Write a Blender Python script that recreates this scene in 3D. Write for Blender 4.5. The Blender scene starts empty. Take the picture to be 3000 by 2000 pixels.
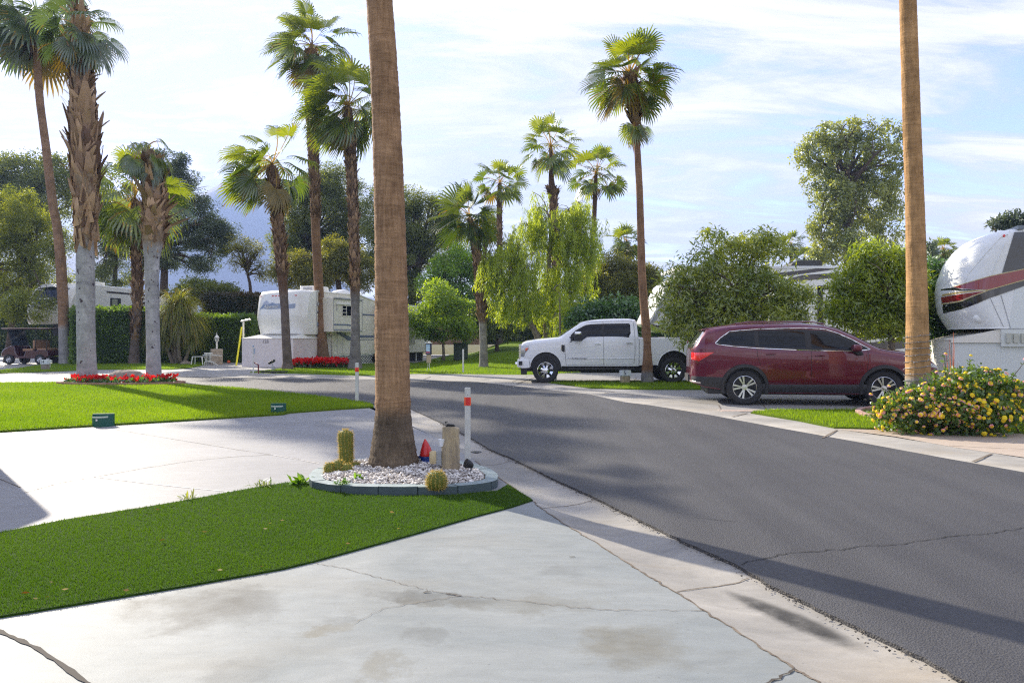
import bpy, math, random
import numpy as np
from mathutils import Vector, Matrix

S = bpy.context.scene
COL = S.collection
R = math.radians
F = 2150.0      # focal length in pixels of the 3000 px wide photograph
CZ = 1.40       # camera height
HY = 990.0      # horizon row

# ------------------------------------------------------------------ camera
cam = bpy.data.cameras.new("camera")
cam.sensor_width = 36.0
cam.lens = F / 3000 * 36.0
cam.shift_y = -10 / 3000
cam.clip_start = 0.05
cam.clip_end = 20000
co = bpy.data.objects.new("camera", cam)
co.location = (0, 0, CZ)
co.rotation_euler = (R(90), 0, 0)
COL.objects.link(co)
S.camera = co

# ------------------------------------------------------------------ light
SUN_EL, SUN_AZ = 28.5, -41.8      # azimuth from +Y, negative = left
sd = Vector((math.sin(R(SUN_AZ)) * math.cos(R(SUN_EL)), math.cos(R(SUN_AZ)) * math.cos(R(SUN_EL)), math.sin(R(SUN_EL))))
sl = bpy.data.lights.new("sun", 'SUN')
sl.energy = 5.0
sl.angle = R(0.6)
sl.color = (1.0, 0.91, 0.77)
so = bpy.data.objects.new("sun", sl)
so.rotation_euler = (-sd).to_track_quat('-Z', 'Y').to_euler()
so.location = (-20, 25, 30)
COL.objects.link(so)

W = bpy.data.worlds.new("World")
S.world = W
W.use_nodes = True
nt = W.node_tree
nt.nodes.clear()
def N(nt, typ, **kw):
    n = nt.nodes.new(typ)
    for k, v in kw.items():
        if k.startswith('i_'):
            key = k[2:]
            key = int(key) if key.isdigit() else key.replace('_', ' ')
            n.inputs[key].default_value = v
        else:
            setattr(n, k, v)
    return n
def L(nt, a, b): nt.links.new(a, b)
sky = N(nt, 'ShaderNodeTexSky', sky_type='NISHITA', sun_disc=False)
sky.sun_elevation = R(SUN_EL)
sky.sun_rotation = R(SUN_AZ)
sky.altitude = 100
sky.air_density = 1.0
sky.dust_density = 0.35
sky.ozone_density = 2.0
tc = N(nt, 'ShaderNodeTexCoord')
sep = N(nt, 'ShaderNodeSeparateXYZ'); L(nt, tc.outputs['Generated'], sep.inputs[0])
def M(nt, op, a, b=None, c=None, clamp=False):
    n = nt.nodes.new('ShaderNodeMath'); n.operation = op; n.use_clamp = clamp
    for i, v in enumerate((a, b, c)):
        if v is None: continue
        if isinstance(v, (int, float)): n.inputs[i].default_value = v
        else: nt.links.new(v, n.inputs[i])
    return n.outputs[0]
zc = M(nt, 'MAXIMUM', sep.outputs[2], 0.0)
den = M(nt, 'ADD', zc, 0.22)
px_ = M(nt, 'DIVIDE', sep.outputs[0], den)
py_ = M(nt, 'DIVIDE', sep.outputs[1], den)
cmb = N(nt, 'ShaderNodeCombineXYZ'); L(nt, px_, cmb.inputs[0]); L(nt, py_, cmb.inputs[1])
mp = N(nt, 'ShaderNodeMapping'); mp.inputs['Rotation'].default_value = (0, 0, R(-22)); mp.inputs['Scale'].default_value = (0.6, 1.7, 1)
mp.inputs['Location'].default_value = (1.3, 0.45, 0)
L(nt, cmb.outputs[0], mp.inputs[0])
n1 = N(nt, 'ShaderNodeTexNoise', i_Scale=2.1, i_Detail=14.0, i_Roughness=0.66, i_Distortion=0.6); L(nt, mp.outputs[0], n1.inputs['Vector'])
n2 = N(nt, 'ShaderNodeTexNoise', i_Scale=0.8, i_Detail=4.0, i_Roughness=0.5); L(nt, cmb.outputs[0], n2.inputs['Vector'])
# angle to the sun: clouds in front of it are thicker and much brighter
dot = N(nt, 'ShaderNodeVectorMath', operation='DOT_PRODUCT'); L(nt, tc.outputs['Generated'], dot.inputs[0])
gdir = Vector((math.sin(R(-14)) * math.cos(R(17)), math.cos(R(-14)) * math.cos(R(17)), math.sin(R(17))))
dot.inputs[1].default_value = gdir
glow = M(nt, 'POWER', M(nt, 'MAXIMUM', dot.outputs['Value'], 0.0), 9.0)
cv = M(nt, 'ADD', M(nt, 'MULTIPLY', n1.outputs['Fac'], 1.05), M(nt, 'MULTIPLY', n2.outputs['Fac'], 0.35))
cv = M(nt, 'ADD', cv, M(nt, 'MULTIPLY', glow, 0.05))
hz = M(nt, 'SUBTRACT', 1.0, M(nt, 'MULTIPLY', zc, 3.2), clamp=True)   # more cloud low down
cv = M(nt, 'ADD', cv, M(nt, 'MULTIPLY', hz, 0.07))
rmp = N(nt, 'ShaderNodeMapRange', interpolation_type='SMOOTHSTEP'); L(nt, cv, rmp.inputs[0])
rmp.inputs['From Min'].default_value = 0.56; rmp.inputs['From Max'].default_value = 0.78
bg1 = N(nt, 'ShaderNodeBackground', i_Strength=0.15); L(nt, sky.outputs[0], bg1.inputs[0])
sat = N(nt, 'ShaderNodeMixRGB', blend_type='MULTIPLY', i_Fac=1.0); L(nt, sky.outputs[0], sat.inputs[1]); sat.inputs[2].default_value = (1.05, 0.90, 1.10, 1)
L(nt, sat.outputs[0], bg1.inputs[0])
bg2 = N(nt, 'ShaderNodeBackground'); bg2.inputs[0].default_value = (0.97, 0.965, 1.0, 1)
L(nt, M(nt, 'ADD', M(nt, 'SUBTRACT', M(nt, 'MULTIPLY', n1.outputs['Fac'], 1.15), 0.14), M(nt, 'MULTIPLY', glow, 0.045)), bg2.inputs[1])
mx = N(nt, 'ShaderNodeMixShader'); L(nt, rmp.outputs[0], mx.inputs[0]); L(nt, bg1.outputs[0], mx.inputs[1]); L(nt, bg2.outputs[0], mx.inputs[2])
wo = N(nt, 'ShaderNodeOutputWorld'); L(nt, mx.outputs[0], wo.inputs[0])

S.view_settings.view_transform = 'Standard'
S.view_settings.look = 'None'
S.view_settings.exposure = 1.2
S.view_settings.gamma = 1.0
S.cycles.use_denoising = False
S.cycles.filter_width = 1.2
S.cycles.sample_clamp_indirect = 4.0
S.cycles.max_bounces = 6
S.cycles.transparent_max_bounces = 6
S.cycles.volume_bounces = 0

# ------------------------------------------------------------------ projection helpers (photo pixel + depth -> place)
def g(px, py, z=0.0):
    Y = F * (CZ - z) / (py - HY)
    return ((px - 1500) * Y / F, Y, z)
def P(px, py, Y):
    return Vector(((px - 1500) * Y / F, Y, CZ - (py - HY) * Y / F))

# ------------------------------------------------------------------ mesh builder
class MB:
    def __init__(s): s.v, s.f, s.m, s.cur = [], [], [], 0
    def mat(s, i): s.cur = i; return s
    def add(s, vs, fs):
        o = len(s.v)
        s.v += [tuple(p) for p in vs]
        for f in fs:
            s.f.append(tuple(i + o for i in f)); s.m.append(s.cur)
        return s
    def box(s, a, b, T=None):
        x0, y0, z0 = a; x1, y1, z1 = b
        vs = [Vector(p) for p in ((x0,y0,z0),(x1,y0,z0),(x1,y1,z0),(x0,y1,z0),(x0,y0,z1),(x1,y0,z1),(x1,y1,z1),(x0,y1,z1))]
        if T is not None: vs = [T @ p for p in vs]
        return s.add(vs, ((0,3,2,1),(4,5,6,7),(0,1,5,4),(1,2,6,5),(2,3,7,6),(3,0,4,7)))
    def tube(s, pts, r, n=8, cap=True, flat=1.0):
        pts = [Vector(p) for p in pts]
        rs = r if hasattr(r, '__len__') else [r] * len(pts)
        vs = []
        up = Vector((0, 0, 1))
        ref = None
        for i, p in enumerate(pts):
            t = (pts[min(i+1, len(pts)-1)] - pts[max(i-1, 0)])
            if t.length < 1e-9: t = up.copy()
            t.normalize()
            if ref is None:
                ref = t.cross(Vector((0, 1, 0)) if abs(t.y) < 0.9 else Vector((1, 0, 0))).normalized()
            a = (ref - t * ref.dot(t)).normalized(); ref = a
            b = t.cross(a)
            for k in range(n):
                th = 2 * math.pi * k / n
                vs.append(p + (a * math.cos(th) + b * math.sin(th) * flat) * rs[i])
        fs = []
        for i in range(len(pts) - 1):
            for k in range(n):
                k2 = (k + 1) % n
                fs.append((i*n+k, i*n+k2, (i+1)*n+k2, (i+1)*n+k))
        if cap:
            fs.append(tuple(range(n-1, -1, -1))); fs.append(tuple((len(pts)-1)*n + k for k in range(n)))
        return s.add(vs, fs)
    def lathe(s, prof, n=16, T=None, cap=True):
        vs = []
        for r, z in prof:
            for k in range(n):
                th = 2 * math.pi * k / n
                p = Vector((r * math.cos(th), r * math.sin(th), z))
                vs.append(T @ p if T is not None else p)
        fs = []
        for i in range(len(prof) - 1):
            for k in range(n):
                k2 = (k + 1) % n
                fs.append((i*n+k, i*n+k2, (i+1)*n+k2, (i+1)*n+k))
        if cap:
            if prof[0][0] > 1e-6: fs.append(tuple(range(n-1, -1, -1)))
            if prof[-1][0] > 1e-6: fs.append(tuple((len(prof)-1)*n + k for k in range(n)))
        return s.add(vs, fs)
    def prism(s, poly, y0, y1, T=None):
        """polygon in x,z extruded along y"""
        n = len(poly)
        vs = [Vector((x, y0, z)) for x, z in poly] + [Vector((x, y1, z)) for x, z in poly]
        if T is not None: vs = [T @ p for p in vs]
        fs = [tuple(range(n)), tuple(range(2*n-1, n-1, -1))]
        for i in range(n):
            j = (i + 1) % n
            fs.append((i, i+n, j+n, j))
        return s.add(vs, fs)
    def slab(s, poly, z0, z1):
        """polygon in x,y extruded up; top face + sides"""
        n = len(poly)
        vs = [(x, y, z0) for x, y in poly] + [(x, y, z1) for x, y in poly]
        fs = [tuple(n + i for i in range(n))]
        for i in range(n):
            j = (i + 1) % n
            fs.append((i, j, j+n, i+n))
        return s.add(vs, fs)
    def build_each(s, name, mats, parent=None, **k):
        """one object per loose piece"""
        par = list(range(len(s.v)))
        def fnd(i):
            while par[i] != i: par[i] = par[par[i]]; i = par[i]
            return i
        for f in s.f:
            for i in f[1:]: par[fnd(i)] = fnd(f[0])
        groups = {}
        for f, m in zip(s.f, s.m): groups.setdefault(fnd(f[0]), []).append((f, m))
        out = []
        for gk in groups.values():
            ids = sorted({i for f, _ in gk for i in f}); mp_ = {i: n for n, i in enumerate(ids)}
            q = MB(); q.v = [s.v[i] for i in ids]; q.f = [tuple(mp_[i] for i in f) for f, _ in gk]; q.m = [m for _, m in gk]
            out.append(q.build(name, mats, parent, **k))
        return out
    def build(s, name, mats, parent=None, smooth=None, bevel=0, bseg=2, loc=None):
        me = bpy.data.meshes.new(name)
        me.from_pydata(s.v, [], s.f)
        if not isinstance(mats, (list, tuple)): mats = [mats]
        for m in mats: me.materials.append(m)
        if len(mats) > 1: me.polygons.foreach_set('material_index', s.m)
        if smooth is not None:
            me.polygons.foreach_set('use_smooth', [True] * len(me.polygons))
            if smooth < 180:
                try: me.set_sharp_from_angle(angle=R(smooth))
                except Exception: pass
        me.update()
        o = bpy.data.objects.new(name, me)
        COL.objects.link(o)
        if parent is not None: o.parent = parent
        if loc is not None: o.location = loc
        if bevel:
            b = o.modifiers.new('bevel', 'BEVEL'); b.width = bevel; b.segments = bseg; b.limit_method = 'ANGLE'; b.angle_limit = R(35)
            b.harden_normals = False
        return o

def tag(o, label=None, cat=None, group=None, kind=None):
    if label: o['label'] = label
    if cat: o['category'] = cat
    if group: o['group'] = group
    if kind: o['kind'] = kind
    return o
def thing(name, label, cat, loc=(0, 0, 0), rz=0.0, group=None):
    o = bpy.data.objects.new(name, None)
    o.empty_display_size = 0.3
    o.location = loc; o.rotation_euler = (0, 0, rz)
    COL.objects.link(o)
    return tag(o, label, cat, group)

def npmesh(name, V, Fc, mats, parent=None, rnd=None, mi=None, smooth=False, k=4):
    """V (n,3), Fc (m,k) ints -> object; rnd = float per face in attribute 'rnd'"""
    V = np.asarray(V, dtype=np.float32); Fc = np.asarray(Fc, dtype=np.int32)
    me = bpy.data.meshes.new(name)
    me.vertices.add(len(V)); me.vertices.foreach_set('co', V.ravel())
    m, k = Fc.shape
    me.loops.add(m * k); me.loops.foreach_set('vertex_index', Fc.ravel())
    me.polygons.add(m); me.polygons.foreach_set('loop_start', np.arange(m, dtype=np.int32) * k)
    try: me.polygons.foreach_set('loop_total', np.full(m, k, dtype=np.int32))
    except Exception: pass
    if not isinstance(mats, (list, tuple)): mats = [mats]
    for a in mats: me.materials.append(a)
    if mi is not None: me.polygons.foreach_set('material_index', np.asarray(mi, dtype=np.int32))
    if smooth: me.polygons.foreach_set('use_smooth', np.ones(m, dtype=bool))
    me.update(calc_edges=True)
    if rnd is not None:
        at = me.attributes.new('rnd', 'FLOAT', 'FACE'); at.data.foreach_set('value', np.asarray(rnd, dtype=np.float32))
    me.validate()
    o = bpy.data.objects.new(name, me); COL.objects.link(o)
    if parent is not None: o.parent = parent
    return o

# ------------------------------------------------------------------ materials
def newmat(name):
    m = bpy.data.materials.new(name); m.use_nodes = True
    t = m.node_tree; b = t.nodes['Principled BSDF']
    return m, t, b
def c4(c): return (c[0], c[1], c[2], 1.0)
def mat(name, col, rough=0.6, metal=0.0, spec=0.5, col2=None, ns=3.0, nd=6.0, stretch=(1, 1, 1), bump=0.0, bs=30.0, bd=0.01, coat=0.0, lo=0.35, hi=0.65, rot=(0, 0, 0), coord='Object', trans=0.0, emit=None):
    m, t, b = newmat(name)
    b.inputs['Base Color'].default_value = c4(col)
    b.inputs['Roughness'].default_value = rough
    b.inputs['Metallic'].default_value = metal
    b.inputs['Specular IOR Level'].default_value = spec
    if coat: b.inputs['Coat Weight'].default_value = coat; b.inputs['Coat Roughness'].default_value = 0.03
    if trans: b.inputs['Transmission Weight'].default_value = trans
    if emit: b.inputs['Emission Color'].default_value = c4(emit[0]); b.inputs['Emission Strength'].default_value = emit[1]
    tcn = N(t, 'ShaderNodeTexCoord'); mpn = N(t, 'ShaderNodeMapping'); mpn.inputs['Scale'].default_value = stretch; mpn.inputs['Rotation'].default_value = rot
    L(t, tcn.outputs[coord], mpn.inputs[0])
    if col2 is not None:
        n = N(t, 'ShaderNodeTexNoise', i_Scale=ns, i_Detail=nd, i_Roughness=0.6); L(t, mpn.outputs[0], n.inputs['Vector'])
        r = N(t, 'ShaderNodeMapRange'); L(t, n.outputs['Fac'], r.inputs[0]); r.inputs['From Min'].default_value = lo; r.inputs['From Max'].default_value = hi
        x = N(t, 'ShaderNodeMixRGB'); L(t, r.outputs[0], x.inputs[0]); x.inputs[1].default_value = c4(col); x.inputs[2].default_value = c4(col2)
        L(t, x.outputs[0], b.inputs['Base Color'])
    if bump:
        n = N(t, 'ShaderNodeTexNoise', i_Scale=bs, i_Detail=5.0, i_Roughness=0.65); L(t, mpn.outputs[0], n.inputs['Vector'])
        bp = N(t, 'ShaderNodeBump', i_Strength=bump, i_Distance=bd); L(t, n.outputs['Fac'], bp.inputs['Height']); L(t, bp.outputs[0], b.inputs['Normal'])
    return m

def leafmat(name, dark, light, tr=0.45, gloss=0.06, rough=0.45, tcol=None):
    """leaf: diffuse + translucent + a little gloss; colour varies per leaf through attribute rnd"""
    m = bpy.data.materials.new(name); m.use_nodes = True; t = m.node_tree; t.nodes.clear()
    at = N(t, 'ShaderNodeAttribute', attribute_name='rnd')
    x = N(t, 'ShaderNodeMixRGB'); L(t, at.outputs['Fac'], x.inputs[0]); x.inputs[1].default_value = c4(dark); x.inputs[2].default_value = c4(light)
    d = N(t, 'ShaderNodeBsdfDiffuse'); L(t, x.outputs[0], d.inputs[0])
    tl = N(t, 'ShaderNodeBsdfTranslucent')
    hs = N(t, 'ShaderNodeMixRGB', blend_type='MULTIPLY', i_Fac=1.0); L(t, x.outputs[0], hs.inputs[1]); hs.inputs[2].default_value = c4(tcol or (1.9, 1.7, 0.5))
    L(t, hs.outputs[0], tl.inputs[0])
    s1 = N(t, 'ShaderNodeMixShader', i_0=tr); L(t, d.outputs[0], s1.inputs[1]); L(t, tl.outputs[0], s1.inputs[2])
    gl = N(t, 'ShaderNodeBsdfGlossy', i_Roughness=rough); gl.inputs[0].default_value = (0.9, 0.95, 1, 1)
    s2 = N(t, 'ShaderNodeMixShader', i_0=gloss); L(t, s1.outputs[0], s2.inputs[1]); L(t, gl.outputs[0], s2.inputs[2])
    o = N(t, 'ShaderNodeOutputMaterial'); L(t, s2.outputs[0], o.inputs[0])
    return m

white_paint = mat('white_paint', (0.78, 0.78, 0.76), 0.35, coat=0.3, col2=(0.68, 0.68, 0.66), ns=6)
white_plastic = mat('white_plastic', (0.72, 0.74, 0.70), 0.4, col2=(0.62, 0.63, 0.58), ns=4)
black_plastic = mat('black_plastic', (0.012, 0.012, 0.014), 0.45)
dark_rubber = mat('dark_rubber', (0.014, 0.014, 0.015), 0.75, bump=0.2, bs=60, col2=(0.03, 0.03, 0.03))
chrome = mat('chrome', (0.85, 0.86, 0.88), 0.08, metal=1.0)
alloy = mat('alloy', (0.62, 0.63, 0.65), 0.22, metal=0.9)
glass_dark = mat('glass_dark', (0.006, 0.009, 0.014), 0.03, spec=0.35)
red_lens = mat('red_lens', (0.75, 0.01, 0.008), 0.12, coat=1.0, spec=0.8)
orange_lens = mat('orange_lens', (0.85, 0.12, 0.01), 0.15, coat=1.0)
metal_dark = mat('metal_dark', (0.05, 0.05, 0.05), 0.4, metal=0.7)
# ================================================================== GROUND
random.seed(4); rng = np.random.default_rng(4)
def gp(pts): return [g(x, y)[:2] for x, y in pts]

# concrete material: bluish coated slab, blotched with oil and tan dirt
def concrete(name, a, b, tan, dirt_spots=(), rough=0.62, grain=0.10, tan_amt=0.5, warp=0.7):
    m, t, bs = newmat(name)
    tcn = N(t, 'ShaderNodeTexCoord')
    pos = tcn.outputs['Object']
    n1 = N(t, 'ShaderNodeTexNoise', i_Scale=0.7, i_Detail=7.0, i_Roughness=0.62, i_Distortion=0.8); L(t, pos, n1.inputs['Vector'])
    r1 = N(t, 'ShaderNodeMapRange'); L(t, n1.outputs['Fac'], r1.inputs[0]); r1.inputs['From Min'].default_value = 0.35; r1.inputs['From Max'].default_value = 0.66
    x = N(t, 'ShaderNodeMixRGB'); L(t, r1.outputs[0], x.inputs[0]); x.inputs[1].default_value = c4(a); x.inputs[2].default_value = c4(b)
    mpn = N(t, 'ShaderNodeMapping'); mpn.inputs['Rotation'].default_value = (0, 0, 0.35); mpn.inputs['Scale'].default_value = (0.6, 1.7, 1); mpn.inputs['Location'].default_value = (3.1, 7.7, 0); L(t, pos, mpn.inputs[0])
    n2 = N(t, 'ShaderNodeTexNoise', i_Scale=1.1, i_Detail=8.0, i_Roughness=0.55, i_Distortion=0.5); L(t, mpn.outputs[0], n2.inputs['Vector'])
    r2 = N(t, 'ShaderNodeMapRange'); L(t, n2.outputs['Fac'], r2.inputs[0]); r2.inputs['From Min'].default_value = 0.52; r2.inputs['From Max'].default_value = 0.74; r2.inputs['To Max'].default_value = tan_amt
    x2 = N(t, 'ShaderNodeMixRGB'); L(t, r2.outputs[0], x2.inputs[0]); L(t, x.outputs[0], x2.inputs[1]); x2.inputs[2].default_value = c4(tan)
    cur = x2.outputs[0]
    sepn = N(t, 'ShaderNodeSeparateXYZ'); 
    # warp position so stains have ragged outlines
    nw = N(t, 'ShaderNodeTexNoise', i_Scale=2.6, i_Detail=6.0, i_Roughness=0.7); L(t, pos, nw.inputs['Vector'])
    wv = N(t, 'ShaderNodeVectorMath', operation='MULTIPLY_ADD'); L(t, nw.outputs['Color'], wv.inputs[0]); wv.inputs[1].default_value = (warp, warp, 0); L(t, pos, wv.inputs[2])
    L(t, wv.outputs[0], sepn.inputs[0])
    for (sx, sy, rx, ry, an, c, amt) in dirt_spots:
        dx = M(t, 'SUBTRACT', sepn.outputs[0], sx + warp/2); dy = M(t, 'SUBTRACT', sepn.outputs[1], sy + warp/2)
        ca, sa = math.cos(an), math.sin(an)
        u = M(t, 'DIVIDE', M(t, 'ADD', M(t, 'MULTIPLY', dx, ca), M(t, 'MULTIPLY', dy, sa)), rx)
        v = M(t, 'DIVIDE', M(t, 'SUBTRACT', M(t, 'MULTIPLY', dy, ca), M(t, 'MULTIPLY', dx, sa)), ry)
        d2 = M(t, 'ADD', M(t, 'MULTIPLY', u, u), M(t, 'MULTIPLY', v, v))
        k = N(t, 'ShaderNodeMapRange', interpolation_type='SMOOTHSTEP'); L(t, d2, k.inputs[0]); k.inputs['From Min'].default_value = 1.5; k.inputs['From Max'].default_value = 0.1
        k.inputs['To Min'].default_value = 0.0; k.inputs['To Max'].default_value = amt
        kk = M(t, 'MULTIPLY', k.outputs[0], M(t, 'MULTIPLY', M(t, 'SUBTRACT', nw.outputs['Fac'], 0.18), 2.4), clamp=True)
        xx = N(t, 'ShaderNodeMixRGB', use_clamp=True); L(t, kk, xx.inputs[0]); L(t, cur, xx.inputs[1]); xx.inputs[2].default_value = c4(c); cur = xx.outputs[0]
    n3 = N(t, 'ShaderNodeTexNoise', i_Scale=120.0, i_Detail=6.0, i_Roughness=0.85); L(t, pos, n3.inputs['Vector'])
    r3 = N(t, 'ShaderNodeMapRange'); L(t, n3.outputs['Fac'], r3.inputs[0]); r3.inputs['To Min'].default_value = 1 - grain * 2; r3.inputs['To Max'].default_value = 1 + grain * 2
    n4 = N(t, 'ShaderNodeTexNoise', i_Scale=7.0, i_Detail=9.0, i_Roughness=0.75, i_Distortion=0.4); L(t, mpn.outputs[0], n4.inputs['Vector'])
    r4_ = N(t, 'ShaderNodeMapRange'); L(t, n4.outputs['Fac'], r4_.inputs[0]); r4_.inputs['From Min'].default_value = .3; r4_.inputs['From Max'].default_value = .7; r4_.inputs['To Min'].default_value = 0.86; r4_.inputs['To Max'].default_value = 1.12
    vs_ = N(t, 'ShaderNodeTexVoronoi', i_Scale=9.0); L(t, pos, vs_.inputs['Vector'])
    rs_ = N(t, 'ShaderNodeMapRange'); L(t, vs_.outputs['Distance'], rs_.inputs[0]); rs_.inputs['From Min'].default_value = .03; rs_.inputs['From Max'].default_value = .07; rs_.inputs['To Min'].default_value = 0.72; rs_.inputs['To Max'].default_value = 1.0
    cc_ = N(t, 'ShaderNodeVectorMath', operation='SCALE'); L(t, cur, cc_.inputs[0]); L(t, M(t, 'MULTIPLY', r4_.outputs[0], rs_.outputs[0]), cc_.inputs['Scale']); cur = cc_.outputs[0]
    x3 = N(t, 'ShaderNodeVectorMath', operation='SCALE'); L(t, cur, x3.inputs[0]); L(t, r3.outputs[0], x3.inputs['Scale'])
    L(t, x3.outputs[0], bs.inputs['Base Color'])
    bs.inputs['Roughness'].default_value = rough; bs.inputs['Specular IOR Level'].default_value = 0.35
    bp = N(t, 'ShaderNodeBump', i_Strength=0.25, i_Distance=0.004); L(t, n3.outputs['Fac'], bp.inputs['Height']); L(t, bp.outputs[0], bs.inputs['Normal'])
    return m

OIL = (0.075, 0.075, 0.068); TAN = (0.16, 0.15, 0.115)
def spot(px, py, wpx, hpx, an=0.0, c=OIL, amt=0.7):
    X, Y, _ = g(px, py)
    rx = wpx / 2 * Y / F; ry = abs(g(px, py - hpx / 2)[1] - g(px, py + hpx / 2)[1]) / 2
    return (X, Y, rx, ry, an, c, amt)
m_fore = concrete('driveway_concrete', (0.195, 0.215, 0.215), (0.275, 0.288, 0.278), (0.225, 0.215, 0.18),
    [spot(600, 1775, 430, 115, 0, OIL, 1.0), spot(1270, 1745, 420, 50, -0.15), spot(1500, 1770, 600, 40, -.1, TAN, .5), spot(945, 1850, 130, 40, 0, TAN, .8), spot(1000, 1820, 110, 40, 0, OIL, .35),
     spot(1245, 1862, 150, 60, 0, OIL, .4), spot(690, 1965, 190, 90, 0, OIL, .4), spot(1850, 1885, 330, 120, 0, TAN, .75), spot(1650, 1670, 160, 40, 0, OIL, .3), spot(1130, 1960, 150, 60, 0, TAN, .5), spot(60, 1900, 120, 90, 0, OIL, .3)])
m_drive = concrete('pale_concrete', (0.235, 0.234, 0.238), (0.29, 0.287, 0.288), (0.235, 0.22, 0.18), [spot(300, 1290, 300, 40, 0, OIL, .35), spot(1050, 1240, 250, 30, 0, OIL, .3)], tan_amt=0.22)
m_far = concrete('far_concrete', (0.28, 0.272, 0.258), (0.34, 0.33, 0.312), (0.285, 0.255, 0.215), [], tan_amt=0.4)
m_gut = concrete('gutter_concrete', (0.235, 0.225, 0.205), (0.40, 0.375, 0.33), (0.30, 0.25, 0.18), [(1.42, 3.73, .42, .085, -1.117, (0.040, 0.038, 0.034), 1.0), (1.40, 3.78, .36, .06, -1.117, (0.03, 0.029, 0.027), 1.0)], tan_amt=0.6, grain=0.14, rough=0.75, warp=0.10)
m_walk = concrete('walk_concrete', (0.42, 0.34, 0.27), (0.48, 0.40, 0.32), (0.38, 0.29, 0.20), [], tan_amt=0.4)
m_joint = mat('joint', (0.06, 0.05, 0.04), 0.9)
m_joint_tan = mat('joint_tan', (0.20, 0.16, 0.12), 0.9, col2=(0.09, 0.07, 0.05), ns=15)
m_joint_pale = mat('joint_pale', (0.72, 0.70, 0.66), 0.8)

# asphalt
m_asph, t, b = newmat('asphalt')
tcn = N(t, 'ShaderNodeTexCoord'); pos = tcn.outputs['Object']
ng = N(t, 'ShaderNodeTexNoise', i_Scale=55.0, i_Detail=4.0, i_Roughness=0.8); L(t, pos, ng.inputs['Vector'])
na = N(t, 'ShaderNodeTexNoise', i_Scale=0.35, i_Detail=6.0, i_Roughness=0.6); L(t, pos, na.inputs['Vector'])
mpn = N(t, 'ShaderNodeMapping'); mpn.inputs['Rotation'].default_value = (0, 0, R(22)); mpn.inputs['Scale'].default_value = (2.4, 0.16, 1); L(t, pos, mpn.inputs[0])
nb = N(t, 'ShaderNodeTexNoise', i_Scale=1.0, i_Detail=5.0, i_Roughness=0.55, i_Distortion=0.3); L(t, mpn.outputs[0], nb.inputs['Vector'])
nc = N(t, 'ShaderNodeTexNoise', i_Scale=230.0, i_Detail=2.0, i_Roughness=0.7); L(t, pos, nc.inputs['Vector'])
vc = N(t, 'ShaderNodeTexVoronoi', i_Scale=110.0); L(t, pos, vc.inputs['Vector'])
sm = M(t, 'ADD', M(t, 'MULTIPLY', na.outputs['Fac'], 0.5), M(t, 'MULTIPLY', nb.outputs['Fac'], 0.5))
rr = N(t, 'ShaderNodeMapRange'); L(t, sm, rr.inputs[0]); rr.inputs['From Min'].default_value = 0.3; rr.inputs['From Max'].default_value = 0.7
xa = N(t, 'ShaderNodeMixRGB'); L(t, rr.outputs[0], xa.inputs[0]); xa.inputs[1].default_value = (0.034, 0.033, 0.035, 1); xa.inputs[2].default_value = (0.077, 0.075, 0.074, 1)
gr = N(t, 'ShaderNodeMapRange'); L(t, M(t, 'ADD', M(t, 'MULTIPLY', nc.outputs['Fac'], .5), M(t, 'MULTIPLY', ng.outputs['Fac'], .5)), gr.inputs[0]); gr.inputs['From Min'].default_value = .25; gr.inputs['From Max'].default_value = .75; gr.inputs['To Min'].default_value = 0.45; gr.inputs['To Max'].default_value = 1.6
xs = N(t, 'ShaderNodeVectorMath', operation='SCALE'); L(t, xa.outputs[0], xs.inputs[0]); L(t, gr.outputs[0], xs.inputs['Scale']); L(t, xs.outputs[0], b.inputs['Base Color'])
bp = N(t, 'ShaderNodeBump', i_Strength=0.7, i_Distance=0.006); L(t, vc.outputs['Distance'], bp.inputs['Height']); L(t, bp.outputs[0], b.inputs['Normal'])
b.inputs['Roughness'].default_value = 0.62; b.inputs['Specular IOR Level'].default_value = 0.45
m_crack = mat('crack', (0.008, 0.008, 0.008), 0.9)

# grass base + blades
def grassbase(name, a, b_, c):
    m, t, b = newmat(name)
    tcn = N(t, 'ShaderNodeTexCoord'); pos = tcn.outputs['Object']
    n1 = N(t, 'ShaderNodeTexNoise', i_Scale=0.8, i_Detail=6.0, i_Roughness=0.65); L(t, pos, n1.inputs['Vector'])
    n2 = N(t, 'ShaderNodeTexNoise', i_Scale=55.0, i_Detail=3.0, i_Roughness=0.8); L(t, pos, n2.inputs['Vector'])
    r1 = N(t, 'ShaderNodeMapRange'); L(t, n1.outputs['Fac'], r1.inputs[0]); r1.inputs['From Min'].default_value = .35; r1.inputs['From Max'].default_value = .65
    x = N(t, 'ShaderNodeMixRGB'); L(t, r1.outputs[0], x.inputs[0]); x.inputs[1].default_value = c4(a); x.inputs[2].default_value = c4(b_)
    r2 = N(t, 'ShaderNodeMapRange'); L(t, n2.outputs['Fac'], r2.inputs[0]); r2.inputs['From Min'].default_value = .35; r2.inputs['From Max'].default_value = .7
    x2 = N(t, 'ShaderNodeMixRGB'); L(t, r2.outputs[0], x2.inputs[0]); L(t, x.outputs[0], x2.inputs[1]); x2.inputs[2].default_value = c4(c)
    L(t, x2.outputs[0], b.inputs['Base Color']); b.inputs['Roughness'].default_value = 0.9; b.inputs['Specular IOR Level'].default_value = 0.1
    bp = N(t, 'ShaderNodeBump', i_Strength=1.0, i_Distance=0.03); L(t, n2.outputs['Fac'], bp.inputs['Height']); L(t, bp.outputs[0], b.inputs['Normal'])
    return m
m_turf = grassbase('turf_base', (0.035, 0.085, 0.008), (0.05, 0.11, 0.010), (0.02, 0.05, 0.005))
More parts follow.
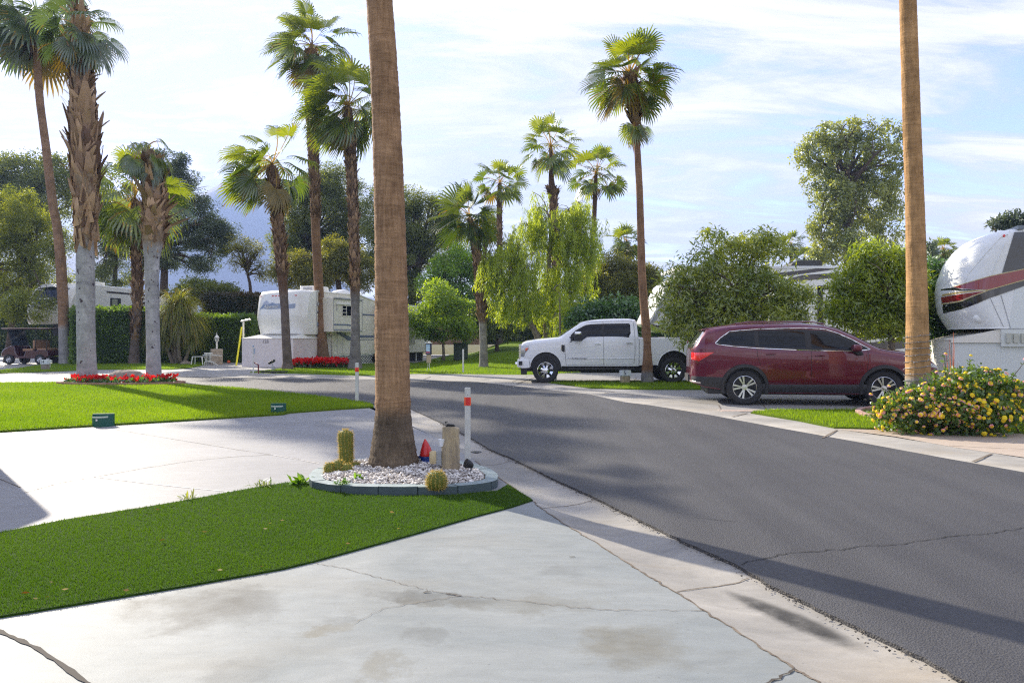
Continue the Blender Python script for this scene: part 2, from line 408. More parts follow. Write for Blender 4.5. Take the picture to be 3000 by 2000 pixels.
m_lawn = grassbase('lawn_base', (0.11, 0.19, 0.008), (0.19, 0.25, 0.018), (0.07, 0.13, 0.006))
m_dry = grassbase('dry_ground', (0.13, 0.12, 0.05), (0.18, 0.15, 0.08), (0.08, 0.09, 0.03))
m_turfb = leafmat('turf_blade', (0.045, 0.098, 0.003), (0.115, 0.19, 0.006), tr=0.35, gloss=0.03, tcol=(1.5, 1.7, 0.5))
m_lawnb = leafmat('lawn_blade', (0.11, 0.20, 0.006), (0.25, 0.33, 0.018), tr=0.45, gloss=0.02, tcol=(1.6, 1.7, 0.4))
m_soil = mat('soil', (0.16, 0.11, 0.07), 0.95, col2=(0.09, 0.06, 0.04), ns=8, bump=0.6, bs=25, bd=0.02)

def inpoly(X, Y, poly):
    r = np.zeros(len(X), bool); n = len(poly)
    for i in range(n):
        x1, y1 = poly[i]; x2, y2 = poly[(i+1) % n]
        if y1 == y2: continue
        c = ((y1 > Y) != (y2 > Y)) & (X < (x2 - x1) * (Y - y1) / (y2 - y1) + x1)
        r ^= c
    return r
def blades(name, poly, z, dens, h, w, m, dens_far=None, lean=0.5, hf=None, zf=None):
    p = np.array(poly); x0, y0 = p.min(0); x1, y1 = p.max(0)
    # stay inside (a bit beyond) the view to save faces
    n = int((x1 - x0) * (y1 - y0) * dens)
    X = rng.uniform(x0, x1, n); Y = rng.uniform(y0, y1, n)
    k = inpoly(X, Y, poly) & (np.abs(X) < Y * 0.78 + 0.6)
    if dens_far is not None:   # thin with distance
        k &= rng.random(n) < np.clip((dens_far / Y) ** 2, 0.02, 1)
    X, Y = X[k], Y[k]; n = len(X)
    Z = np.full(n, z) if zf is None else zf(X, Y)
    sc = 1.0 if dens_far is None else np.clip(Y / dens_far, 1, 6) ** 0.8
    H = h * rng.uniform(0.6, 1.25, n); Wd = w * rng.uniform(0.7, 1.3, n) * sc
    a = rng.uniform(0, 2 * np.pi, n); la = rng.uniform(0, 2 * np.pi, n); ll = H * lean * rng.random(n)
    dx, dy = np.cos(a) * Wd / 2, np.sin(a) * Wd / 2
    V = np.empty((n, 3, 3))
    V[:, 0] = np.stack([X - dx, Y - dy, Z], 1); V[:, 1] = np.stack([X + dx, Y + dy, Z], 1)
    V[:, 2] = np.stack([X + np.cos(la) * ll, Y + np.sin(la) * ll, Z + H], 1)
    pt_ = .5 + .22*np.sin(X*1.1 + 1.7*np.sin(Y*.6)) + .18*np.sin(Y*1.9 + X*.7) + .15*np.sin(X*5.1+Y*3.3)*np.sin(Y*4.7)
    return npmesh(name, V.reshape(-1, 3), np.arange(n * 3).reshape(-1, 3), m, rnd=np.clip(.5*rng.random(n) + .5*pt_ + (rng.random(n) < .03)*.6, 0, 1.3))

# ---- outlines (photo pixels of things on the ground)
A_edge = [(2826,2000),(2712,1933),(2457,1815),(2265,1720),(2163,1659),(1997,1586),(1857,1516),(1755,1465),(1615,1401),(1500,1343),(1440,1320),(1379,1283),(1296,1240),(1201,1196),(1094,1184)]
A_left = [(919,1161),(700,1138),(524,1127),(170,1122),(0,1122)]
A_far = [(0,1103),(300,1102),(600,1104),(775,1108),(1000,1110),(1199,1113),(1400,1119),(1500,1130),(1724,1155),(1832,1179),(1900,1187),(2042,1210),(2104,1221),(2274,1253),(2512,1296),(2776,1345),(3000,1385)]
G_in = [(2406,2000),(2329,1959),(2201,1876),(2061,1787),(1946,1713),(1870,1669),(1755,1595),(1659,1538),(1583,1487),(1561,1467),(1488,1418),(1392,1350),(1330,1310),(1264,1275),(1204,1240),(1150,1212),(1075,1192)]
T_low = [(0,1810),(255,1768),(542,1720),(829,1669),(925,1646),(1212,1567),(1403,1512),(1500,1487),(1561,1467)]
T_up = [(0,1563),(191,1525),(395,1493),(529,1471),(701,1439),(829,1417),(893,1411),(930,1407)]
Lw_low = [(0,1267),(255,1251),(574,1232),(829,1216),(850,1211),(960,1203),(1095,1194)]

def ext(p, q, k):   # extend beyond q away from p
    return (q[0] + (q[0] - p[0]) * k, q[1] + (q[1] - p[1]) * k)
a_e = gp(A_edge); a_l = gp(A_left); a_f = gp(A_far); g_i = gp(G_in); t_l = gp(T_low); t_u = gp(T_up); l_l = gp(Lw_low)
near_r = ext(a_e[1], a_e[0], 12.0); near_g = ext(g_i[1], g_i[0], 12.0)
near_r = (a_e[0][0] + 1.7, a_e[0][1] - 6.0); near_g = (g_i[0][0] + 1.7, g_i[0][1] - 6.0)
far_r = (a_f[-1][0] + 2.6, a_f[-1][1] - 14.0)
far_l = (-60, 27.0); near_l = (-60, 21.5)

# base ground to the horizon
mb = MB(); mb.add([(-9000,-9000,-0.12),(9000,-9000,-0.12),(9000,9000,-0.12),(-9000,9000,-0.12)], [(0,1,2,3)])
tag(mb.build('ground', m_dry), kind='structure')

def ribbon(mb, pts, w, z, jit=0.0, sub=1):
    P_ = []
    for i in range(len(pts) - 1):
        for s_ in range(sub):
            u = s_ / sub
            P_.append((pts[i][0] * (1-u) + pts[i+1][0] * u, pts[i][1] * (1-u) + pts[i+1][1] * u))
    P_.append(pts[-1])
    if jit:
        P_ = [(x + random.gauss(0, jit), y + random.gauss(0, jit)) for x, y in P_]
    vs = []
    for i, p in enumerate(P_):
        a = P_[max(i-1, 0)]; b = P_[min(i+1, len(P_)-1)]
        dx, dy = b[0]-a[0], b[1]-a[1]; l = math.hypot(dx, dy) or 1
        ww = w * (random.uniform(0.5, 1.5) if jit else 1) / 2
        vs += [(p[0] - dy/l*ww, p[1] + dx/l*ww, z), (p[0] + dy/l*ww, p[1] - dx/l*ww, z)]
    mb.add(vs, [(2*i, 2*i+1, 2*i+3, 2*i+2) for i in range(len(P_)-1)])

# ---- road: asphalt mat with a ragged edge that stands 2 cm proud of the gutter
poly = [near_r]
pts = [near_r] + a_e
for i in range(len(pts) - 1):
    d = math.hypot(pts[i+1][0]-pts[i][0], pts[i+1][1]-pts[i][1]); n = max(1, int(d / 0.05)) if pts[i][1] < 14 else max(1, int(d/.3))
    for k in range(1, n + 1):
        u = k / n; j = 0.004 if pts[i][1] < 14 else 0.0
        poly.append((pts[i][0]*(1-u)+pts[i+1][0]*u + random.gauss(0, j), pts[i][1]*(1-u)+pts[i+1][1]*u + random.gauss(0, j)))
poly += a_l + [near_l, far_l] + a_f + [far_r]
mb = MB(); mb.slab(poly, -0.05, 0.010)
mb.mat(1)
ribbon(mb, gp([(2163,1659),(2300,1626),(2480,1612),(2540,1602),(2620,1600),(2800,1573),(2900,1566),(3000,1550),(3200,1530)]), 0.0065, 0.014, 0.008, 14)
ribbon(mb, gp([(2040,1520),(2160,1532)]), 0.004, 0.014, 0.01, 5)
tag(mb.build('road', [m_asph, m_crack]), kind='structure')

# loose grit along the asphalt edge
def pebbles(name, X, Y, Z, sz, mats, mi=None, parent=None, flat=0.6):
    n = len(X)
    base = np.array([(1,0,0),(0,1,0),(-1,0,0),(0,-1,0),(0,0,1),(0,0,-1),(.62,.62,.45),(-.62,.62,.45),(-.62,-.62,.45),(.62,-.62,.45)], float)
    fc = np.array([(6,4,9),(7,4,6),(8,4,7),(9,4,8),(0,1,6),(1,2,7),(2,3,8),(3,0,9),(0,6,9),(1,7,6),(2,8,7),(3,9,8),(1,0,5),(2,1,5),(3,2,5),(0,3,5)])
    s = sz[:, None] * rng.uniform(0.65, 1.35, (n, 3)); s[:, 2] *= flat
    V = base[None] * rng.uniform(0.8, 1.2, (n, 10, 1)) * s[:, None, :]
    a = rng.uniform(0, 2*np.pi, n); c, s_ = np.cos(a)[:, None], np.sin(a)[:, None]
    tl = rng.uniform(-.5, .5, n)[:, None]
    x, y, z = V[..., 0], V[..., 1], V[..., 2]
    z2 = z + x * tl
    V = np.stack([x*c - y*s_ + X[:, None], x*s_ + y*c + Y[:, None], z2 + Z[:, None]], -1)
    Fc = (fc[None] + (np.arange(n) * 10)[:, None, None]).reshape(-1, 3)
    r = np.repeat(rng.random(n), 16)
    return npmesh(name, V.reshape(-1, 3), Fc, mats, parent, rnd=r, smooth=False, mi=None if mi is None else np.repeat(mi, 16))
m_grit = leafmat('grit', (0.03, 0.03, 0.03), (0.25, 0.22, 0.18), tr=0.0, gloss=0.0)
ed = [p for p in poly[1:500] if p[1] < 12]
idx = rng.integers(0, len(ed), 2600)
E = np.array(ed)[idx]
X = E[:, 0] + rng.normal(-0.01, 0.03, len(E)); Y = E[:, 1] + rng.normal(-0.01, 0.03, len(E))
o = pebbles('road_grit', X, Y, np.full(len(X), 0.003), rng.uniform(0.002, 0.007, len(X)), m_grit); tag(o, 'dark grit and crumbs along the road edge', 'grit', kind='stuff')

# ---- near gutter: shallow valley between the drive slabs and the asphalt
def resample(pts, n):
    d = [0.0]
    for a, b in zip(pts, pts[1:]): d.append(d[-1] + math.hypot(b[0]-a[0], b[1]-a[1]))
    out = []
    for k in range(n + 1):
        s = d[-1] * k / n; i = max(j for j in range(len(d)) if d[j] <= s + 1e-9); i = min(i, len(pts) - 2)
        u = (s - d[i]) / ((d[i+1] - d[i]) or 1)
        out.append((pts[i][0]*(1-u)+pts[i+1][0]*u, pts[i][1]*(1-u)+pts[i+1][1]*u))
    return out
ga = resample([near_r] + a_e, 90); gb = resample([near_g] + g_i, 90)
mb = MB(); prof = [0, 0.25, 0.5, 0.75, 1.0, 1.06]; zz = [0.0, -0.022, -0.034, -0.026, -0.012, -0.012]
vs = []
for A, B in zip(ga, gb):
    for u, z in zip(prof, zz): vs.append((B[0]*(1-u)+A[0]*u, B[1]*(1-u)+A[1]*u, z))
np_ = len(prof)
mb.add(vs, [(i*np_+j, i*np_+j+1, (i+1)*np_+j+1, (i+1)*np_+j) for i in range(90) for j in range(np_-1)])
def gutter_z(u): return float(np.interp(u, prof, zz))
def acrossg(i, mb, w, wob=0.02):   # joint across the gutter at sample i
    A, B = ga[i], gb[i]; pts = []
    for k in range(13):
        u = k / 12 * 0.98; pts.append((B[0]*(1-u)+A[0]*u + random.gauss(0, wob*.3) , B[1]*(1-u)+A[1]*u + wob*2*math.sin(u*5), gutter_z(u) + 0.003))
    vs = []
    for x, y, z in pts: vs += [(x, y - w/2, z), (x, y + w/2, z)]
    mb.add(vs, [(2*i2, 2*i2+1, 2*i2+3, 2*i2+2) for i2 in range(12)])
mb.mat(1)
for (px, py) in ((1640,1470),(2180,1710),(1450,1350),(1290,1262)):
    t0 = g(px, py); i = min(range(91), key=lambda k: (ga[k][0]+gb[k][0])/2*0 + abs((ga[k][1]+gb[k][1])/2 - t0[1]))
    acrossg(i, mb, 0.010)
ribbon(mb, [(x + .0, y) for x, y in g_i[:12]], 0.012, 0.003, 0.006, 10)
mb.mat(2)
# puddle in the valley
pud = []
for px, py in ((2172,1750),(2240,1755),(2290,1768),(2350,1800),(2420,1845),(2485,1885),(2455,1895),(2380,1880),(2330,1850),(2260,1810),(2200,1780)):
    x, y, z = g(px, py, -0.026); pud.append((x, y, -0.0262))
ip0 = min(range(91), key=lambda k: abs((ga[k][1]+gb[k][1])/2 - g(2180,1752)[1])); ip1 = min(range(91), key=lambda k: abs((ga[k][1]+gb[k][1])/2 - g(2500,1935)[1]))
ip0, ip1 = min(ip0, ip1), max(ip0, ip1); vs = []; NP_ = 60
for k in range(NP_ + 1):
    s = k / NP_; f_ = ip0 + (ip1 - ip0) * s; i0 = int(f_); i1 = min(90, i0 + 1); q = f_ - i0
    A = tuple(ga[i0][c]*(1-q) + ga[i1][c]*q for c in (0, 1)); B = tuple(gb[i0][c]*(1-q) + gb[i1][c]*q for c in (0, 1))
    wd = .17 * math.sin(math.pi * min(1, max(0, s)) ) ** .8 * (1 + .2*math.sin(s*11)); c_ = .44 + .16*s + .03*math.sin(s*7)
    lo_ = c_ - wd * (1 + random.uniform(-.09, .09)); hi_ = c_ + wd * (1 + random.uniform(-.09, .09))
    for j in range(7):
        u = lo_ + (hi_ - lo_) * j / 6; vs.append((B[0]*(1-u)+A[0]*u, B[1]*(1-u)+A[1]*u, gutter_z(u) + .002))

mb.mat(1)
m_wet = mat('puddle', (0.05, 0.046, 0.04), 0.14, spec=0.5, col2=(0.085, 0.078, 0.066), ns=14, lo=.3, hi=.7)
tag(mb.build('gutter', [m_gut, m_joint_tan, m_wet], smooth=60), kind='structure')

# ---- near slabs
mb = MB()
fore = [(-60, 1.0), (-60, 14.0)]
poly = t_l + g_i[9::-1][0:0]
# foreground slab: left of gutter, below turf
poly = [(-14, t_l[0][1] - 0.35)] + t_l + g_i[8::-1] + [near_g, (-14, -4.5)]
mb.add([(x, y, 0.0) for x, y in poly], [tuple(range(len(poly)))])
mb.mat(1)
ribbon(mb, gp([(-60,1815),(0,1850),(120,1905),(270,2010),(400,2090)]), 0.022, 0.004, 0.002, 10)
ribbon(mb, gp([(2330,1958),(2280,1985),(2200,2030),(2000,2150)]), 0.012, 0.004, 0.004, 6)
mb.mat(2)
ribbon(mb, gp([(925,1650),(1010,1665),(1120,1695),(1240,1725),(1340,1745),(1480,1755),(1650,1775),(1800,1788),(2060,1788)]), 0.0035, 0.004, 0.006, 12)
ribbon(mb, gp([(1030,1828),(1130,1780),(1250,1760),(1350,1745)]), 0.003, 0.004, 0.006, 10)
mb.mat(1)
ribbon(mb, gp([(1240,1736),(1262,1734)]), 0.012, 0.005, 0.003, 3); ribbon(mb, gp([(1310,1738),(1352,1745)]), 0.010, 0.005, 0.003, 3); ribbon(mb, gp([(1668,1632),(1684,1631)]), 0.008, 0.005)
tag(mb.build('driveway', [m_fore, m_joint, m_joint_tan]), kind='structure')

mb = MB()
poly = [(-22, l_l[0][1] - 1.4)] + l_l + g_i[::-1][0:7] + [g_i[9]] + gp([(1403,1512),(925,1646),(0,1810)]) + [(-14, t_l[0][1] - .35)]
poly = [(-22, l_l[0][1] - 1.2)] + l_l + [g_i[16]] + g_i[15:8:-1] + [(t_u[-1][0] + .8, t_u[-1][1] - .6)] + t_u[::-1] + [(-14, t_u[0][1] - 0.8)]
mb.add([(x, y, 0.001) for x, y in poly], [tuple(range(len(poly)))])
mb.mat(1)
ribbon(mb, gp([(0,1403),(60,1428)]), 0.010, 0.004); 
ribbon(mb, gp([(70,1444),(180,1414),(275,1398),(430,1370),(560,1350),(680,1338),(800,1332)]), 0.008, 0.004, 0.003, 8)
ribbon(mb, gp([(330,1257),(440,1275),(560,1295),(700,1318),(800,1333),(860,1342),(935,1357)]), 0.006, 0.004, 0.004, 6)
mb.mat(2)
ribbon(mb, gp([(275,1397),(420,1415),(560,1430),(680,1441)]), 0.012, 0.004)
ribbon(mb, gp([(795,1332),(935,1358)]), 0.012, 0.0045)
tag(mb.build('side_driveway', [m_drive, m_joint_tan, m_joint_pale]), kind='structure')

# ---- far side concrete: one sheet, lighter gutter strip, paths
far = [far_l] + a_f + [far_r, (40, -5), (60, 30), (60, 62), (-60, 62)]
mb = MB(); mb.add([(x, y, 0.0) for x, y in far], [tuple(range(len(far)))])
tag(mb.build('far_pavement', m_far), kind='structure')
G_far = [(-50,1098),(300,1097),(600,1094),(775,1098),(1100,1102),(1199,1099),(1400,1101),(1530,1110),(1597,1121),(1730,1139),(1850,1153),(1960,1168),(2104,1196),(2199,1214),(2342,1235),(2444,1257),(2620,1278),(2800,1315),(3000,1343)]
gf = gp(G_far); A2 = resample([far_l] + a_f + [far_r], 60)
mb = MB(); gf2 = resample([(-60, 30)] + gf + [(gf[-1][0] + 2.9, gf[-1][1] - 14)], 60)
vs = []
for A, B in zip(A2, gf2):
    for u, z in ((-0.02, -0.02), (0, 0.004), (0.5, 0.0035), (0.55, 0.006), (1, 0.010)): vs.append((A[0]*(1-u)+B[0]*u, A[1]*(1-u)+B[1]*u, z))
mb.add(vs, [(i*5+j, (i+1)*5+j, (i+1)*5+j+1, i*5+j+1) for i in range(60) for j in range(4)])
mb.mat(1)
for q in ((2410,1285,2452,1262),(2145,1222,2190,1212),(2850,1355,2905,1332),(1770,1153,1800,1148),(1240,1112,1262,1104),(1515,1125,1570,1104)):
    ribbon(mb, gp([(q[0],q[1]),(q[2],q[3])]), 0.03, 0.016)
tag(mb.build('far_gutter', [m_gut, m_joint_tan], smooth=60), kind='structure')
mb = MB(); poly = gp([(2440,1257),(2700,1264),(3000,1272),(3300,1280),(3300,1385),(3000,1342),(2800,1313),(2620,1280)])
mb.add([(x, y, 0.012) for x, y in poly], [tuple(range(len(poly)))])
mb.mat(1); ribbon(mb, gp([(2780,1308),(2850,1312),(3000,1318),(3100,1321)]), 0.012, 0.017, 0.002, 4)
tag(mb.build('front_walk', [m_walk, m_joint_tan]), kind='structure')
# SUV pad joints and brick pavers
m_brick = mat('paver', (0.36, 0.27, 0.22), 0.85, col2=(0.45, 0.38, 0.33), ns=9, bump=.3)
mb = MB()
e0, e1 = g(2115,1201), g(2257,1201)
for r_ in range(3):
    for k in range(26):
        x0 = e0[0] - .1 + k * 0.105 + (r_ % 2) * .05; y0 = e0[1] - 0.13 - r_ * 0.108
        u = g(2115 + 40*r_, 1205); 
        if x0 > e1[0] - (0.05 if r_ == 0 else 0.55 + .35*(r_-1)) + 0.4: continue
        mb.box((x0, y0, 0.001), (x0 + 0.098, y0 + 0.1, 0.014))
for k in range(18):
    x0 = e1[0] + k*.21; mb.box((x0, e0[1]-.12, .001), (x0+.2, e0[1]-.02, .03))
tag(mb.build('brick_paving', m_brick), kind='structure')
mb = MB()
ribbon(mb, gp([(2228,1170),(2245,1200)]), 0.02, 0.004); ribbon(mb, gp([(2470,1170),(2520,1198)]), 0.02, 0.004); ribbon(mb, gp([(1900,1164),(2104,1186),(2112,1200)]), 0.02, 0.013)
ribbon(mb, gp([(1545,1104),(1500,1119)]), 0.02, 0.012); ribbon(mb, gp([(1856,1118),(1864,1106)]), .03, .004)
tag(mb.build('pavement_joints', m_joint_tan), kind='structure')

# ---- lawns
def lawn(name, pts, z, m_base, world=False, side=True):
    poly = pts if world else gp(pts)
    mb = MB(); mb.slab(poly, -0.05, z)
    return poly, tag(mb.build(name, m_base), kind='structure')
turf_poly = [(-8, t_l[0][1] - 0.3)] + t_l + gp([(1488,1422),(1456,1440),(1328,1452),(1169,1456),(1041,1453),(930,1436),(893,1413)]) + t_u[:-2][::-1] + [(-8, t_u[0][1] - 0.1)]
lawn('turf', turf_poly, 0.012, m_turf, True)
o = blades('turf_grass', turf_poly, 0.010, 22000, 0.018, 0.0034, m_turfb, dens_far=4.2, lean=0.7); tag(o, 'dense dark green artificial turf beside the planter', 'grass', kind='stuff')
Lw_up = [(-300,1123),(0,1123),(170,1122),(524,1127),(700,1138),(919,1161),(1085,1184)]
lawn_poly = [(-24, l_l[0][1] - 1.3)] + l_l + gp(Lw_up)[::-1] + [(-24, 21.3)]
lawn('lawn', lawn_poly, 0.03, m_lawn, True)
o = blades('lawn_grass', lawn_poly, 0.028, 2400, 0.045, 0.009, m_lawnb, dens_far=11.5); tag(o, 'bright lawn grass between the two driveways', 'grass', kind='stuff')
med = [(1597,1121),(1730,1138),(1900,1142),(2056,1142),(2125,1135),(2060,1117),(1800,1118),(1650,1118)]
mp_, _ = lawn('median_lawn', med, 0.03, m_lawn)
rl = [(2199,1212),(2342,1234),(2444,1256),(2700,1264),(3000,1271),(3250,1278),(3250,1198),(2930,1201),(2257,1204)]
rp_, _ = lawn('front_lawn', rl, 0.03, m_lawn)
wl = [(-200,1094),(0,1094),(125,1090),(300,1083),(500,1083),(560,1078),(600,1069),(600,1063),(300,1060),(205,1062),(130,1068),(60,1079),(0,1086),(-200,1090)]
wp_, _ = lawn('corner_lawn', wl, 0.03, m_lawn)
o = blades('roadside_grass', mp_, 0.028, 500, 0.05, 0.014, m_lawnb); tag(o, 'short grass strip in front of the pickup', 'grass', kind='stuff')
o = blades('roadside_grass', rp_, 0.028, 1100, 0.05, 0.010, m_lawnb); tag(o, 'grass around the brick edged flower bed', 'grass', kind='stuff')
o = blades('roadside_grass', wp_, 0.028, 200, 0.05, 0.02, m_lawnb); tag(o, 'grass in front of the clipped hedge', 'grass', kind='stuff')
# rising back lawn
def sst(a, b, x): u = np.clip((x - a) / (b - a), 0, 1); return u * u * (3 - 2 * u)
def back_z(X, Y): return 0.03 + 1.15 * sst(30, 60, Y) * sst(-4, 0, X)
bd = [g(700,1091), g(766,1093), g(1094,1103), g(1199,1098), g(1400,1099), g(1552,1101), g(1600,1098), g(1700,1094), g(2400,1094)]
bx = [p[0] for p in bd]; by = [p[1] for p in bd]
xs = np.linspace(-10.6, 12, 70); vs = []; ys_n = 30
for x in xs:
    y0 = float(np.interp(x, bx, by))
    if x < -5.2: y1 = 41.0 if x > -9 else 34.0
    else: y1 = 66
    for k in range(ys_n + 1):
        y = y0 + (y1 - y0) * k / ys_n; vs.append((x, y, float(back_z(x, y)) if k else -0.05))
mb = MB(); mb.add(vs, [(i*(ys_n+1)+k, (i+1)*(ys_n+1)+k, (i+1)*(ys_n+1)+k+1, i*(ys_n+1)+k+1) for i in range(69) for k in range(ys_n)])
tag(mb.build('back_lawn', m_lawn, smooth=180), kind='structure')
bpoly = [(x, float(np.interp(x, bx, by)) + .25) for x in np.linspace(-10.2, 11, 30)] + [(11, 44), (-4.8, 44), (-5.2, 33.5), (-10.2, 33.5)]
o = blades('back_grass', bpoly, 0.03, 260, 0.055, 0.018, m_lawnb, zf=lambda X, Y: back_z(X, Y) - 0.004); tag(o, 'sunlit grass beyond the road around the far trees', 'grass', kind='stuff')

# weeds at the turf edge
# distant mountain
mb = MB(); vs = []; nx, ny = 60, 14
for i in range(nx + 1):
    x = (-3400 + 4300 * i / nx) / 3
    for j in range(ny + 1):
        u = j / ny; y = 1100 + 500 * u
        x *= 3; ridge = 960 * math.exp(-((x + 1750) / 620) ** 2) + 260 * math.exp(-((x + 200) / 700) ** 2) + 480 * math.exp(-((x+2900)/700)**2)
        h = ridge * math.sin(min(1, u * 1.0) * math.pi / 2) ** 1.3
        h += (math.sin(x * 0.013 + j) * 18 + math.sin(x * 0.031 + j * 2.1) * 12 + random.uniform(-10, 10)) * u
        x /= 3; vs.append((x, y, h / 3 - 2))
mb.add(vs, [(i*(ny+1)+j, (i+1)*(ny+1)+j, (i+1)*(ny+1)+j+1, i*(ny+1)+j+1) for i in range(nx) for j in range(ny)])
m_mtn = mat('mountain_rock', (0.20, 0.17, 0.15), 0.95, col2=(0.12, 0.11, 0.10), ns=0.004)
tag(mb.build('mountain', m_mtn, smooth=180), kind='structure')
# ================================================================== VEGETATION
def unit(n): 
    v = rng.normal(size=(n, 3)); return v / np.linalg.norm(v, axis=1)[:, None]
def leafcloud(C, size, aspect=0.5, droop=0.0, rnd=None, V0=None, curl=0.25):
    """C (n,3) leaf bases -> folded diamond leaves (2 triangles each as one quad)"""
    n = len(C)
    d = unit(n); d[:, 2] -= droop; d /= np.linalg.norm(d, axis=1)[:, None]
    if V0 is not None: d = d * 0.6 + V0; d /= np.linalg.norm(d, axis=1)[:, None]
    s = np.cross(d, unit(n)); s /= (np.linalg.norm(s, axis=1)[:, None] + 1e-9)
    nn = np.cross(d, s)
    sz = (size * rng.uniform(0.6, 1.4, n))[:, None]; w = sz * aspect * 0.5
    V = np.empty((n, 4, 3))
    V[:, 0] = C; V[:, 1] = C + d * sz * 0.5 + s * w + nn * sz * curl * 0.3; V[:, 2] = C + d * sz; V[:, 3] = C + d * sz * 0.5 - s * w + nn * sz * curl * 0.3
    return V
def finish_leaves(name, Vs, rn, m, parent):
    V = np.concatenate(Vs); r = np.concatenate(rn); n = len(V)
    return npmesh(name, V.reshape(-1, 3), np.arange(n*4).reshape(-1, 4), m, parent, rnd=np.clip(r, 0, 1))

bark_brown = mat('bark_brown', (0.12, 0.085, 0.06), 0.9, col2=(0.05, 0.035, 0.025), ns=9, bump=.6, bs=22, bd=.02)
bark_grey = mat('bark_grey', (0.24, 0.20, 0.15), 0.9, col2=(0.13, 0.10, 0.075), ns=7, bump=.5, bs=18, bd=.02)

def curve_pts(a, b, sag, n=6, wob=0.08):
    a = Vector(a); b = Vector(b); out = []
    l = (b - a).length
    off = Vector((random.gauss(0, wob), random.gauss(0, wob), 0)) * l
    for i in range(n + 1):
        u = i / n; p = a.lerp(b, u); k = 4 * u * (1 - u)
        out.append(p + off * k + Vector((0, 0, sag * l * k)))
    return out

def tree(name, label, base, trunk, lobes, leaf, mleaf, mbark, nclump=120, per=110, rc=0.55, aspect=0.45, droop=0.2, tr=0.18, group=None, limbs=16, cat='tree', hang=0.0, shell=0.5, trunk2=None):
    """base: world place; trunk: list of points rel. to base (last = fork); lobes: [(cx,cy,cz,rx,ry,rz)] rel. to base"""
    root = thing(name, label, cat, base, group=group)
    ntr = [Vector(p) for p in trunk]; mb = MB()
    n = len(ntr); mb.tube(ntr, [tr * (1.25 if i == 0 else 1 - 0.45 * i / (n - 1)) for i in range(n)], 9)
    vol = np.array([l[3]*l[4]*l[5] for l in lobes]) ** 0.67; vol /= vol.sum()
    cl = []
    for k in range(nclump):
        l = lobes[rng.choice(len(lobes), p=vol)]
        d = unit(1)[0]; r = rng.random() ** (1/3) ; r = r * (1 - shell) + shell * max(r, 0.75)
        cl.append((l[0] + d[0]*l[3]*r, l[1] + d[1]*l[4]*r, l[2] + d[2]*l[5]*r))
    cl = np.array(cl)
    top = ntr[-1]
    targets = [Vector(cl[i]) for i in rng.choice(len(cl), min(limbs, len(cl)), replace=False)]
    for i, q in enumerate(targets):
        st = ntr[-1] if i % 3 else ntr[max(0, n - 2)].lerp(ntr[-1], random.uniform(.4, 1))
        r0 = tr * 0.42 * random.uniform(0.7, 1.1)
        pp = curve_pts(st, q, 0.10, 5); mb.tube(pp, [r0 * (1 - .85 * j / 5) for j in range(6)], 6)
        for e in range(2):
            q2 = pp[3] + (q - pp[3]) * 0.5 + Vector(unit(1)[0]) * (q - st).length * 0.28
            mb.tube(curve_pts(pp[3], q2, .05, 3), [r0 * .4, r0 * .3, r0 * .2, r0 * .08], 5)
    mb.build('trunk', mbark, root, smooth=180)
    Vs, rn = [], []
    cr = rng.random(len(cl))
    for c, q in zip(cl, cr):
        m_ = int(per * rng.uniform(0.6, 1.3)); rad = rc * rng.uniform(0.6, 1.3)
        pts = unit(m_) * (rng.random((m_, 1)) ** 0.45) * rad * np.array([1, 1, 0.75]) + c
        if hang: pts[:, 2] -= np.abs(rng.normal(0, hang, m_))
        V0 = (pts - c) / rad * 0.7 if droop < .4 else None
        Vs.append(leafcloud(pts, leaf, aspect, droop, V0=V0)); rn.append(0.6 * q + 0.4 * rng.random(m_))
    finish_leaves('crown', Vs, rn, mleaf, root)
    return root

# leaf colours
lm_dark = leafmat('leaf_pine', (0.06, 0.095, 0.014), (0.23, 0.27, 0.035), tr=0.45)
lm_blue = leafmat('leaf_blue_green', (0.045, 0.07, 0.045), (0.14, 0.18, 0.085), tr=0.38, tcol=(1.3, 1.3, .7))
lm_olive = leafmat('leaf_olive', (0.08, 0.10, 0.010), (0.26, 0.26, 0.02), tr=0.48)
lm_yel = leafmat('leaf_yellow_green', (0.08, 0.12, 0.005), (0.30, 0.34, 0.010), tr=0.5)
lm_lime = leafmat('leaf_lime', (0.09, 0.18, 0.006), (0.30, 0.42, 0.012), tr=0.5)
lm_wil = leafmat('leaf_willow', (0.16, 0.24, 0.006), (0.44, 0.54, 0.015), tr=0.5)
lm_hedge = leafmat('leaf_hedge', (0.05, 0.12, 0.005), (0.19, 0.30, 0.010), tr=0.5)
lm_shrub = leafmat('leaf_shrub', (0.025, 0.08, 0.010), (0.09, 0.20, 0.02), tr=0.4, gloss=.1)
lm_euc = leafmat('leaf_eucalyptus', (0.085, 0.13, 0.022), (0.36, 0.40, 0.08), tr=0.5, gloss=.1)
lm_aca = leafmat('leaf_acacia', (0.08, 0.15, 0.010), (0.42, 0.47, 0.055), tr=0.5, gloss=.1)
lm_aca2 = leafmat('leaf_acacia_yellow', (0.09, 0.16, 0.006), (0.38, 0.46, 0.015), tr=0.52, gloss=.08)
lm_palm = leafmat('leaf_palm', (0.06, 0.11, 0.008), (0.25, 0.30, 0.020), tr=0.48, gloss=0.10, rough=.35)
lm_palmb = leafmat('leaf_palm_blue', (0.05, 0.085, 0.03), (0.16, 0.21, 0.07), tr=0.38, gloss=0.12, rough=.35, tcol=(1.3, 1.4, .6))
lm_dead = leafmat('leaf_dead', (0.16, 0.10, 0.05), (0.42, 0.30, 0.17), tr=0.2, gloss=0.02, tcol=(1.3, 1.1, .8))
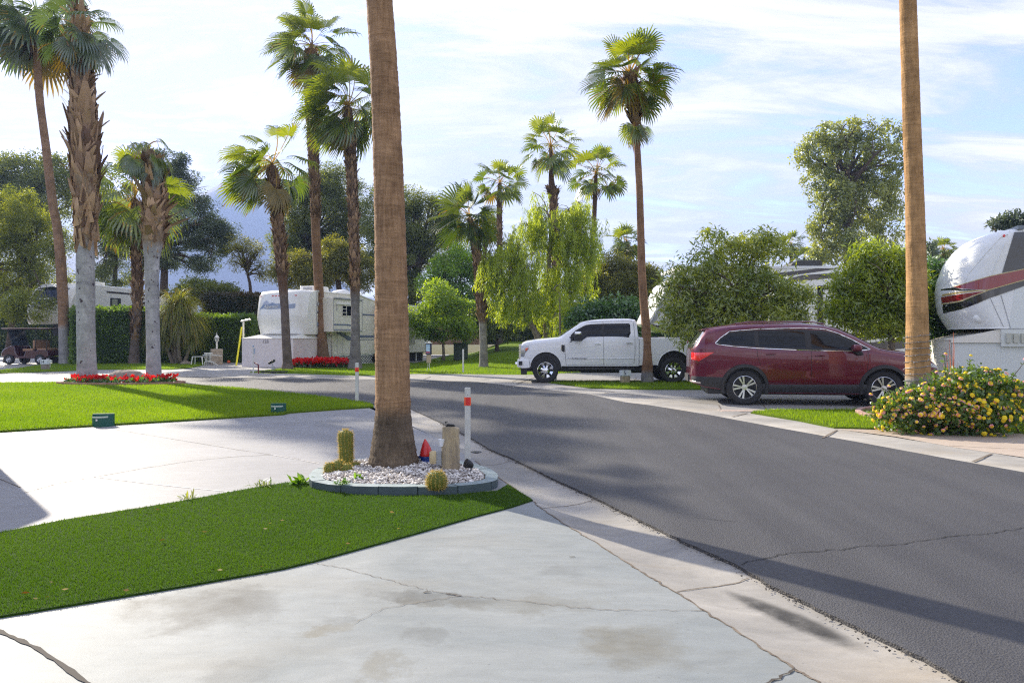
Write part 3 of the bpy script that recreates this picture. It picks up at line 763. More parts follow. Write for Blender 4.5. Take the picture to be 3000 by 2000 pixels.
lm_gold = leafmat('leaf_gold', (0.16, 0.13, 0.02), (0.38, 0.25, 0.03), tr=0.4, gloss=.05, tcol=(1.3, 1.1, .6))

# ------------------------------------------------------------------ palms
def fan_crown(n_fr, Rp, Rb, wind=(-0.25, 0, 0), e_hi=85, e_lo=-55, seed=0, seg=26, droop=0.35, dens_lo=1.0, azr=None):
    """returns green verts/faces (tri), rnd; gravity-bent fan fronds"""
    rg = np.random.default_rng(seed)
    V, Fc, rr, mi = [], [], [], []
    nv = 0
    wv = np.array(wind)
    for i in range(n_fr):
        u = (i + 0.5) / n_fr
        el = math.radians(e_hi + (e_lo - e_hi) * (u ** dens_lo)) + rg.normal(0, .08)
        az = i * 2.39996 + rg.normal(0, .25)
        if azr is not None: az = azr[0] + (az % (2*math.pi)) / (2*math.pi) * (azr[1] - azr[0])
        lp = Rp * rg.uniform(0.75, 1.15); lb = Rb * rg.uniform(0.8, 1.15)
        if el > math.radians(60): lb *= 0.85
        d = np.array([math.cos(az)*math.cos(el), math.sin(az)*math.cos(el), math.sin(el)])
        # petiole
        pts = [np.zeros(3)]; dd = d.copy()
        for k in range(5):
            dd = dd + (np.array([0, 0, -droop * 0.22]) + wv * 0.14); dd /= np.linalg.norm(dd); pts.append(pts[-1] + dd * lp / 5)
        s = np.cross(dd, [0, 0, 1.0]); ns = np.linalg.norm(s); s = s / ns if ns > .05 else np.array([math.sin(az), -math.cos(az), 0])
        tw = rg.normal(0, .45); nrm = np.cross(s, dd); s = s * math.cos(tw) + nrm * math.sin(tw); nrm = np.cross(s, dd)
        w0, w1 = 0.030, 0.016
        col = rg.random() * 0.5 + (0.25 if el > 0.6 else 0.0)
        for k in range(5):
            a, b = pts[k], pts[k+1]; wa = w0 + (w1 - w0) * k / 5; wb = w0 + (w1 - w0) * (k+1) / 5
            V += [a - s*wa, a + s*wa, b + s*wb, b - s*wb]; Fc += [(nv, nv+1, nv+2), (nv, nv+2, nv+3)]; rr += [.95, .95]; mi += [2, 2]; nv += 4
        hub = pts[-1]
        old = rg.random() < max(0.0, (u - 0.72)) * 1.3
        span = math.radians(118)
        da = 2 * span / seg
        for j in range(seg):
            ph = -span + (j + .5) * da
            L_ = lb * (0.62 + 0.38 * math.cos(ph * 0.72)) * rg.uniform(.92, 1.06)
            lift = 0.28 * abs(math.sin(ph))      # costapalmate fold
            def dirn(p): 
                q = dd * math.cos(p) + s * math.sin(p) + nrm * lift; return q / np.linalg.norm(q)
            dj = dirn(ph)
            rm = 0.50 * L_; jl, jr = dirn(ph - da * .52), dirn(ph + da * .52)
            gsag = np.array([0, 0, -1.0])
            b1 = hub + jl * rm + gsag * rm * rm / lb * droop * .35; b2 = hub + jr * rm + gsag * rm * rm / lb * droop * .35
            bm = hub + dj * rm * 1.02 + gsag * rm * rm / lb * droop * .35 - nrm * rm * 0.035
            r2 = 0.8 * L_
            cdir = dj + gsag * droop * 0.7 + wv * 0.5; cdir /= np.linalg.norm(cdir)
            m2 = bm + cdir * (r2 - rm); ww = rm * da * 0.30
            cdir2 = cdir + gsag * droop * 2.0 + wv * .5 + rg.normal(0, .26, 3); cdir2 /= np.linalg.norm(cdir2)
            tip = m2 + cdir2 * (L_ - r2)
            V += [hub, b1, bm, b2, m2 - s*math.cos(ph)*ww + dd*math.sin(ph)*ww, m2 + s*math.cos(ph)*ww - dd*math.sin(ph)*ww, tip]
            Fc += [(nv, nv+1, nv+2), (nv, nv+2, nv+3), (nv+1, nv+4, nv+2), (nv+2, nv+4, nv+5), (nv+2, nv+5, nv+3), (nv+4, nv+6, nv+5)]
            cc = np.clip(col + rg.normal(0, .12), 0, 1); rr += [cc]*6
            mi += [1 if old or (u > .5 and rg.random() < .02) else 0]*4 + [1 if old or rg.random() < (.16 if u > .35 else .03) else 0]*2
            nv += 7
    return np.array(V), np.array(Fc), np.array(rr), np.array(mi)

def trunk_mat(name, base_c, base_c2, up_c, up_c2, zsw, soft=0.3, ring=26.0, vert=60.0, bump=0.6, spots=None):
    """palm trunk; z = object height. lower colour below zsw, ring scars and vertical fibres as bump and colour"""
    m, t, b = newmat(name)
    tcn = N(t, 'ShaderNodeTexCoord'); sp = N(t, 'ShaderNodeSeparateXYZ'); L(t, tcn.outputs['Object'], sp.inputs[0])
    nz = N(t, 'ShaderNodeTexNoise', i_Scale=3.0, i_Detail=5.0); L(t, tcn.outputs['Object'], nz.inputs['Vector'])
    zz_ = M(t, 'ADD', sp.outputs[2], M(t, 'MULTIPLY', M(t, 'SUBTRACT', nz.outputs['Fac'], 0.5), soft * 1.6))
    k = N(t, 'ShaderNodeMapRange', interpolation_type='SMOOTHSTEP'); L(t, zz_, k.inputs[0]); k.inputs['From Min'].default_value = zsw - soft; k.inputs['From Max'].default_value = zsw + soft
    mpn = N(t, 'ShaderNodeMapping'); mpn.inputs['Scale'].default_value = (2.4, 2.4, ring); L(t, tcn.outputs['Object'], mpn.inputs[0])
    rg_ = N(t, 'ShaderNodeTexNoise', i_Scale=1.0, i_Detail=5.0, i_Roughness=0.65, i_Distortion=.9); L(t, mpn.outputs[0], rg_.inputs['Vector'])
    mv = N(t, 'ShaderNodeMapping'); mv.inputs['Scale'].default_value = (vert, vert, 4.5); L(t, tcn.outputs['Object'], mv.inputs[0])
    vf = N(t, 'ShaderNodeTexNoise', i_Scale=1.0, i_Detail=2.0, i_Roughness=0.5); L(t, mv.outputs[0], vf.inputs['Vector'])
    hh = M(t, 'ADD', M(t, 'MULTIPLY', rg_.outputs['Fac'], 0.5), M(t, 'MULTIPLY', vf.outputs['Fac'], 0.5))
    r = N(t, 'ShaderNodeMapRange'); L(t, hh, r.inputs[0]); r.inputs['From Min'].default_value = .28; r.inputs['From Max'].default_value = .66
    lowc = N(t, 'ShaderNodeMixRGB'); L(t, r.outputs[0], lowc.inputs[0]); lowc.inputs[1].default_value = c4(base_c2); lowc.inputs[2].default_value = c4(base_c)
    upc = N(t, 'ShaderNodeMixRGB'); L(t, r.outputs[0], upc.inputs[0]); upc.inputs[1].default_value = c4(up_c2); upc.inputs[2].default_value = c4(up_c)
    x = N(t, 'ShaderNodeMixRGB'); L(t, k.outputs[0], x.inputs[0]); L(t, lowc.outputs[0], x.inputs[1]); L(t, upc.outputs[0], x.inputs[2])
    # broad patches
    np2 = N(t, 'ShaderNodeTexNoise', i_Scale=2.4, i_Detail=8.0, i_Roughness=.7); L(t, tcn.outputs['Object'], np2.inputs['Vector'])
    r2 = N(t, 'ShaderNodeMapRange'); L(t, np2.outputs['Fac'], r2.inputs[0]); r2.inputs['From Min'].default_value = .3; r2.inputs['From Max'].default_value = .7; r2.inputs['To Min'].default_value = .58; r2.inputs['To Max'].default_value = 1.35
    sc = N(t, 'ShaderNodeVectorMath', operation='SCALE'); L(t, x.outputs[0], sc.inputs[0]); L(t, r2.outputs[0], sc.inputs['Scale'])
    outc = sc.outputs[0]
    if spots:
        ms = N(t, 'ShaderNodeMapping'); ms.inputs['Scale'].default_value = (5, 5, 3.2); L(t, tcn.outputs['Object'], ms.inputs[0])
        v = N(t, 'ShaderNodeTexNoise', i_Scale=1.9, i_Detail=2.0, i_Roughness=.4); L(t, ms.outputs[0], v.inputs['Vector'])
        rs = N(t, 'ShaderNodeMapRange'); L(t, v.outputs['Fac'], rs.inputs[0]); rs.inputs['From Min'].default_value = .68; rs.inputs['From Max'].default_value = .72
        ks = M(t, 'MULTIPLY', rs.outputs[0], M(t, 'SUBTRACT', 1.0, k.outputs[0]))
        xx = N(t, 'ShaderNodeMixRGB'); L(t, ks, xx.inputs[0]); L(t, outc, xx.inputs[1]); xx.inputs[2].default_value = c4(spots); outc = xx.outputs[0]
    L(t, outc, b.inputs['Base Color']); b.inputs['Roughness'].default_value = .92; b.inputs['Specular IOR Level'].default_value = .15
    bp = N(t, 'ShaderNodeBump', i_Strength=bump, i_Distance=0.03); L(t, hh, bp.inputs['Height']); L(t, bp.outputs[0], b.inputs['Normal'])
    return m

def trunk_mesh(mb, path, radii, n=22, step=0.05, ringamp=0.012, seed=0):
    """dense trunk with real ring scars; path rel. to base"""
    rg = random.Random(seed)
    P_ = [Vector(p) for p in path]; d = [0.0]
    for a, b in zip(P_, P_[1:]): d.append(d[-1] + (b - a).length)
    k = max(8, int(d[-1] / step)); vs = []
    xs_ = [p.x for p in P_]; ys_ = [p.y for p in P_]; zs_ = [p.z for p in P_]
    # smooth path by cubic-ish interpolation
    def ip(s, a): 
        return float(np.interp(s, d, a))
    rows = []
    for i in range(k + 1):
        s = d[-1] * i / k
        e = 0.35
        c = Vector(tuple((ip(max(0, s-e), a) + 2*ip(s, a) + ip(min(d[-1], s+e), a)) / 4 for a in (xs_, ys_, zs_)))
        if i == 0: c = P_[0].copy()
        r = ip(s, radii)
        rj = r * (1 + rg.uniform(-ringamp, ringamp)) ; sq = rg.uniform(-.006, .006)
        for j in range(n):
            th = 2 * math.pi * j / n
            rr_ = rj * (1 + 0.02 * math.sin(3 * th + s * .7) + sq * math.sin(th * 5) + rg.uniform(-ringamp, ringamp) * .5)
            vs.append((c.x + rr_ * math.cos(th), c.y + rr_ * math.sin(th), c.z))
    mb.add(vs, [(i*n+j, i*n+(j+1) % n, (i+1)*n+(j+1) % n, (i+1)*n+j) for i in range(k) for j in range(n)])

def boots(path, radii, z0, z1, count, size, out=0.5, seed=0, shag=0.0, fl=1.0, up=True):
    """old leaf bases: tapered curved wedges spiralling up the trunk. returns V, F(quads), rnd"""
    rg = np.random.default_rng(seed)
    P_ = [Vector(p) for p in path]; zs_ = [p.z for p in P_]; V, Fc, rr = [], [], []; nv = 0
    for i in range(count):
        u = (i + rg.random() * .6) / count; z = z0 + (z1 - z0) * u
        cx = float(np.interp(z, zs_, [p.x for p in P_])); cy = float(np.interp(z, zs_, [p.y for p in P_])); r = float(np.interp(z, zs_, radii))
        az = i * 2.39996 + rg.normal(0, .12)
        o = np.array([math.cos(az), math.sin(az), 0]); s = np.array([-math.sin(az), math.cos(az), 0]); zv = np.array([0, 0, 1.0 if up else -1.0])
        s = s * math.cos(.5*rg.normal()) + zv * math.sin(.5*rg.normal()) * .6 if shag else s + zv * rg.choice([-.4, .4])
        L_ = size * rg.uniform(.6, 1.3); w = L_ * 0.26 * rg.uniform(.7, 1.3) * fl
        c = np.array([cx, cy, z]) + o * r * 0.9
        ob = out * rg.uniform(.5, 1.5)
        a = c - s*w; b = c + s*w; mid = c + zv*L_*.5 + o*L_*ob*.35; tip = c + zv*L_*(.9) + o*L_*ob
        if shag: tip += rg.normal(0, shag, 3) * L_
        th = o * 0.02
        V += [a, b, mid + s*w*.7 + th, mid - s*w*.7 + th, tip + s*w*.22, tip - s*w*.22, c + o*(-.03) + zv*L_*.5]
        Fc += [(nv, nv+1, nv+2, nv+3), (nv+3, nv+2, nv+4, nv+5), (nv+1, nv+2, nv+6, nv+6), (nv, nv+6, nv+3, nv+3), (nv+5, nv+4, nv+6, nv+6)]
        q = rg.random(); rr += [q]*5; nv += 7
    F2 = []
    r2 = []
    for f, q in zip(Fc, rr):
        f = list(dict.fromkeys(f))
        F2.append((f[0], f[1], f[2])); r2.append(q)
        if len(f) == 4: F2.append((f[0], f[2], f[3])); r2.append(q)
    return np.array(V), np.array(F2), np.array(r2)

lm_boot = leafmat('dead_leaf_base', (0.075, 0.042, 0.022), (0.36, 0.23, 0.13), tr=0.05, gloss=0.02)
lm_boot2 = leafmat('dead_leaf_base_grey', (0.13, 0.07, 0.038), (0.54, 0.36, 0.21), tr=0.08, gloss=0.02)
tm_plain = trunk_mat('palm_trunk_brown', (0.25, 0.165, 0.10), (0.11, 0.07, 0.045), (0.30, 0.18, 0.10), (0.15, 0.085, 0.05), 1.2, ring=24, vert=30)
tm_white = trunk_mat('palm_trunk_whitewashed', (0.42, 0.41, 0.42), (0.27, 0.26, 0.27), (0.34, 0.25, 0.17), (0.18, 0.13, 0.09), 4.3, soft=.15, ring=14, vert=12, bump=.3, spots=(0.07, 0.05, 0.06))
tm_boot = trunk_mat('palm_trunk_dark', (0.19, 0.15, 0.125), (0.09, 0.07, 0.06), (0.17, 0.10, 0.06), (0.07, 0.04, 0.025), 3.4, ring=20, vert=25)

def palm(name, label, pts, Y, radii_px, tmat, crown=None, bootz=None, skirt=None, group='fan palms', ringamp=0.012, step=0.06, dY=0.0, crown_px=None, n=22, extra=None):
    """pts: trunk centre line in photo pixels from base up (at depth Y); radii_px: widths in pixels /2; crown: dict for fan_crown"""
    bx, by = pts[0]
    base = P(bx, by, Y); base.z = 0.0
    W_ = [P(x, y, Y) for x, y in pts]
    path = [Vector((w.x - base.x, dY * i / len(pts), w.z)) for i, w in enumerate(W_)]; path[0].z = -0.03
    rad = [r * Y / F for r in radii_px]
    root = thing(name, label, 'palm', base, group=group)
    mb = MB(); trunk_mesh(mb, path, rad, n=n, ringamp=ringamp, step=step, seed=hash(label) % 1000 if False else len(label)); mb.build('trunk', tmat, root, smooth=180)
    for (z0, z1, cnt, size, out, sh, fl, mm, up) in (bootz or []):
        V, Fc, rr_ = boots(path, rad, z0, z1, cnt, size, out, seed=cnt, shag=sh, fl=fl, up=up)
        npmesh('leaf_bases', V, Fc, mm, root, rnd=rr_, k=3)
    if crown:
        c = dict(crown); off = Vector(c.pop('off', (0, 0, 0))); ms = c.pop('mats', [lm_palm, lm_gold, lm_gold])
        V, Fc, rr_, mi = fan_crown(**c)
        V = V + np.array(path[-1] + off)
        npmesh('crown', V, Fc, ms, root, rnd=rr_, mi=mi, k=3)
    return root

S1 = lambda **k: dict(dict(n_fr=34, Rp=0.85, Rb=1.05, wind=(-0.3, 0, 0), seed=1), **k)
palm('palm_tree', 'thick bare palm trunk rising from the white gravel planter', [(1152,1392),(1152,1370),(1150,1300),(1148,1215),(1146,1150),(1143,1000),(1138,700),(1128,400),(1116,150),(1104,0),(1094,-160),(1085,-500),(1075,-1400)], 7.47,
     [75,73,63,52,51.5,50.5,46,43,40.5,39,38,36,34], trunk_mat('palm_trunk_near', (0.19, 0.145, 0.10), (0.065, 0.048, 0.035), (0.41, 0.255, 0.14), (0.19, 0.108, 0.056), 0.66, soft=.10, ring=22, vert=44, bump=1.0), ringamp=0.022, step=0.026, n=44,
     crown=S1(n_fr=30, Rp=.9, Rb=1.0, seed=11), dY=0.25)
palm('palm_tree', 'tall tan palm trunk behind the flowering lantana bush', [(2692,1232),(2690,1080),(2688,1000),(2686,850),(2680,600),(2672,400),(2664,150),(2660,0),(2654,-180),(2640,-700)], 12.5,
     [36,33.5,31,28,25.5,24.5,23.5,23,22,21], trunk_mat('palm_trunk_tan', (0.33, 0.30, 0.26), (0.18, 0.16, 0.13), (0.48, 0.29, 0.13), (0.26, 0.15, 0.065), 0.75, soft=.06, ring=26, vert=26, bump=.8), ringamp=0.012, step=0.03, n=32,
     crown=S1(n_fr=30, Rp=.9, Rb=1.0, seed=12))
# shaggy pair in the red flower bed
palm('palm_tree', 'big shaggy palm with pale grey lower trunk in red flower bed', [(255,1125),(255,1110),(253,1040),(251,930),(251,840),(250,720),(252,600),(250,520),(245,400),(240,280),(236,160),(233,95)], 22.6,
     [31,27.5,25,24.5,25,24,27,36,35,28,22,16], tm_white, n=28,
     bootz=[(4.6, 8.2, 150, 0.95, .10, .10, .9, lm_boot2, True), (6.0, 11.0, 150, 0.75, .22, .14, .7, lm_boot2, True), (4.0, 6.2, 60, 0.75, .03, .04, 1.2, lm_boot2, True), (8.5, 11.6, 60, .35, .5, .2, .6, lm_boot, True)],
     crown=S1(n_fr=19, Rp=.8, Rb=.9, seed=3, wind=(-.1, 0, 0), off=(0, 0, .1), droop=.95, mats=[lm_palmb, lm_gold, lm_dead]))
palm('palm_tree', 'thin shaggy palm with pale grey spotted trunk beside boulder', [(450,1122),(450,1106),(449,1040),(447,930),(446,840),(445,760),(450,700),(453,640),(448,560),(440,480),(432,430)], 23.0,
     [27,22,19,18.5,19.5,20,30,32,30,20,13], tm_white, n=24,
     bootz=[(3.9, 5.6, 90, 0.7, .12, .14, .9, lm_boot2, True), (4.6, 6.8, 90, 0.6, .28, .18, .7, lm_boot2, True), (4.4, 5.6, 16, .5, .9, .3, .9, lm_dead, True)],
     crown=S1(n_fr=13, Rp=.75, Rb=.62, seed=5, wind=(-.25, 0, 0), droop=1.3, e_hi=55, e_lo=-60, mats=[lm_palm, lm_gold, lm_dead]))
palm('palm_tree', 'very tall slender palm behind the leaning yellow green tree', [(191,1068),(188,1010),(186,900),(178,760),(166,650),(157,620),(146,530),(134,424),(124,350),(117,300),(110,200),(107,100),(105,40)], 39,
     [17,14.5,14,14,12,12,12,11,10.5,10.5,10.5,10,9], trunk_mat('palm_trunk_left', (0.36,0.35,0.35), (0.22,0.21,0.2), (0.33,0.205,0.125), (0.17,0.10,0.06), 2.0, soft=.2, ring=14, vert=20),
     bootz=[(17.0, 18.4, 70, .8, .5, .2, .9, lm_boot, False)],
     crown=S1(n_fr=34, Rp=1.9, Rb=1.8, seed=7, wind=(-.2, 0, 0), droop=.55, e_lo=-65, mats=[lm_palmb, lm_gold, lm_palmb]))
palm('palm_tree', 'brown ragged palm standing against the clipped hedge', [(392,1066),(394,1020),(399,960),(402,900),(402,840),(400,760),(398,680),(395,610),(394,580)], 39.5,
     [17,13,12,12.5,13,13,12,11,10], tm_boot, bootz=[(1.2, 8.2, 260, 0.42, .35, .12, 1, lm_boot, True)],
     crown=S1(n_fr=36, Rp=1.9, Rb=1.7, seed=9, wind=(-.2, 0, 0), droop=.8, e_lo=-65, mats=[lm_palm, lm_gold, lm_gold]))
# three in front of the white trailer
palm('palm_tree', 'left palm of three before the white trailer, crown blown left', [(842,1085),(842,1060),(838,1000),(834,900),(826,800),(816,680),(806,580),(800,520),(797,480)], 32.4,
     [18,13.5,12.5,11.5,14.5,16,16,15,11], tm_boot, bootz=[(4.1, 8.6, 300, 0.38, .28, .06, 1.1, lm_boot, True)],
     crown=S1(n_fr=32, Rp=1.4, Rb=1.2, seed=21, e_hi=68, wind=(-.85, 0, -.1), droop=.6, e_lo=-62))
palm('palm_tree', 'tallest palm of three before the white trailer', [(947,1073),(945,1030),(941,980),(936,880),(930,760),(926,700),(922,560),(917,420),(913,300),(911,200),(912,140)], 36.3,
     [25,17,14.5,13.5,13,12.5,14,15,16,22,14], tm_plain, bootz=[(7.2, 15.2, 420, 0.36, .28, .08, 1.1, lm_boot, True), (12.2,15.6, 80, .45, .45, .15, .9, lm_boot, True)],
     crown=S1(n_fr=36, Rp=1.35, Rb=1.25, seed=22, wind=(-.75, 0, -.05), droop=.5, e_lo=-55, off=(0, 0, .1)))
palm('palm_tree', 'palm with dark trunk beside the white lattice, right of three', [(1040,1082),(1040,1050),(1041,1000),(1041,900),(1040,860),(1040,780),(1035,640),(1030,520),(1025,420),(1020,350),(1019,310)], 32.9,
     [22,17,13.5,12,14,13,13.5,15,17,15,11], trunk_mat('palm_trunk_grey', (0.24, 0.22, 0.205), (0.12, 0.11, 0.10), (0.15,0.10,0.06), (0.07,0.04,0.025), 3.3, ring=18, vert=22), bootz=[(3.6, 10.6, 380, 0.36, .26, .06, 1.1, lm_boot, True)],
     crown=S1(n_fr=42, Rp=1.35, Rb=1.4, seed=23, wind=(-.75, 0, -.05), droop=.55, e_lo=-58))
palm('palm_tree', 'leaning palm with yellowing fronds on the bright lawn', [(1417,1080),(1417,1060),(1416,1000),(1415,945),(1411,900),(1406,820),(1399,760),(1391,700),(1382,660),(1375,635)], 33.8,
     [15,13,11,11.5,15,14,13,12,11,9], trunk_mat('palm_trunk_lawn', (0.30,0.28,0.25), (0.17,0.15,0.13), (0.17,0.11,0.075), (0.08,0.05,0.03), 2.1, soft=.1, ring=18, vert=22), bootz=[(2.1, 6.4, 240, 0.36, .32, .07, 1.1, lm_boot, True)],
     crown=S1(n_fr=20, Rp=.95, Rb=1.25, seed=24, wind=(-.22, 0, 0), droop=.4, e_lo=-45, mats=[leafmat('leaf_palm_bright', (0.03,0.06,0.01), (0.15,0.20,0.02), tr=.45), lm_gold, lm_gold]))
palm('palm_tree', 'tall round-crowned palm by the white pickup', [(1897,1121),(1896,1090),(1896,1040),(1893,960),(1887,900),(1880,800),(1877,670),(1874,560),(1868,446),(1862,360),(1855,310),(1848,260),(1843,225)], 22.8,
     [19,16.5,15,13,12.5,11.5,10.5,10,9.5,9.5,15,22,13], trunk_mat('palm_trunk_road', (0.25,0.24,0.235), (0.14,0.13,0.13), (0.30,0.175,0.10), (0.16,0.09,0.05), .35, soft=.08, ring=22, vert=30), ringamp=.016,
     bootz=[(8.2, 9.5, 150, .28, .45, .15, 1.3, lm_boot, True), (8.0, 8.6, 30, .3, .6, .3, 1.5, lm_dead, True)],
     crown=S1(n_fr=36, Rp=.85, Rb=.9, seed=31, wind=(-.06, 0, 0), droop=.42, e_lo=-52, off=(0, 0, .05), dens_lo=.85))
V, Fc, rr_, mi = fan_crown(4, .55, .6, wind=(0, 0, 0), e_hi=-50, e_lo=-85, seed=33, droop=.5)
pr = [o for o in COL.objects if o.get('label') == 'tall round-crowned palm by the white pickup'][0]
w_ = P(1858, 330, 22.8); V = V + np.array((w_.x - pr.location.x, 0, w_.z)); npmesh('hanging_fronds', V, Fc, [lm_palm, lm_gold, lm_gold], pr, rnd=rr_, mi=mi, k=3)
# far palms
palm('palm_tree', 'far palm with flat crown left of the weeping tree', [(1465,1010),(1465,800),(1464,700),(1463,600),(1464,535)], 55, [9,8,8,7.5,6], tm_boot, bootz=[(5, 12, 120, .35, .3, .06, 1, lm_boot, True)],
     crown=S1(n_fr=26, Rp=1.25, Rb=1.15, seed=41, wind=(-.1, 0, 0), droop=.45, e_lo=-40, seg=16), step=.15, n=12)
palm('palm_tree', 'tall thick-necked palm above the weeping tree', [(1632,1030),(1630,860),(1627,700),(1620,570),(1616,545),(1614,500),(1613,430)], 45, [13,12,12,13,10,6,5], tm_boot, bootz=[(4.5, 10.2, 180, .36, .32, .08, 1, lm_boot, True), (10.0, 10.5, 40, .45, .6, .2, 1, lm_boot, True)],
     crown=S1(n_fr=36, Rp=1.45, Rb=.95, seed=42, wind=(-.08, 0, 0), droop=.5, e_lo=-50, seg=16), step=.15, n=12)
palm('palm_tree', 'far palm right of the thick-necked palm', [(1722,1010),(1728,900),(1735,780),(1740,650),(1744,560),(1746,508)], 48, [9,8,7,7,6.5,5], tm_boot, bootz=[(1.8, 4.5, 60, .35, .4, .06, 1, lm_boot, True)],
     crown=S1(n_fr=34, Rp=1.35, Rb=1.0, seed=43, wind=(-.08, 0, 0), droop=.5, e_lo=-48, seg=16), step=.15, n=12)
palm('palm_tree', 'small distant palm left of the tall round-crowned palm', [(1838,1000),(1838,860),(1838,770),(1835,708)], 62, [7,7,6.5,5], tm_boot, bootz=[(5, 9, 60, .5, .5, .1, 1.2, lm_boot, True)],
     crown=S1(n_fr=26, Rp=1.0, Rb=1.15, seed=44, wind=(0, 0, 0), droop=.45, e_lo=-60, seg=14), step=.3, n=10)
palm('palm_tree', 'tiny distant palm left of the tall eucalyptus', [(2317,1000),(2317,860),(2318,770),(2319,715)], 80, [6,5,5,4], tm_boot,
     crown=S1(n_fr=24, Rp=.95, Rb=1.1, seed=45, wind=(0, 0, 0), droop=.5, e_lo=-60, seg=12), step=.3, n=10)
palm('palm_tree', 'tiny palm crown above the trailer roof air conditioner', [(2356,1000),(2356,860),(2357,756)], 78, [6,5,4], tm_boot,
     crown=S1(n_fr=20, Rp=.7, Rb=.9, seed=46, wind=(0, 0, 0), droop=.5, e_lo=-50, seg=12), step=.3, n=10)
palm('palm_tree', 'distant palm left of the curved trailer nose', [(2762,1000),(2762,860),(2764,730)], 62, [6,5,4], tm_boot,
     crown=S1(n_fr=22, Rp=.7, Rb=.75, seed=47, wind=(0, 0, 0), droop=.4, e_lo=-60, seg=12), step=.3, n=10)
palm('palm_tree', 'distant dark palm behind the leaning lawn palm', [(1421,1000),(1421,800),(1420,660)], 62, [8,7,6], tm_boot,
     crown=S1(n_fr=30, Rp=.8, Rb=1.1, seed=48, wind=(-.1, 0, 0), droop=.6, e_lo=-70, seg=14), step=.3, n=10)

# ------------------------------------------------------------------ broad-leaved trees
def lob(base, Y, l):   # lobes from photo pixels: (px, py, rx_px, ry_px, depth offset, ry)
    out = []
    for q in l:
        px, py, rx, rz = q[:4]; dy = q[4] if len(q) > 4 else 0.0; ry = q[5] if len(q) > 5 else rx * Y / F
        w = P(px, py, Y + dy); out.append((w.x - base[0], w.y - base[1], w.z, rx * (Y + dy) / F, ry, rz * (Y + dy) / F))
    return out
def ptree(name, label, bpx, Y, tpx, lobes, **k):
    base = (P(bpx, 990, Y).x, Y, 0.0 if 'bz' not in k else k.pop('bz'))
    tr = [Vector((0, 0, -.1))] + [Vector((P(x, y, Y).x - base[0], 0, P(x, y, Y).z - base[2])) for x, y in tpx]
    lb = [(a, b, c - base[2], d, e, f) for a, b, c, d, e, f in lob(base, Y, lobes)]
    return tree(name, label, base, tr, lb, **k)

ptree('tree', 'yellow green feathery tree with leaning dark trunk over the golf cart', 20, 42.5, [(36,940),(62,900),(88,850),(95,790)],
      [(40,640,110,95),(110,700,90,100),(20,760,90,110),(150,780,55,85),(-60,660,100,120),(90,850,60,50),(20,870,55,40),(-90,800,90,100),(95,890,55,38,-3.6),(30,900,50,35,-3.6)], leaf=.19, mleaf=lm_yel, mbark=bark_brown, nclump=340, per=190, rc=.62, aspect=.22, tr=.17, droop=.5, hang=.15, group='background trees')
ptree('tree', 'dark green wide tree at the far left edge', 60, 66, [(60,800),(60,700)], [(-10,540,90,80),(70,500,80,50),(150,510,70,60),(215,530,70,70),(-60,560,90,90),(130,600,90,70),(20,620,90,70)], leaf=.24, mleaf=lm_dark, mbark=bark_brown, nclump=280, per=190, rc=.9, aspect=.35, tr=.3, group='background trees')
ptree('tree', 'dark wispy tree filling the gap between the two shaggy palms', 330, 60, [(335,860),(340,760),(350,700)], [(330,560,60,70),(300,640,60,70),(360,700,60,80),(290,760,60,70),(350,800,70,40)], leaf=.21, mleaf=lm_dark, mbark=bark_brown, nclump=170, per=160, rc=.75, aspect=.25, tr=.22, droop=.5, group='background trees')
ptree('tree', 'blue green pine with open crown and dark trunk behind the trailer', 478, 56, [(478,900),(480,850),(482,780),(480,720)],
      [(495,480,55,45),(540,530,45,50),(580,600,60,45),(510,600,55,50),(470,540,45,50),(620,670,60,40),(550,690,60,45),(640,720,42,30),(480,760,70,35),(590,770,50,25),(660,690,30,25)], leaf=.20, mleaf=lm_blue, mbark=bark_brown, nclump=320, per=170, rc=.55, aspect=.25, tr=.38, limbs=34, group='background trees', shell=.3)
ptree('tree', 'sparse small tree with thin crooked stems behind the trailer', 735, 52, [(738,900),(732,830),(722,790)], [(715,735,42,38),(750,720,30,30),(700,780,30,22),(765,790,28,35),(690,710,25,22)], leaf=.15, mleaf=lm_olive, mbark=bark_brown, nclump=80, per=60, rc=.5, aspect=.3, tr=.15, limbs=26, group='background trees')
ptree('tree', 'low dark green bushy tree between the pine and the white trailer', 600, 50, [(600,900),(600,880)], [(590,850,60,40),(650,870,50,40),(545,870,40,30)], leaf=.15, mleaf=lm_dark, mbark=bark_brown, nclump=150, per=110, rc=.5, tr=.15, group='background trees')
ptree('tree', 'olive and dark pine canopy directly behind the white trailer', 900, 60, [(905,860),(900,780),(890,720)],
      [(870,620,70,60),(930,560,70,50),(960,640,90,70),(850,720,60,60),(1000,560,60,50),(1040,620,60,80),(920,740,100,60),(1020,750,80,70),(980,510,40,25)], leaf=.22, mleaf=lm_dark, mbark=bark_brown, nclump=380, per=210, rc=.75, aspect=.25, tr=.4, limbs=34, group='background trees')
ptree('tree', 'lighter olive tree in front of the pines behind the trailer', 1000, 50, [(1000,900),(990,820),(985,780)], [(860,790,60,55),(940,800,70,50),(1010,770,60,55),(1060,800,50,50),(985,730,40,30)], leaf=.19, mleaf=lm_olive, mbark=bark_brown, nclump=220, per=180, rc=.55, aspect=.25, tr=.25, limbs=26, group='background trees')
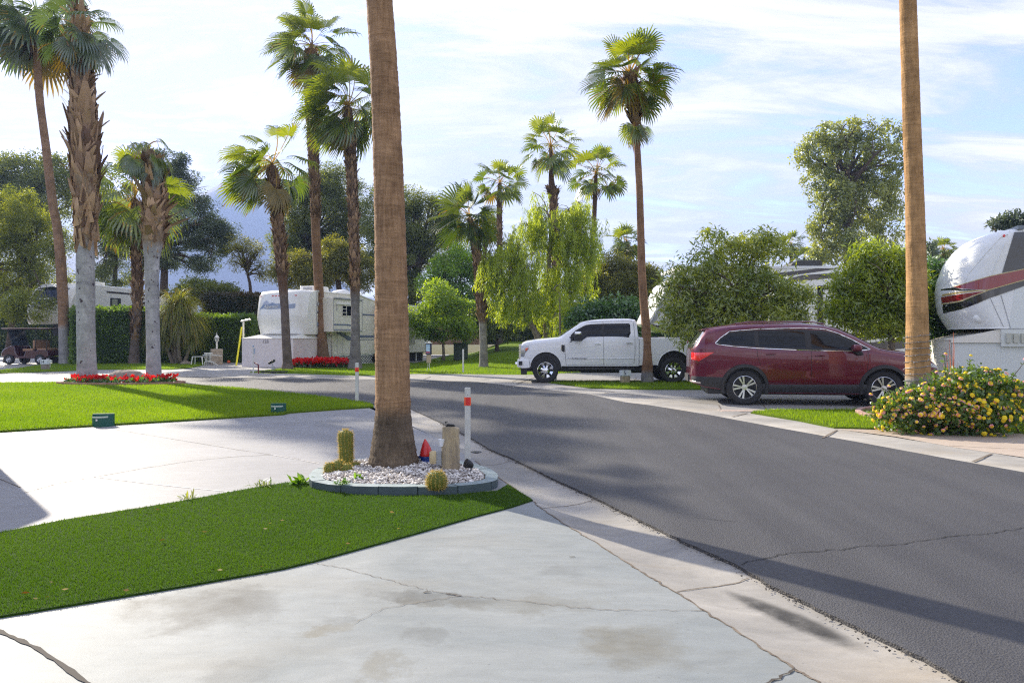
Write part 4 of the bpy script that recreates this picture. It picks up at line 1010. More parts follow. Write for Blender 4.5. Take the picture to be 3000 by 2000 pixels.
ptree('tree', 'big dark pine right of the near palm trunk', 1200, 56, [(1205,900),(1215,820),(1230,770)],
      [(1130,590,60,50),(1190,590,60,45),(1240,600,45,40),(1290,620,40,40),(1150,680,90,70),(1240,690,80,60),(1320,660,45,60),(1180,780,80,60),(1130,740,60,80),(1290,740,50,60),(1190,850,70,50)], leaf=.21, mleaf=lm_dark, mbark=bark_brown, nclump=380, per=200, rc=.65, aspect=.25, tr=.42, limbs=34, group='background trees')
ptree('tree', 'round citrus tree with glossy bright leaves on the lawn', 1298, 41.5, [(1300,1040),(1298,1000),(1300,960)], [(1290,895,66,46),(1243,925,48,40),(1345,915,50,46),(1300,955,82,40),(1285,855,42,28),(1240,965,36,26),(1360,965,36,30)], bz=.25, leaf=.13, mleaf=lm_lime, mbark=bark_grey, nclump=190, per=120, rc=.42, aspect=.5, tr=.10, limbs=12, group='background trees', cat='citrus tree')
ptree('tree', 'taller bright green tree behind the round citrus', 1350, 49, [(1360,1000),(1350,920),(1345,860)], [(1320,780,65,55),(1370,755,55,50),(1290,830,60,45),(1360,840,60,60),(1390,810,40,60),(1345,900,60,50)], bz=.5, leaf=.17, mleaf=leafmat('leaf_bright_lime', (.08,.18,.006), (.28,.44,.012), tr=.5), mbark=bark_brown, nclump=190, per=110, rc=.5, aspect=.45, tr=.16, group='background trees')
ptree('tree', 'olive mounded tree behind the pickup cab', 1830, 46, [(1830,950),(1830,900)], [(1800,840,70,50),(1860,820,60,50),(1790,780,45,35),(1880,860,50,50),(1740,830,50,50),(1905,820,35,35)], bz=.6, leaf=.17, mleaf=lm_olive, mbark=bark_brown, nclump=220, per=180, rc=.55, aspect=.3, tr=.2, group='background trees')
ptree('shrub', 'glossy green shrub with a few white flowers behind the pickup', 1790, 31, [(1790,1010),(1790,980)], [(1740,930,50,45),(1800,910,55,40),(1850,930,50,55),(1700,950,40,40),(1790,970,90,35)], leaf=.13, mleaf=lm_shrub, mbark=bark_brown, nclump=190, per=130, rc=.38, aspect=.55, tr=.08, cat='shrub')
ptree('tree', 'tall eucalyptus with reddish tips above the yellow green tree', 2490, 58, [(2490,900),(2485,750),(2480,600),(2478,520)],
      [(2370,430,42,40),(2440,390,50,40),(2520,380,60,40),(2610,390,50,42),(2480,450,90,60),(2580,470,80,70),(2400,500,50,60),(2450,560,80,70),(2550,580,90,80),(2620,560,35,60),(2430,650,60,60),(2510,690,90,60),(2600,690,50,50),(2400,720,35,40),(2450,740,60,40)],
      leaf=.26, mleaf=lm_euc, mbark=bark_brown, nclump=370, per=95, rc=.62, aspect=.42, tr=.42, limbs=44, droop=.5, hang=.35, group='background trees', shell=.4)
ptree('tree', 'broad feathery tree overhanging the pickup bed', 2180, 19.4, [(2180,1060),(2185,980),(2170,900)],
      [(2092,690,30,24),(2235,694,26,20),(2150,700,18,26),(2280,715,24,18),(1975,820,35,45),(2100,725,65,40),(2190,720,55,40),(2040,780,60,45),(2250,740,55,45),(2150,820,110,70),(2030,880,80,60),(2260,840,90,60),(2330,880,60,60),(2120,920,120,60),(2230,930,120,50),(2010,960,65,40),(2340,935,50,35),(1960,900,40,60)],
      leaf=.15, mleaf=lm_aca, mbark=bark_brown, nclump=430, per=56, rc=.34, aspect=.24, tr=.11, limbs=46, droop=.45, hang=.05, shell=.35)
ptree('tree', 'yellow green tree with small yellow flowers left of the tan palm trunk', 2612, 18.2, [(2612,1040),(2610,960),(2600,900)],
      [(2560,760,60,45),(2640,780,50,45),(2500,830,60,60),(2600,850,90,70),(2470,900,50,55),(2560,930,80,50),(2640,930,50,60),(2690,860,40,70)],
      leaf=.14, mleaf=lm_aca2, mbark=bark_grey, nclump=400, per=60, rc=.27, aspect=.26, tr=.10, limbs=30, droop=.4)
ptree('shrub', 'dark green tall shrub between the tan palm trunk and trailer nose', 2745, 18.6, [(2745,1060),(2745,1000)], [(2740,820,35,60),(2760,900,40,60),(2720,920,35,60),(2790,960,40,40),(2735,1000,50,40)], leaf=.10, mleaf=lm_shrub, mbark=bark_brown, nclump=170, per=110, rc=.24, aspect=.35, tr=.07, cat='shrub')
ptree('tree', 'distant leafy sapling beside the far palm near the trailer nose', 2728, 58, [(2730,900),(2728,800)], [(2728,740,12,35),(2735,780,20,30),(2715,800,15,30)], leaf=.3, mleaf=lm_blue, mbark=bark_brown, nclump=40, per=30, rc=.45, aspect=.5, tr=.1)
ptree('tree', 'dark treetop peeking over the curved trailer roof', 2960, 40, [(2960,800),(2962,690)], [(2935,652,25,14),(2975,640,30,16),(3020,650,30,22),(2985,662,30,12)], leaf=.2, mleaf=lm_blue, mbark=bark_brown, nclump=50, per=70, rc=.4, aspect=.4, tr=.12, limbs=14)
ptree('tree', 'dark round small tree in the shade behind the lawn palm', 1456, 46, [(1456,1010),(1456,980)], [(1450,930,70,60),(1400,950,50,50),(1500,940,60,60)], bz=.45, leaf=.16, mleaf=lm_dark, mbark=bark_brown, nclump=120, per=110, rc=.5, aspect=.4, tr=.14, group='background trees')
# yellow flowers in the yellow green tree
# ------------------------------------------------------------------ weeping trees
def weeping(name, label, bpx, Y, tpx, anchors, leaf, mleaf, n_str, ln, tr=.14, nl=40, dens=1.0):
    base = Vector((P(bpx, 990, Y).x, Y, 0.3)); root = thing(name, label, 'weeping tree', base)
    trk = [Vector((0, 0, -.35))] + [P(x, y, Y) - base for x, y in tpx]; mb = MB(); n = len(trk)
    mb.tube(trk, [tr * (1.2 - .7 * i / (n - 1)) for i in range(n)], 9)
    Vs, rn = [], []
    for (px, py, rx, rz, k) in anchors:
        c = P(px, py, Y) - base; 
        q = c + Vector((random.uniform(-.3, .3), random.uniform(-.5, .5), 0))
        pp = curve_pts(trk[-1 - random.randint(0, 1)], q, .2, 6); mb.tube(pp, [tr*.4*(1-.8*i/6) for i in range(7)], 6)
        for s_ in range(int(k*1.25)):
            a = c + Vector((random.gauss(0, rx*Y/F*.5), random.gauss(0, .55), random.gauss(0, rz*Y/F*.35)))
            if random.random() < .25: mb.tube(curve_pts(q, a, .15, 3), [.018, .014, .01, .006], 4)
            l = ln * random.uniform(.45, 1.2); drift = Vector((random.gauss(-.03, .12), random.gauss(0, .1), 0))
            m_ = int(nl * l); u = rng.random(m_) ** .9
            pts = np.array(a)[None] + np.array(drift)[None] * u[:, None] * l + np.stack([rng.normal(0, .035 + .03*u), rng.normal(0, .05, m_), -u * l], 1)
            Vs.append(leafcloud(pts, leaf, .16, 1.6)); rn.append(np.full(m_, random.random()) * .6 + .4 * rng.random(m_))
    mb.build('trunk', bark_grey, root, smooth=180); finish_leaves('crown', Vs, rn, mleaf, root)
    return root
weeping('weeping_tree', 'lower yellow green weeping tree with leaning grey trunk', 1590, 33.5, [(1575,985),(1556,950),(1540,925),(1515,870),(1500,800)],
        [(1440,740,30,25,34),(1480,720,35,25,40),(1520,730,35,30,40),(1450,800,35,30,40),(1500,800,40,35,48),(1545,790,30,30,34),(1570,850,30,30,26),(1470,860,40,25,36),(1530,870,35,25,34),(1420,770,22,25,20),(1500,680,25,15,10),(1580,740,20,20,14)], .17, lm_wil, 0, 1.15, nl=58)
weeping('weeping_tree', 'taller drooping weeping tree behind the pickup hood', 1602, 34.5, [(1601,985),(1600,930),(1605,850),(1610,740),(1615,660)],
        [(1570,610,30,20,30),(1540,660,30,30,26),(1590,650,30,30,36),(1660,620,40,20,44),(1700,600,30,20,40),(1690,680,45,35,56),(1640,700,40,40,40),(1730,700,30,35,28),(1680,780,50,40,56),(1620,790,40,40,40),(1600,860,45,30,30),(1680,860,50,35,44),(1650,930,50,20,24),(1580,560,25,10,5),(1740,640,25,20,10)], .17, lm_wil, 0, 1.35, tr=.15, nl=58)
weeping('weeping_tree', 'thin straight stem with trailing leaves by the windscreen', 1643, 31.5, [(1641,985),(1640,900),(1640,860)], [(1640,850,20,15,10),(1660,880,15,15,8)], .15, lm_wil, 0, .9, tr=.05, nl=40)

# ------------------------------------------------------------------ hedges
def hedge(name, label, a, b, z0, z1, dep, leaf, m, dens, core, cat='hedge', lump=0.06, rot=0.0, topb=0.3):
    """clipped hedge from ground point a to b (front face), depth dep behind"""
    ax, ay = a; bx, by = b; Ln = math.hypot(bx-ax, by-ay); ang = math.atan2(by-ay, bx-ax)
    root = thing(name, label, cat, (ax, ay, 0), ang)
    mb = MB(); mb.box((.08, .08, z0 - .1), (Ln - .08, dep - .08, z1 - .09)); mb.build('core', core, root)
    A = [(Ln, z1 - z0, 0), (Ln, dep, 1), (dep, z1 - z0, 2), (dep, z1 - z0, 3)]
    Vs, rn = [], []
    for w_, h_, kind in A:
        n = int(w_ * h_ * dens * (1.0 if kind != 1 else .8)); u = rng.random(n); v = rng.random(n)
        off = rng.normal(0, .05, n) - .02 + lump * np.sin(u * w_ * 3 + v * h_ * 2) * np.cos(v * h_ * 3.1)
        if kind == 0: p = np.stack([u*w_, -off, z0 + v*h_], 1); nn = (0, -1, .2)
        elif kind == 1: p = np.stack([u*w_, v*h_, np.full(n, z1) + off + np.abs(rng.normal(0, .05, n))], 1); nn = (0, 0, 1)
        elif kind == 2: p = np.stack([-off, u*w_, z0 + v*h_], 1); nn = (-1, 0, .2)
        else: p = np.stack([Ln + off, u*w_, z0 + v*h_], 1); nn = (1, 0, .2)
        Vs.append(leafcloud(p, leaf, .55, 0, V0=np.array(nn) * .5))
        rn.append(.35 * rng.random(n) + .4 * (np.sin(p[:, 0]*1.7 + p[:, 2]*2.3) * .5 + .5) + .25 * rng.random(n))
    finish_leaves('foliage', Vs, rn, m, root); return root
core_m = mat('hedge_core', (0.012, 0.028, 0.006), .95, col2=(0.02, 0.04, 0.008), ns=12)
G_ = lambda px, Y: (P(px, 990, Y).x, Y)
hedge('hedge', 'tall clipped green hedge behind the shaggy palms', G_(207, 38.3), G_(560, 40.8), 0, 2.95, 1.5, .11, lm_hedge, 420, core_m)
hedge('hedge', 'clipped hedge between the spiky grass plant and white trailer', G_(560, 41.6), G_(738, 42.2), 0, 2.65, 1.5, .11, lm_hedge, 380, core_m)
hedge('hedge', 'dark tall brownish hedge behind the clipped ones', G_(590, 47.5), G_(760, 47.5), 0, 4.2, 2.0, .14, leafmat('leaf_brownish', (.03,.035,.012), (.12,.085,.03), tr=.3), 260, core_m)
hedge('hedge', 'long dark back hedge across the bright lawn', G_(1290, 57), G_(2050, 57), 1.0, 4.0, 2.0, .16, lm_dark, 150, core_m)
hedge('hedge', 'dark back hedge left of the garden wall', G_(1150, 58.5), G_(1290, 58.5), 1.0, 4.0, 2.0, .16, lm_dark, 120, core_m)
hedge('hedge', 'distant hedge at the far left behind the golf cart', G_(-120, 57), G_(240, 60), 0, 4.0, 2.0, .16, lm_dark, 120, core_m)
hedge('hedge', 'distant green belt behind the trailers on the right', G_(1900, 47), G_(3100, 44), 0, 3.9, 2.0, .16, lm_hedge, 60, core_m)
mb = MB(); mb.box((P(1262,990,55).x, 55, .9), (P(1420,990,55).x, 55.25, 2.3)); tag(mb.build('garden_wall', mat('wall_pink', (.36,.23,.16), .9, col2=(.28,.17,.12), bump=.2), bevel=.01), 'low pinkish garden wall under the citrus trees', 'wall')

# ------------------------------------------------------------------ spiky grass-like plant by the hedge (long hanging leaves)
def ponytail(label, base, heads, mats_):
    root = thing('ponytail_palm', label, 'ponytail palm', base)
    mb = MB(); Vs = []; rn = []; MI = []
    V, Fc, rr, mi = [], [], [], []; nv = 0
    for (hx, hy, hz, ln, n) in heads:
        mb.tube(curve_pts((hx*.3, hy*.3, -.05), (hx, hy, hz), 0, 5, .05), [.13, .10, .085, .08, .07, .07], 8)
        for i in range(n):
            az = rng.uniform(0, 2*np.pi); el = rng.uniform(-.3, 1.4); l = ln * rng.uniform(.6, 1.15); w = rng.uniform(.010, .020)
            d = np.array([math.cos(az)*math.cos(el), math.sin(az)*math.cos(el), math.sin(el)]); p = np.array([hx, hy, hz]); s = np.array([-math.sin(az), math.cos(az), 0])
            k = 7; c = rng.random(); gold = 1 if (az % 6.28 > 1.2 and rng.random() < .22) else 0
            prev = (p - s*w, p + s*w)
            V += list(prev); b0 = nv; nv += 2
            for j in range(k):
                d = d + np.array([0, 0, -.34]); d /= np.linalg.norm(d); p = p + d * l / k; ww = w * (1 - (j+1)/k * .85)
                V += [p - s*ww, p + s*ww]; Fc += [(nv-2, nv-1, nv+1, nv)]; rr.append(c); mi.append(gold if j > 2 else 0); nv += 2
    mb.build('trunk', bark_grey, root, smooth=180)
    npmesh('foliage', np.array(V), np.array(Fc), mats_, root, rnd=np.array(rr), mi=np.array(mi))
b0 = P(525, 1067, 39.2)
ponytail('shaggy plant with long hanging leaves in front of hedge', (b0.x, 39.2, 0), [(-.35, 0, 2.9, 2.1, 700), (-.75, .1, 2.2, 1.7, 500), (.45, -.1, 2.4, 1.9, 600), (.15, -.1, 3.3, 1.6, 500), (-.95, -.1, 1.6, 1.4, 400), (.7,-.1,1.3,1.1,300)], [leafmat('leaf_strap', (.07,.10,.010), (.28,.30,.03), tr=.45), lm_gold])

# ------------------------------------------------------------------ flowers
m_red = leafmat('petal_red', (0.55, 0.004, 0.006), (0.80, 0.03, 0.015), tr=.35, gloss=.02, tcol=(1.3, .6, .5))
def flowers(name, label, cx, cy, rx, ry, z, nfl, fs, h, edge=None, nleaf=1500):
    root = thing(name, label, 'flower bed', (cx, cy, 0))
    if edge is not None:
        mb = MB(); n = 40
        for k in range(n):
            a0, a1 = 2*math.pi*k/n, 2*math.pi*(k+.92)/n
            o = [(rx*1.06*math.cos(a), ry*1.06*math.sin(a)) for a in (a0, a1)] + [(rx*.99*math.cos(a), ry*.99*math.sin(a)) for a in (a1, a0)]
            mb.slab(o, 0, z + .07)
        mb.build('brick_edge', edge, root)
    mb = MB(); mb.add([(0, 0, z + .05)] + [(rx*math.cos(2*math.pi*k/30), ry*math.sin(2*math.pi*k/30), z + .015) for k in range(30)], [(0, 1+k, 1+(k+1) % 30) for k in range(30)]); mb.build('soil', m_soil, root, smooth=180)
    r = np.sqrt(rng.random(nleaf)); a = rng.uniform(0, 2*np.pi, nleaf)
    pts = np.stack([rx*.93*r*np.cos(a), ry*.93*r*np.sin(a), z + rng.uniform(.02, h*.7, nleaf)], 1)
    finish_leaves('leaves', [leafcloud(pts, .10, .6, -.3)], [rng.random(nleaf)], lm_shrub, root)
    k = nfl; r = np.sqrt(rng.random(k)); a = rng.uniform(0, 2*np.pi, k); c = np.stack([rx*.92*r*np.cos(a), ry*.92*r*np.sin(a), z + h*rng.uniform(.55, 1.15, k)], 1)
    Vs = []
    for j in range(6): Vs.append(leafcloud(c + rng.normal(0, fs*.25, c.shape), fs, .85, -.4))
    rf = rng.random(k); o = finish_leaves('blossoms', Vs, [rf]*6, m_red, root); o['kind'] = 'stuff'
    return root
bc = P(345, 1128, 21.9)
flowers('flower_bed', 'red flower bed with boulder around the two pale grey palms', bc.x, 22.1, 1.80, .72, .03, 130, .085, .20, mat('edge_brick', (.42,.24,.16), .9, col2=(.3,.17,.12)), 1800)
bc = P(930, 1078, 34.0)
flowers('flower_bed', 'long dense red flower bed before the white trailer', bc.x + .1, 34.2, 1.45, .75, .05, 460, .12, .30, None, 2200)
# boulder
def boulder(label, c, s, m, seed=1):
    rg = np.random.default_rng(seed); mb = MB(); n, k = 14, 9; vs = []
    for i in range(k + 1):
        ph = math.pi * .5 * (1 - i / k)
        for j in range(n):
            th = 2*math.pi*j/n; f = 1 + .13*math.sin(2*th+1) + .10*math.sin(5*th+ph*4) + rg.uniform(-.06, .06)
            vs.append((s[0]*math.cos(th)*math.cos(math.pi/2-ph if False else (math.pi/2)*(1-i/k) )*f if False else s[0]*math.cos(th)*math.sin(math.pi/2*(1-i/k)+.001)*f, s[1]*math.sin(th)*math.sin(math.pi/2*(1-i/k)+.001)*f, s[2]*math.cos(math.pi/2*(1-i/k))*(1+rg.uniform(-.05,.05))))
    mb.add(vs, [(i*n+j, i*n+(j+1) % n, (i+1)*n+(j+1) % n, (i+1)*n+j) for i in range(k) for j in range(n)])
    o = mb.build('boulder', m, smooth=40, loc=c); return tag(o, label, 'boulder')
m_rock = mat('rock', (.34,.28,.22), .9, col2=(.19,.155,.125), ns=5, bump=.8, bs=9, bd=.04)
c = P(372, 1122, 22.2); boulder('tan boulder between the two pale grey palms', (c.x + .02, 22.2, .02), (.62, .42, .42), m_rock, 3)
c = P(545, 1064, 38.6); boulder('small pale boulder at the foot of the shaggy plant', (c.x, 38.6, 0), (.28, .22, .2), m_rock, 5)

# lantana bush
def lantana():
    bx, by = g(2770, 1262)[:2]; root = thing('lantana_bush', 'big lantana bush with yellow and pink blossoms beside the walk', 'flowering bush', (bx, 10.9, 0))
    lobes = [(-.55, -.1, .30, .45, .45, .34), (0, 0, .42, .55, .5, .48), (.45, .1, .45, .55, .5, .5), (.9, .1, .36, .45, .45, .4), (-.25, -.2, .25, .5, .4, .3), (-.85, -.05, .25, .3, .35, .25), (.25, -.35, .25, .5, .3, .3)]
    mb = MB(); Vs, rn = [], []; FC = []; FK = []
    def pt(l):
        d = unit(1)[0]; d[2] = abs(d[2]) if random.random() < .75 else d[2]; r = random.random() ** .22
        return np.array([l[0] + d[0]*l[3]*r, l[1] + d[1]*l[4]*r, max(.03, l[2] + d[2]*l[5]*r)]), d
    for k in range(1150):
        l = random.choice(lobes); c, d = pt(l); n = 16
        Vs.append(leafcloud(c + rng.normal(0, .045, (n, 3)), .062, .62, 0, V0=np.tile(d*.4, (n, 1)))); rn.append(rng.random(n) * .6 + .4 * random.random())
    # stray twigs
    tw = []
    for (x, z, dx, dz) in ((-1.15, .35, -.12, .18), (.75, .72, .25, .32), (1.2, .45, .25, .2), (1.3, .3, .22, .12), (-.9, .45, -.1, .2), (.2, .85, .0, .25), (-.15, .82, -.02, .3), (1.05, .65, .2, .2)):
        p = Vector((x, -.1, z)); q = p + Vector((dx, 0, dz)); mb.tube([Vector((x*.5, 0, z*.4)), p, q], [.01, .007, .004], 5); tw.append(q)
        pts = np.array([p.lerp(q, u) for u in rng.random(14)]); Vs.append(leafcloud(pts, .06, .6, 0)); rn.append(rng.random(14))
    for k in range(40):
        a = random.uniform(0, 6.28); mb.tube([(random.uniform(-.7, .9), random.uniform(-.3, .3), 0), (random.uniform(-1, 1.1), random.uniform(-.4, .4), random.uniform(.3, .7))], [.012, .006], 5)
    mb.build('stems', bark_brown, root)
    finish_leaves('foliage', Vs, rn, leafmat('leaf_lantana', (.035,.085,.010), (.14,.23,.028), tr=.45), root)
    # blossoms: little domes of petals; pink mostly lower left
    V, Fc, rr, mi = [], [], [], []; nv = 0; hb = np.array([(0,0,1)] + [(math.cos(a)*.75, math.sin(a)*.75, .6) for a in np.arange(6)*1.047] + [(math.cos(a+.5), math.sin(a+.5), .05) for a in np.arange(6)*1.047])
    hf = [(0, 1+i, 1+(i+1) % 6) for i in range(6)] + [(1+i, 7+i, 1+(i+1) % 6) for i in range(6)] + [(7+i, 7+(i+1) % 6, 1+(i+1) % 6) for i in range(6)]
    cs = [pt(random.choice(lobes)) for _ in range(1900)]
    cs = [(c, d) for c, d in cs if d[1] < .35][:1000] + [(np.array(q), np.array([0, -.5, .8])) for q in tw]
    for c, d in cs:
        s = random.uniform(.024, .042); up = d / np.linalg.norm(d); a = np.cross(up, [0.3, .2, .9]); a /= np.linalg.norm(a); b = np.cross(up, a)
        q = c + up * .05
        for h in hb: V.append(q + (a*h[0] + b*h[1]) * s + up * h[2] * s * .8)
        pk = random.random() < (.80 if c[0] < 0 else .32); col = random.random()
        for fi, f in enumerate(hf):
            Fc.append(tuple(nv + i for i in f)); rr.append(col * .6 + .4 * random.random()); mi.append((1 if (pk and fi >= 6) else 0) if random.random() < .85 else (2 if pk else 0))
        nv += 13
    o = npmesh('blossoms', np.array(V), np.array(Fc), [leafmat('petal_yellow', (.85,.60,.02), (.98,.80,.05), tr=.3, tcol=(1.2,1.1,.6), gloss=.01), leafmat('petal_pink', (.80,.30,.38), (.93,.58,.55), tr=.3, tcol=(1.2,1,1), gloss=.01), leafmat('petal_orange', (.75,.22,.08), (.9,.4,.12), tr=.3, tcol=(1.2,1,.8), gloss=.01)], root, rnd=np.array(rr), mi=np.array(mi), k=3)
    o['kind'] = 'stuff'
lantana()
# brick edging of the bed and its soil
m_edge = mat('edging_brick', (.36,.19,.15), .85, col2=(.48,.33,.27), ns=4, bump=.3)
root = thing('brick_border', 'curved border of reddish bricks around the lantana bed', 'border', (0, 0, 0))
ep = gp([(2580,1199),(2520,1207),(2512,1214),(2530,1222),(2580,1231),(2630,1241),(2690,1252),(2760,1259),(2850,1262)])
mb = MB(); d = resample(ep, 22); m2 = MB()
for k in range(22):
    (x0, y0), (x1, y1) = d[k], d[k+1]; l = math.hypot(x1-x0, y1-y0); T = Matrix.Translation((x0, y0, 0)) @ Matrix.Rotation(math.atan2(y1-y0, x1-x0) + random.gauss(0, .02), 4, 'Z')
    mb.box((.004, -.045, 0), (l - .004, .045, .085 + random.uniform(-.004, .004)), T)
mb.build('bricks', m_edge, root, bevel=.004)
poly = gp([(2560,1203),(2522,1213),(2590,1229),(2690,1249),(2760,1257),(2850,1259),(2990,1250),(2960,1205),(2700,1200)])
mb = MB(); mb.slab(poly, 0, .05); mb.build('soil', m_soil, root)
# ================================================================== VEHICLES
def text_mesh(name, s, size, m, parent, loc, rot, ext=0.002, shear=0.0, sx=1.0, align='CENTER'):
    cu = bpy.data.curves.new(name, 'FONT'); cu.body = s; cu.size = size; cu.extrude = ext; cu.shear = shear; cu.align_x = align; cu.align_y = 'CENTER'
    o = bpy.data.objects.new(name + '_tmp', cu); COL.objects.link(o); bpy.context.view_layer.update()
    me = bpy.data.meshes.new_from_object(o.evaluated_get(bpy.context.evaluated_depsgraph_get())); bpy.data.objects.remove(o)
    me.name = name; me.materials.clear(); me.materials.append(m)
    t = bpy.data.objects.new(name, me); COL.objects.link(t); t.parent = parent; t.location = loc; t.rotation_euler = rot; t.scale = (sx, 1, 1)
    return t

class Car:
    """body as a loft of cross sections along x. near side is -y"""
    def __init__(s, top, bot, W, belt, tumble, rnd, plan, barrel=0.03, arches=()):
        s.top, s.bot, s.W, s.belt, s.tumble, s.rnd, s.plan, s.barrel, s.arches = top, bot, W, belt, tumble, rnd, plan, barrel, arches
    def zt(s, x): return float(np.interp(x, [p[0] for p in s.top], [p[1] for p in s.top]))
    def zb(s, x):
        z = float(np.interp(x, [p[0] for p in s.bot], [p[1] for p in s.bot]))
        for cx, cz, r in s.arches:
            d = abs(x - cx)
            if d < r: z = max(z, cz + math.sqrt(max(0, r*r - d*d)))
        return z
    def w(s, x): return float(np.interp(x, [p[0] for p in s.plan], [p[1] for p in s.plan])) * s.W
    def rr(s, x): return float(np.interp(x, [p[0] for p in s.rnd], [p[1] for p in s.rnd]))
    def y(s, x, z):
        """half width at x, z"""
        b = float(np.interp(x, [p[0] for p in s.belt], [p[1] for p in s.belt])); w = s.w(x)
        y = w - s.barrel * ((b - .25 - z) / .6) ** 2 * (1 if z < b - .25 else .6)
        if z > b: y -= (z - b) * s.tumble
        zt = s.zt(x); r = s.rr(x)
        if z > zt - r:
            u = min(1.0, (z - (zt - r)) / r); y -= r * 1.1 * (1 - math.sqrt(max(0, 1 - u*u)))
        return y
    def body(s, stations, nz=16, ntop=8, crown=0.04):
        mb = MB(); rows = []
        for x in stations:
            zt, zb = s.zt(x), s.zb(x); r = s.rr(x); row = []
            zs = [zb + (zt - r - zb) * k / nz for k in range(nz)] + [zt - r + r * math.sin(math.pi/2 * k / 5) for k in range(6)]
            side = [(s.y(x, z), z) for z in zs]; yt = side[-1][0]
            top = [(yt * math.cos(math.pi/2 * k / ntop), zt + crown * yt * math.sin(math.pi/2 * k / ntop)) for k in range(1, ntop + 1)]
            half = side + top
            row = [(x, -y, z) for y, z in half] + [(x, y, z) for y, z in half[-2::-1]]
            rows.append(row)
        m = len(rows[0]); 
        for r_ in rows: pass
        vs = [p for r_ in rows for p in r_]
        fs = [(i*m+j, i*m+j+1, (i+1)*m+j+1, (i+1)*m+j) for i in range(len(rows)-1) for j in range(m-1)]
        fs = [f[::-1] for f in fs]
        mb.add(vs, fs)
        mb.f.append(tuple(range(m-1, -1, -1))[::-1]); mb.m.append(0)
        mb.f.append(tuple((len(rows)-1)*m + k for k in range(m))[::-1]); mb.m.append(0)
        return mb
    def patch(s, mb, lo, hi, off=0.004, sides=(-1,), nx=26, nz=8):
        """strip between polylines lo(x), hi(x) mapped onto the body side, pushed out by off, with thickness"""
        x0 = max(lo[0][0], hi[0][0]); x1 = min(lo[-1][0], hi[-1][0])
        xs = sorted(set([x0 + (x1 - x0) * k / nx for k in range(nx + 1)] + [p[0] for p in lo + hi if x0 <= p[0] <= x1]))
        for sg in sides:
            vs = []
            for x in xs:
                a = float(np.interp(x, [p[0] for p in lo], [p[1] for p in lo])); b = float(np.interp(x, [p[0] for p in hi], [p[1] for p in hi])); b = max(a + 1e-4, b)
                for k in range(nz + 1):
                    z = a + (b - a) * k / nz; y = s.y(x, z); o = off if 0 < k < nz else -0.004
                    vs.append((x, sg * (y + o), z))
                # inner edge ring for a clean border
            n = nz + 1
            fs = [(i*n+j, (i+1)*n+j, (i+1)*n+j+1, i*n+j+1) for i in range(len(xs)-1) for j in range(nz)]
            if sg > 0: fs = [f[::-1] for f in fs]
            mb.add(vs, fs)
    def line(s, mb, pts, r, off=0.0, sides=(-1,), n=5, sub=10):
        for sg in sides:
            q = []
            for a, b in zip(pts, pts[1:]):
                for k in range(sub): u = k / sub; x = a[0]*(1-u)+b[0]*u; z = a[1]*(1-u)+b[1]*u; q.append((x, sg*(s.y(x, z) + off), z))
            x, z = pts[-1]; q.append((x, sg*(s.y(x, z) + off), z)); mb.tube(q, r, n)

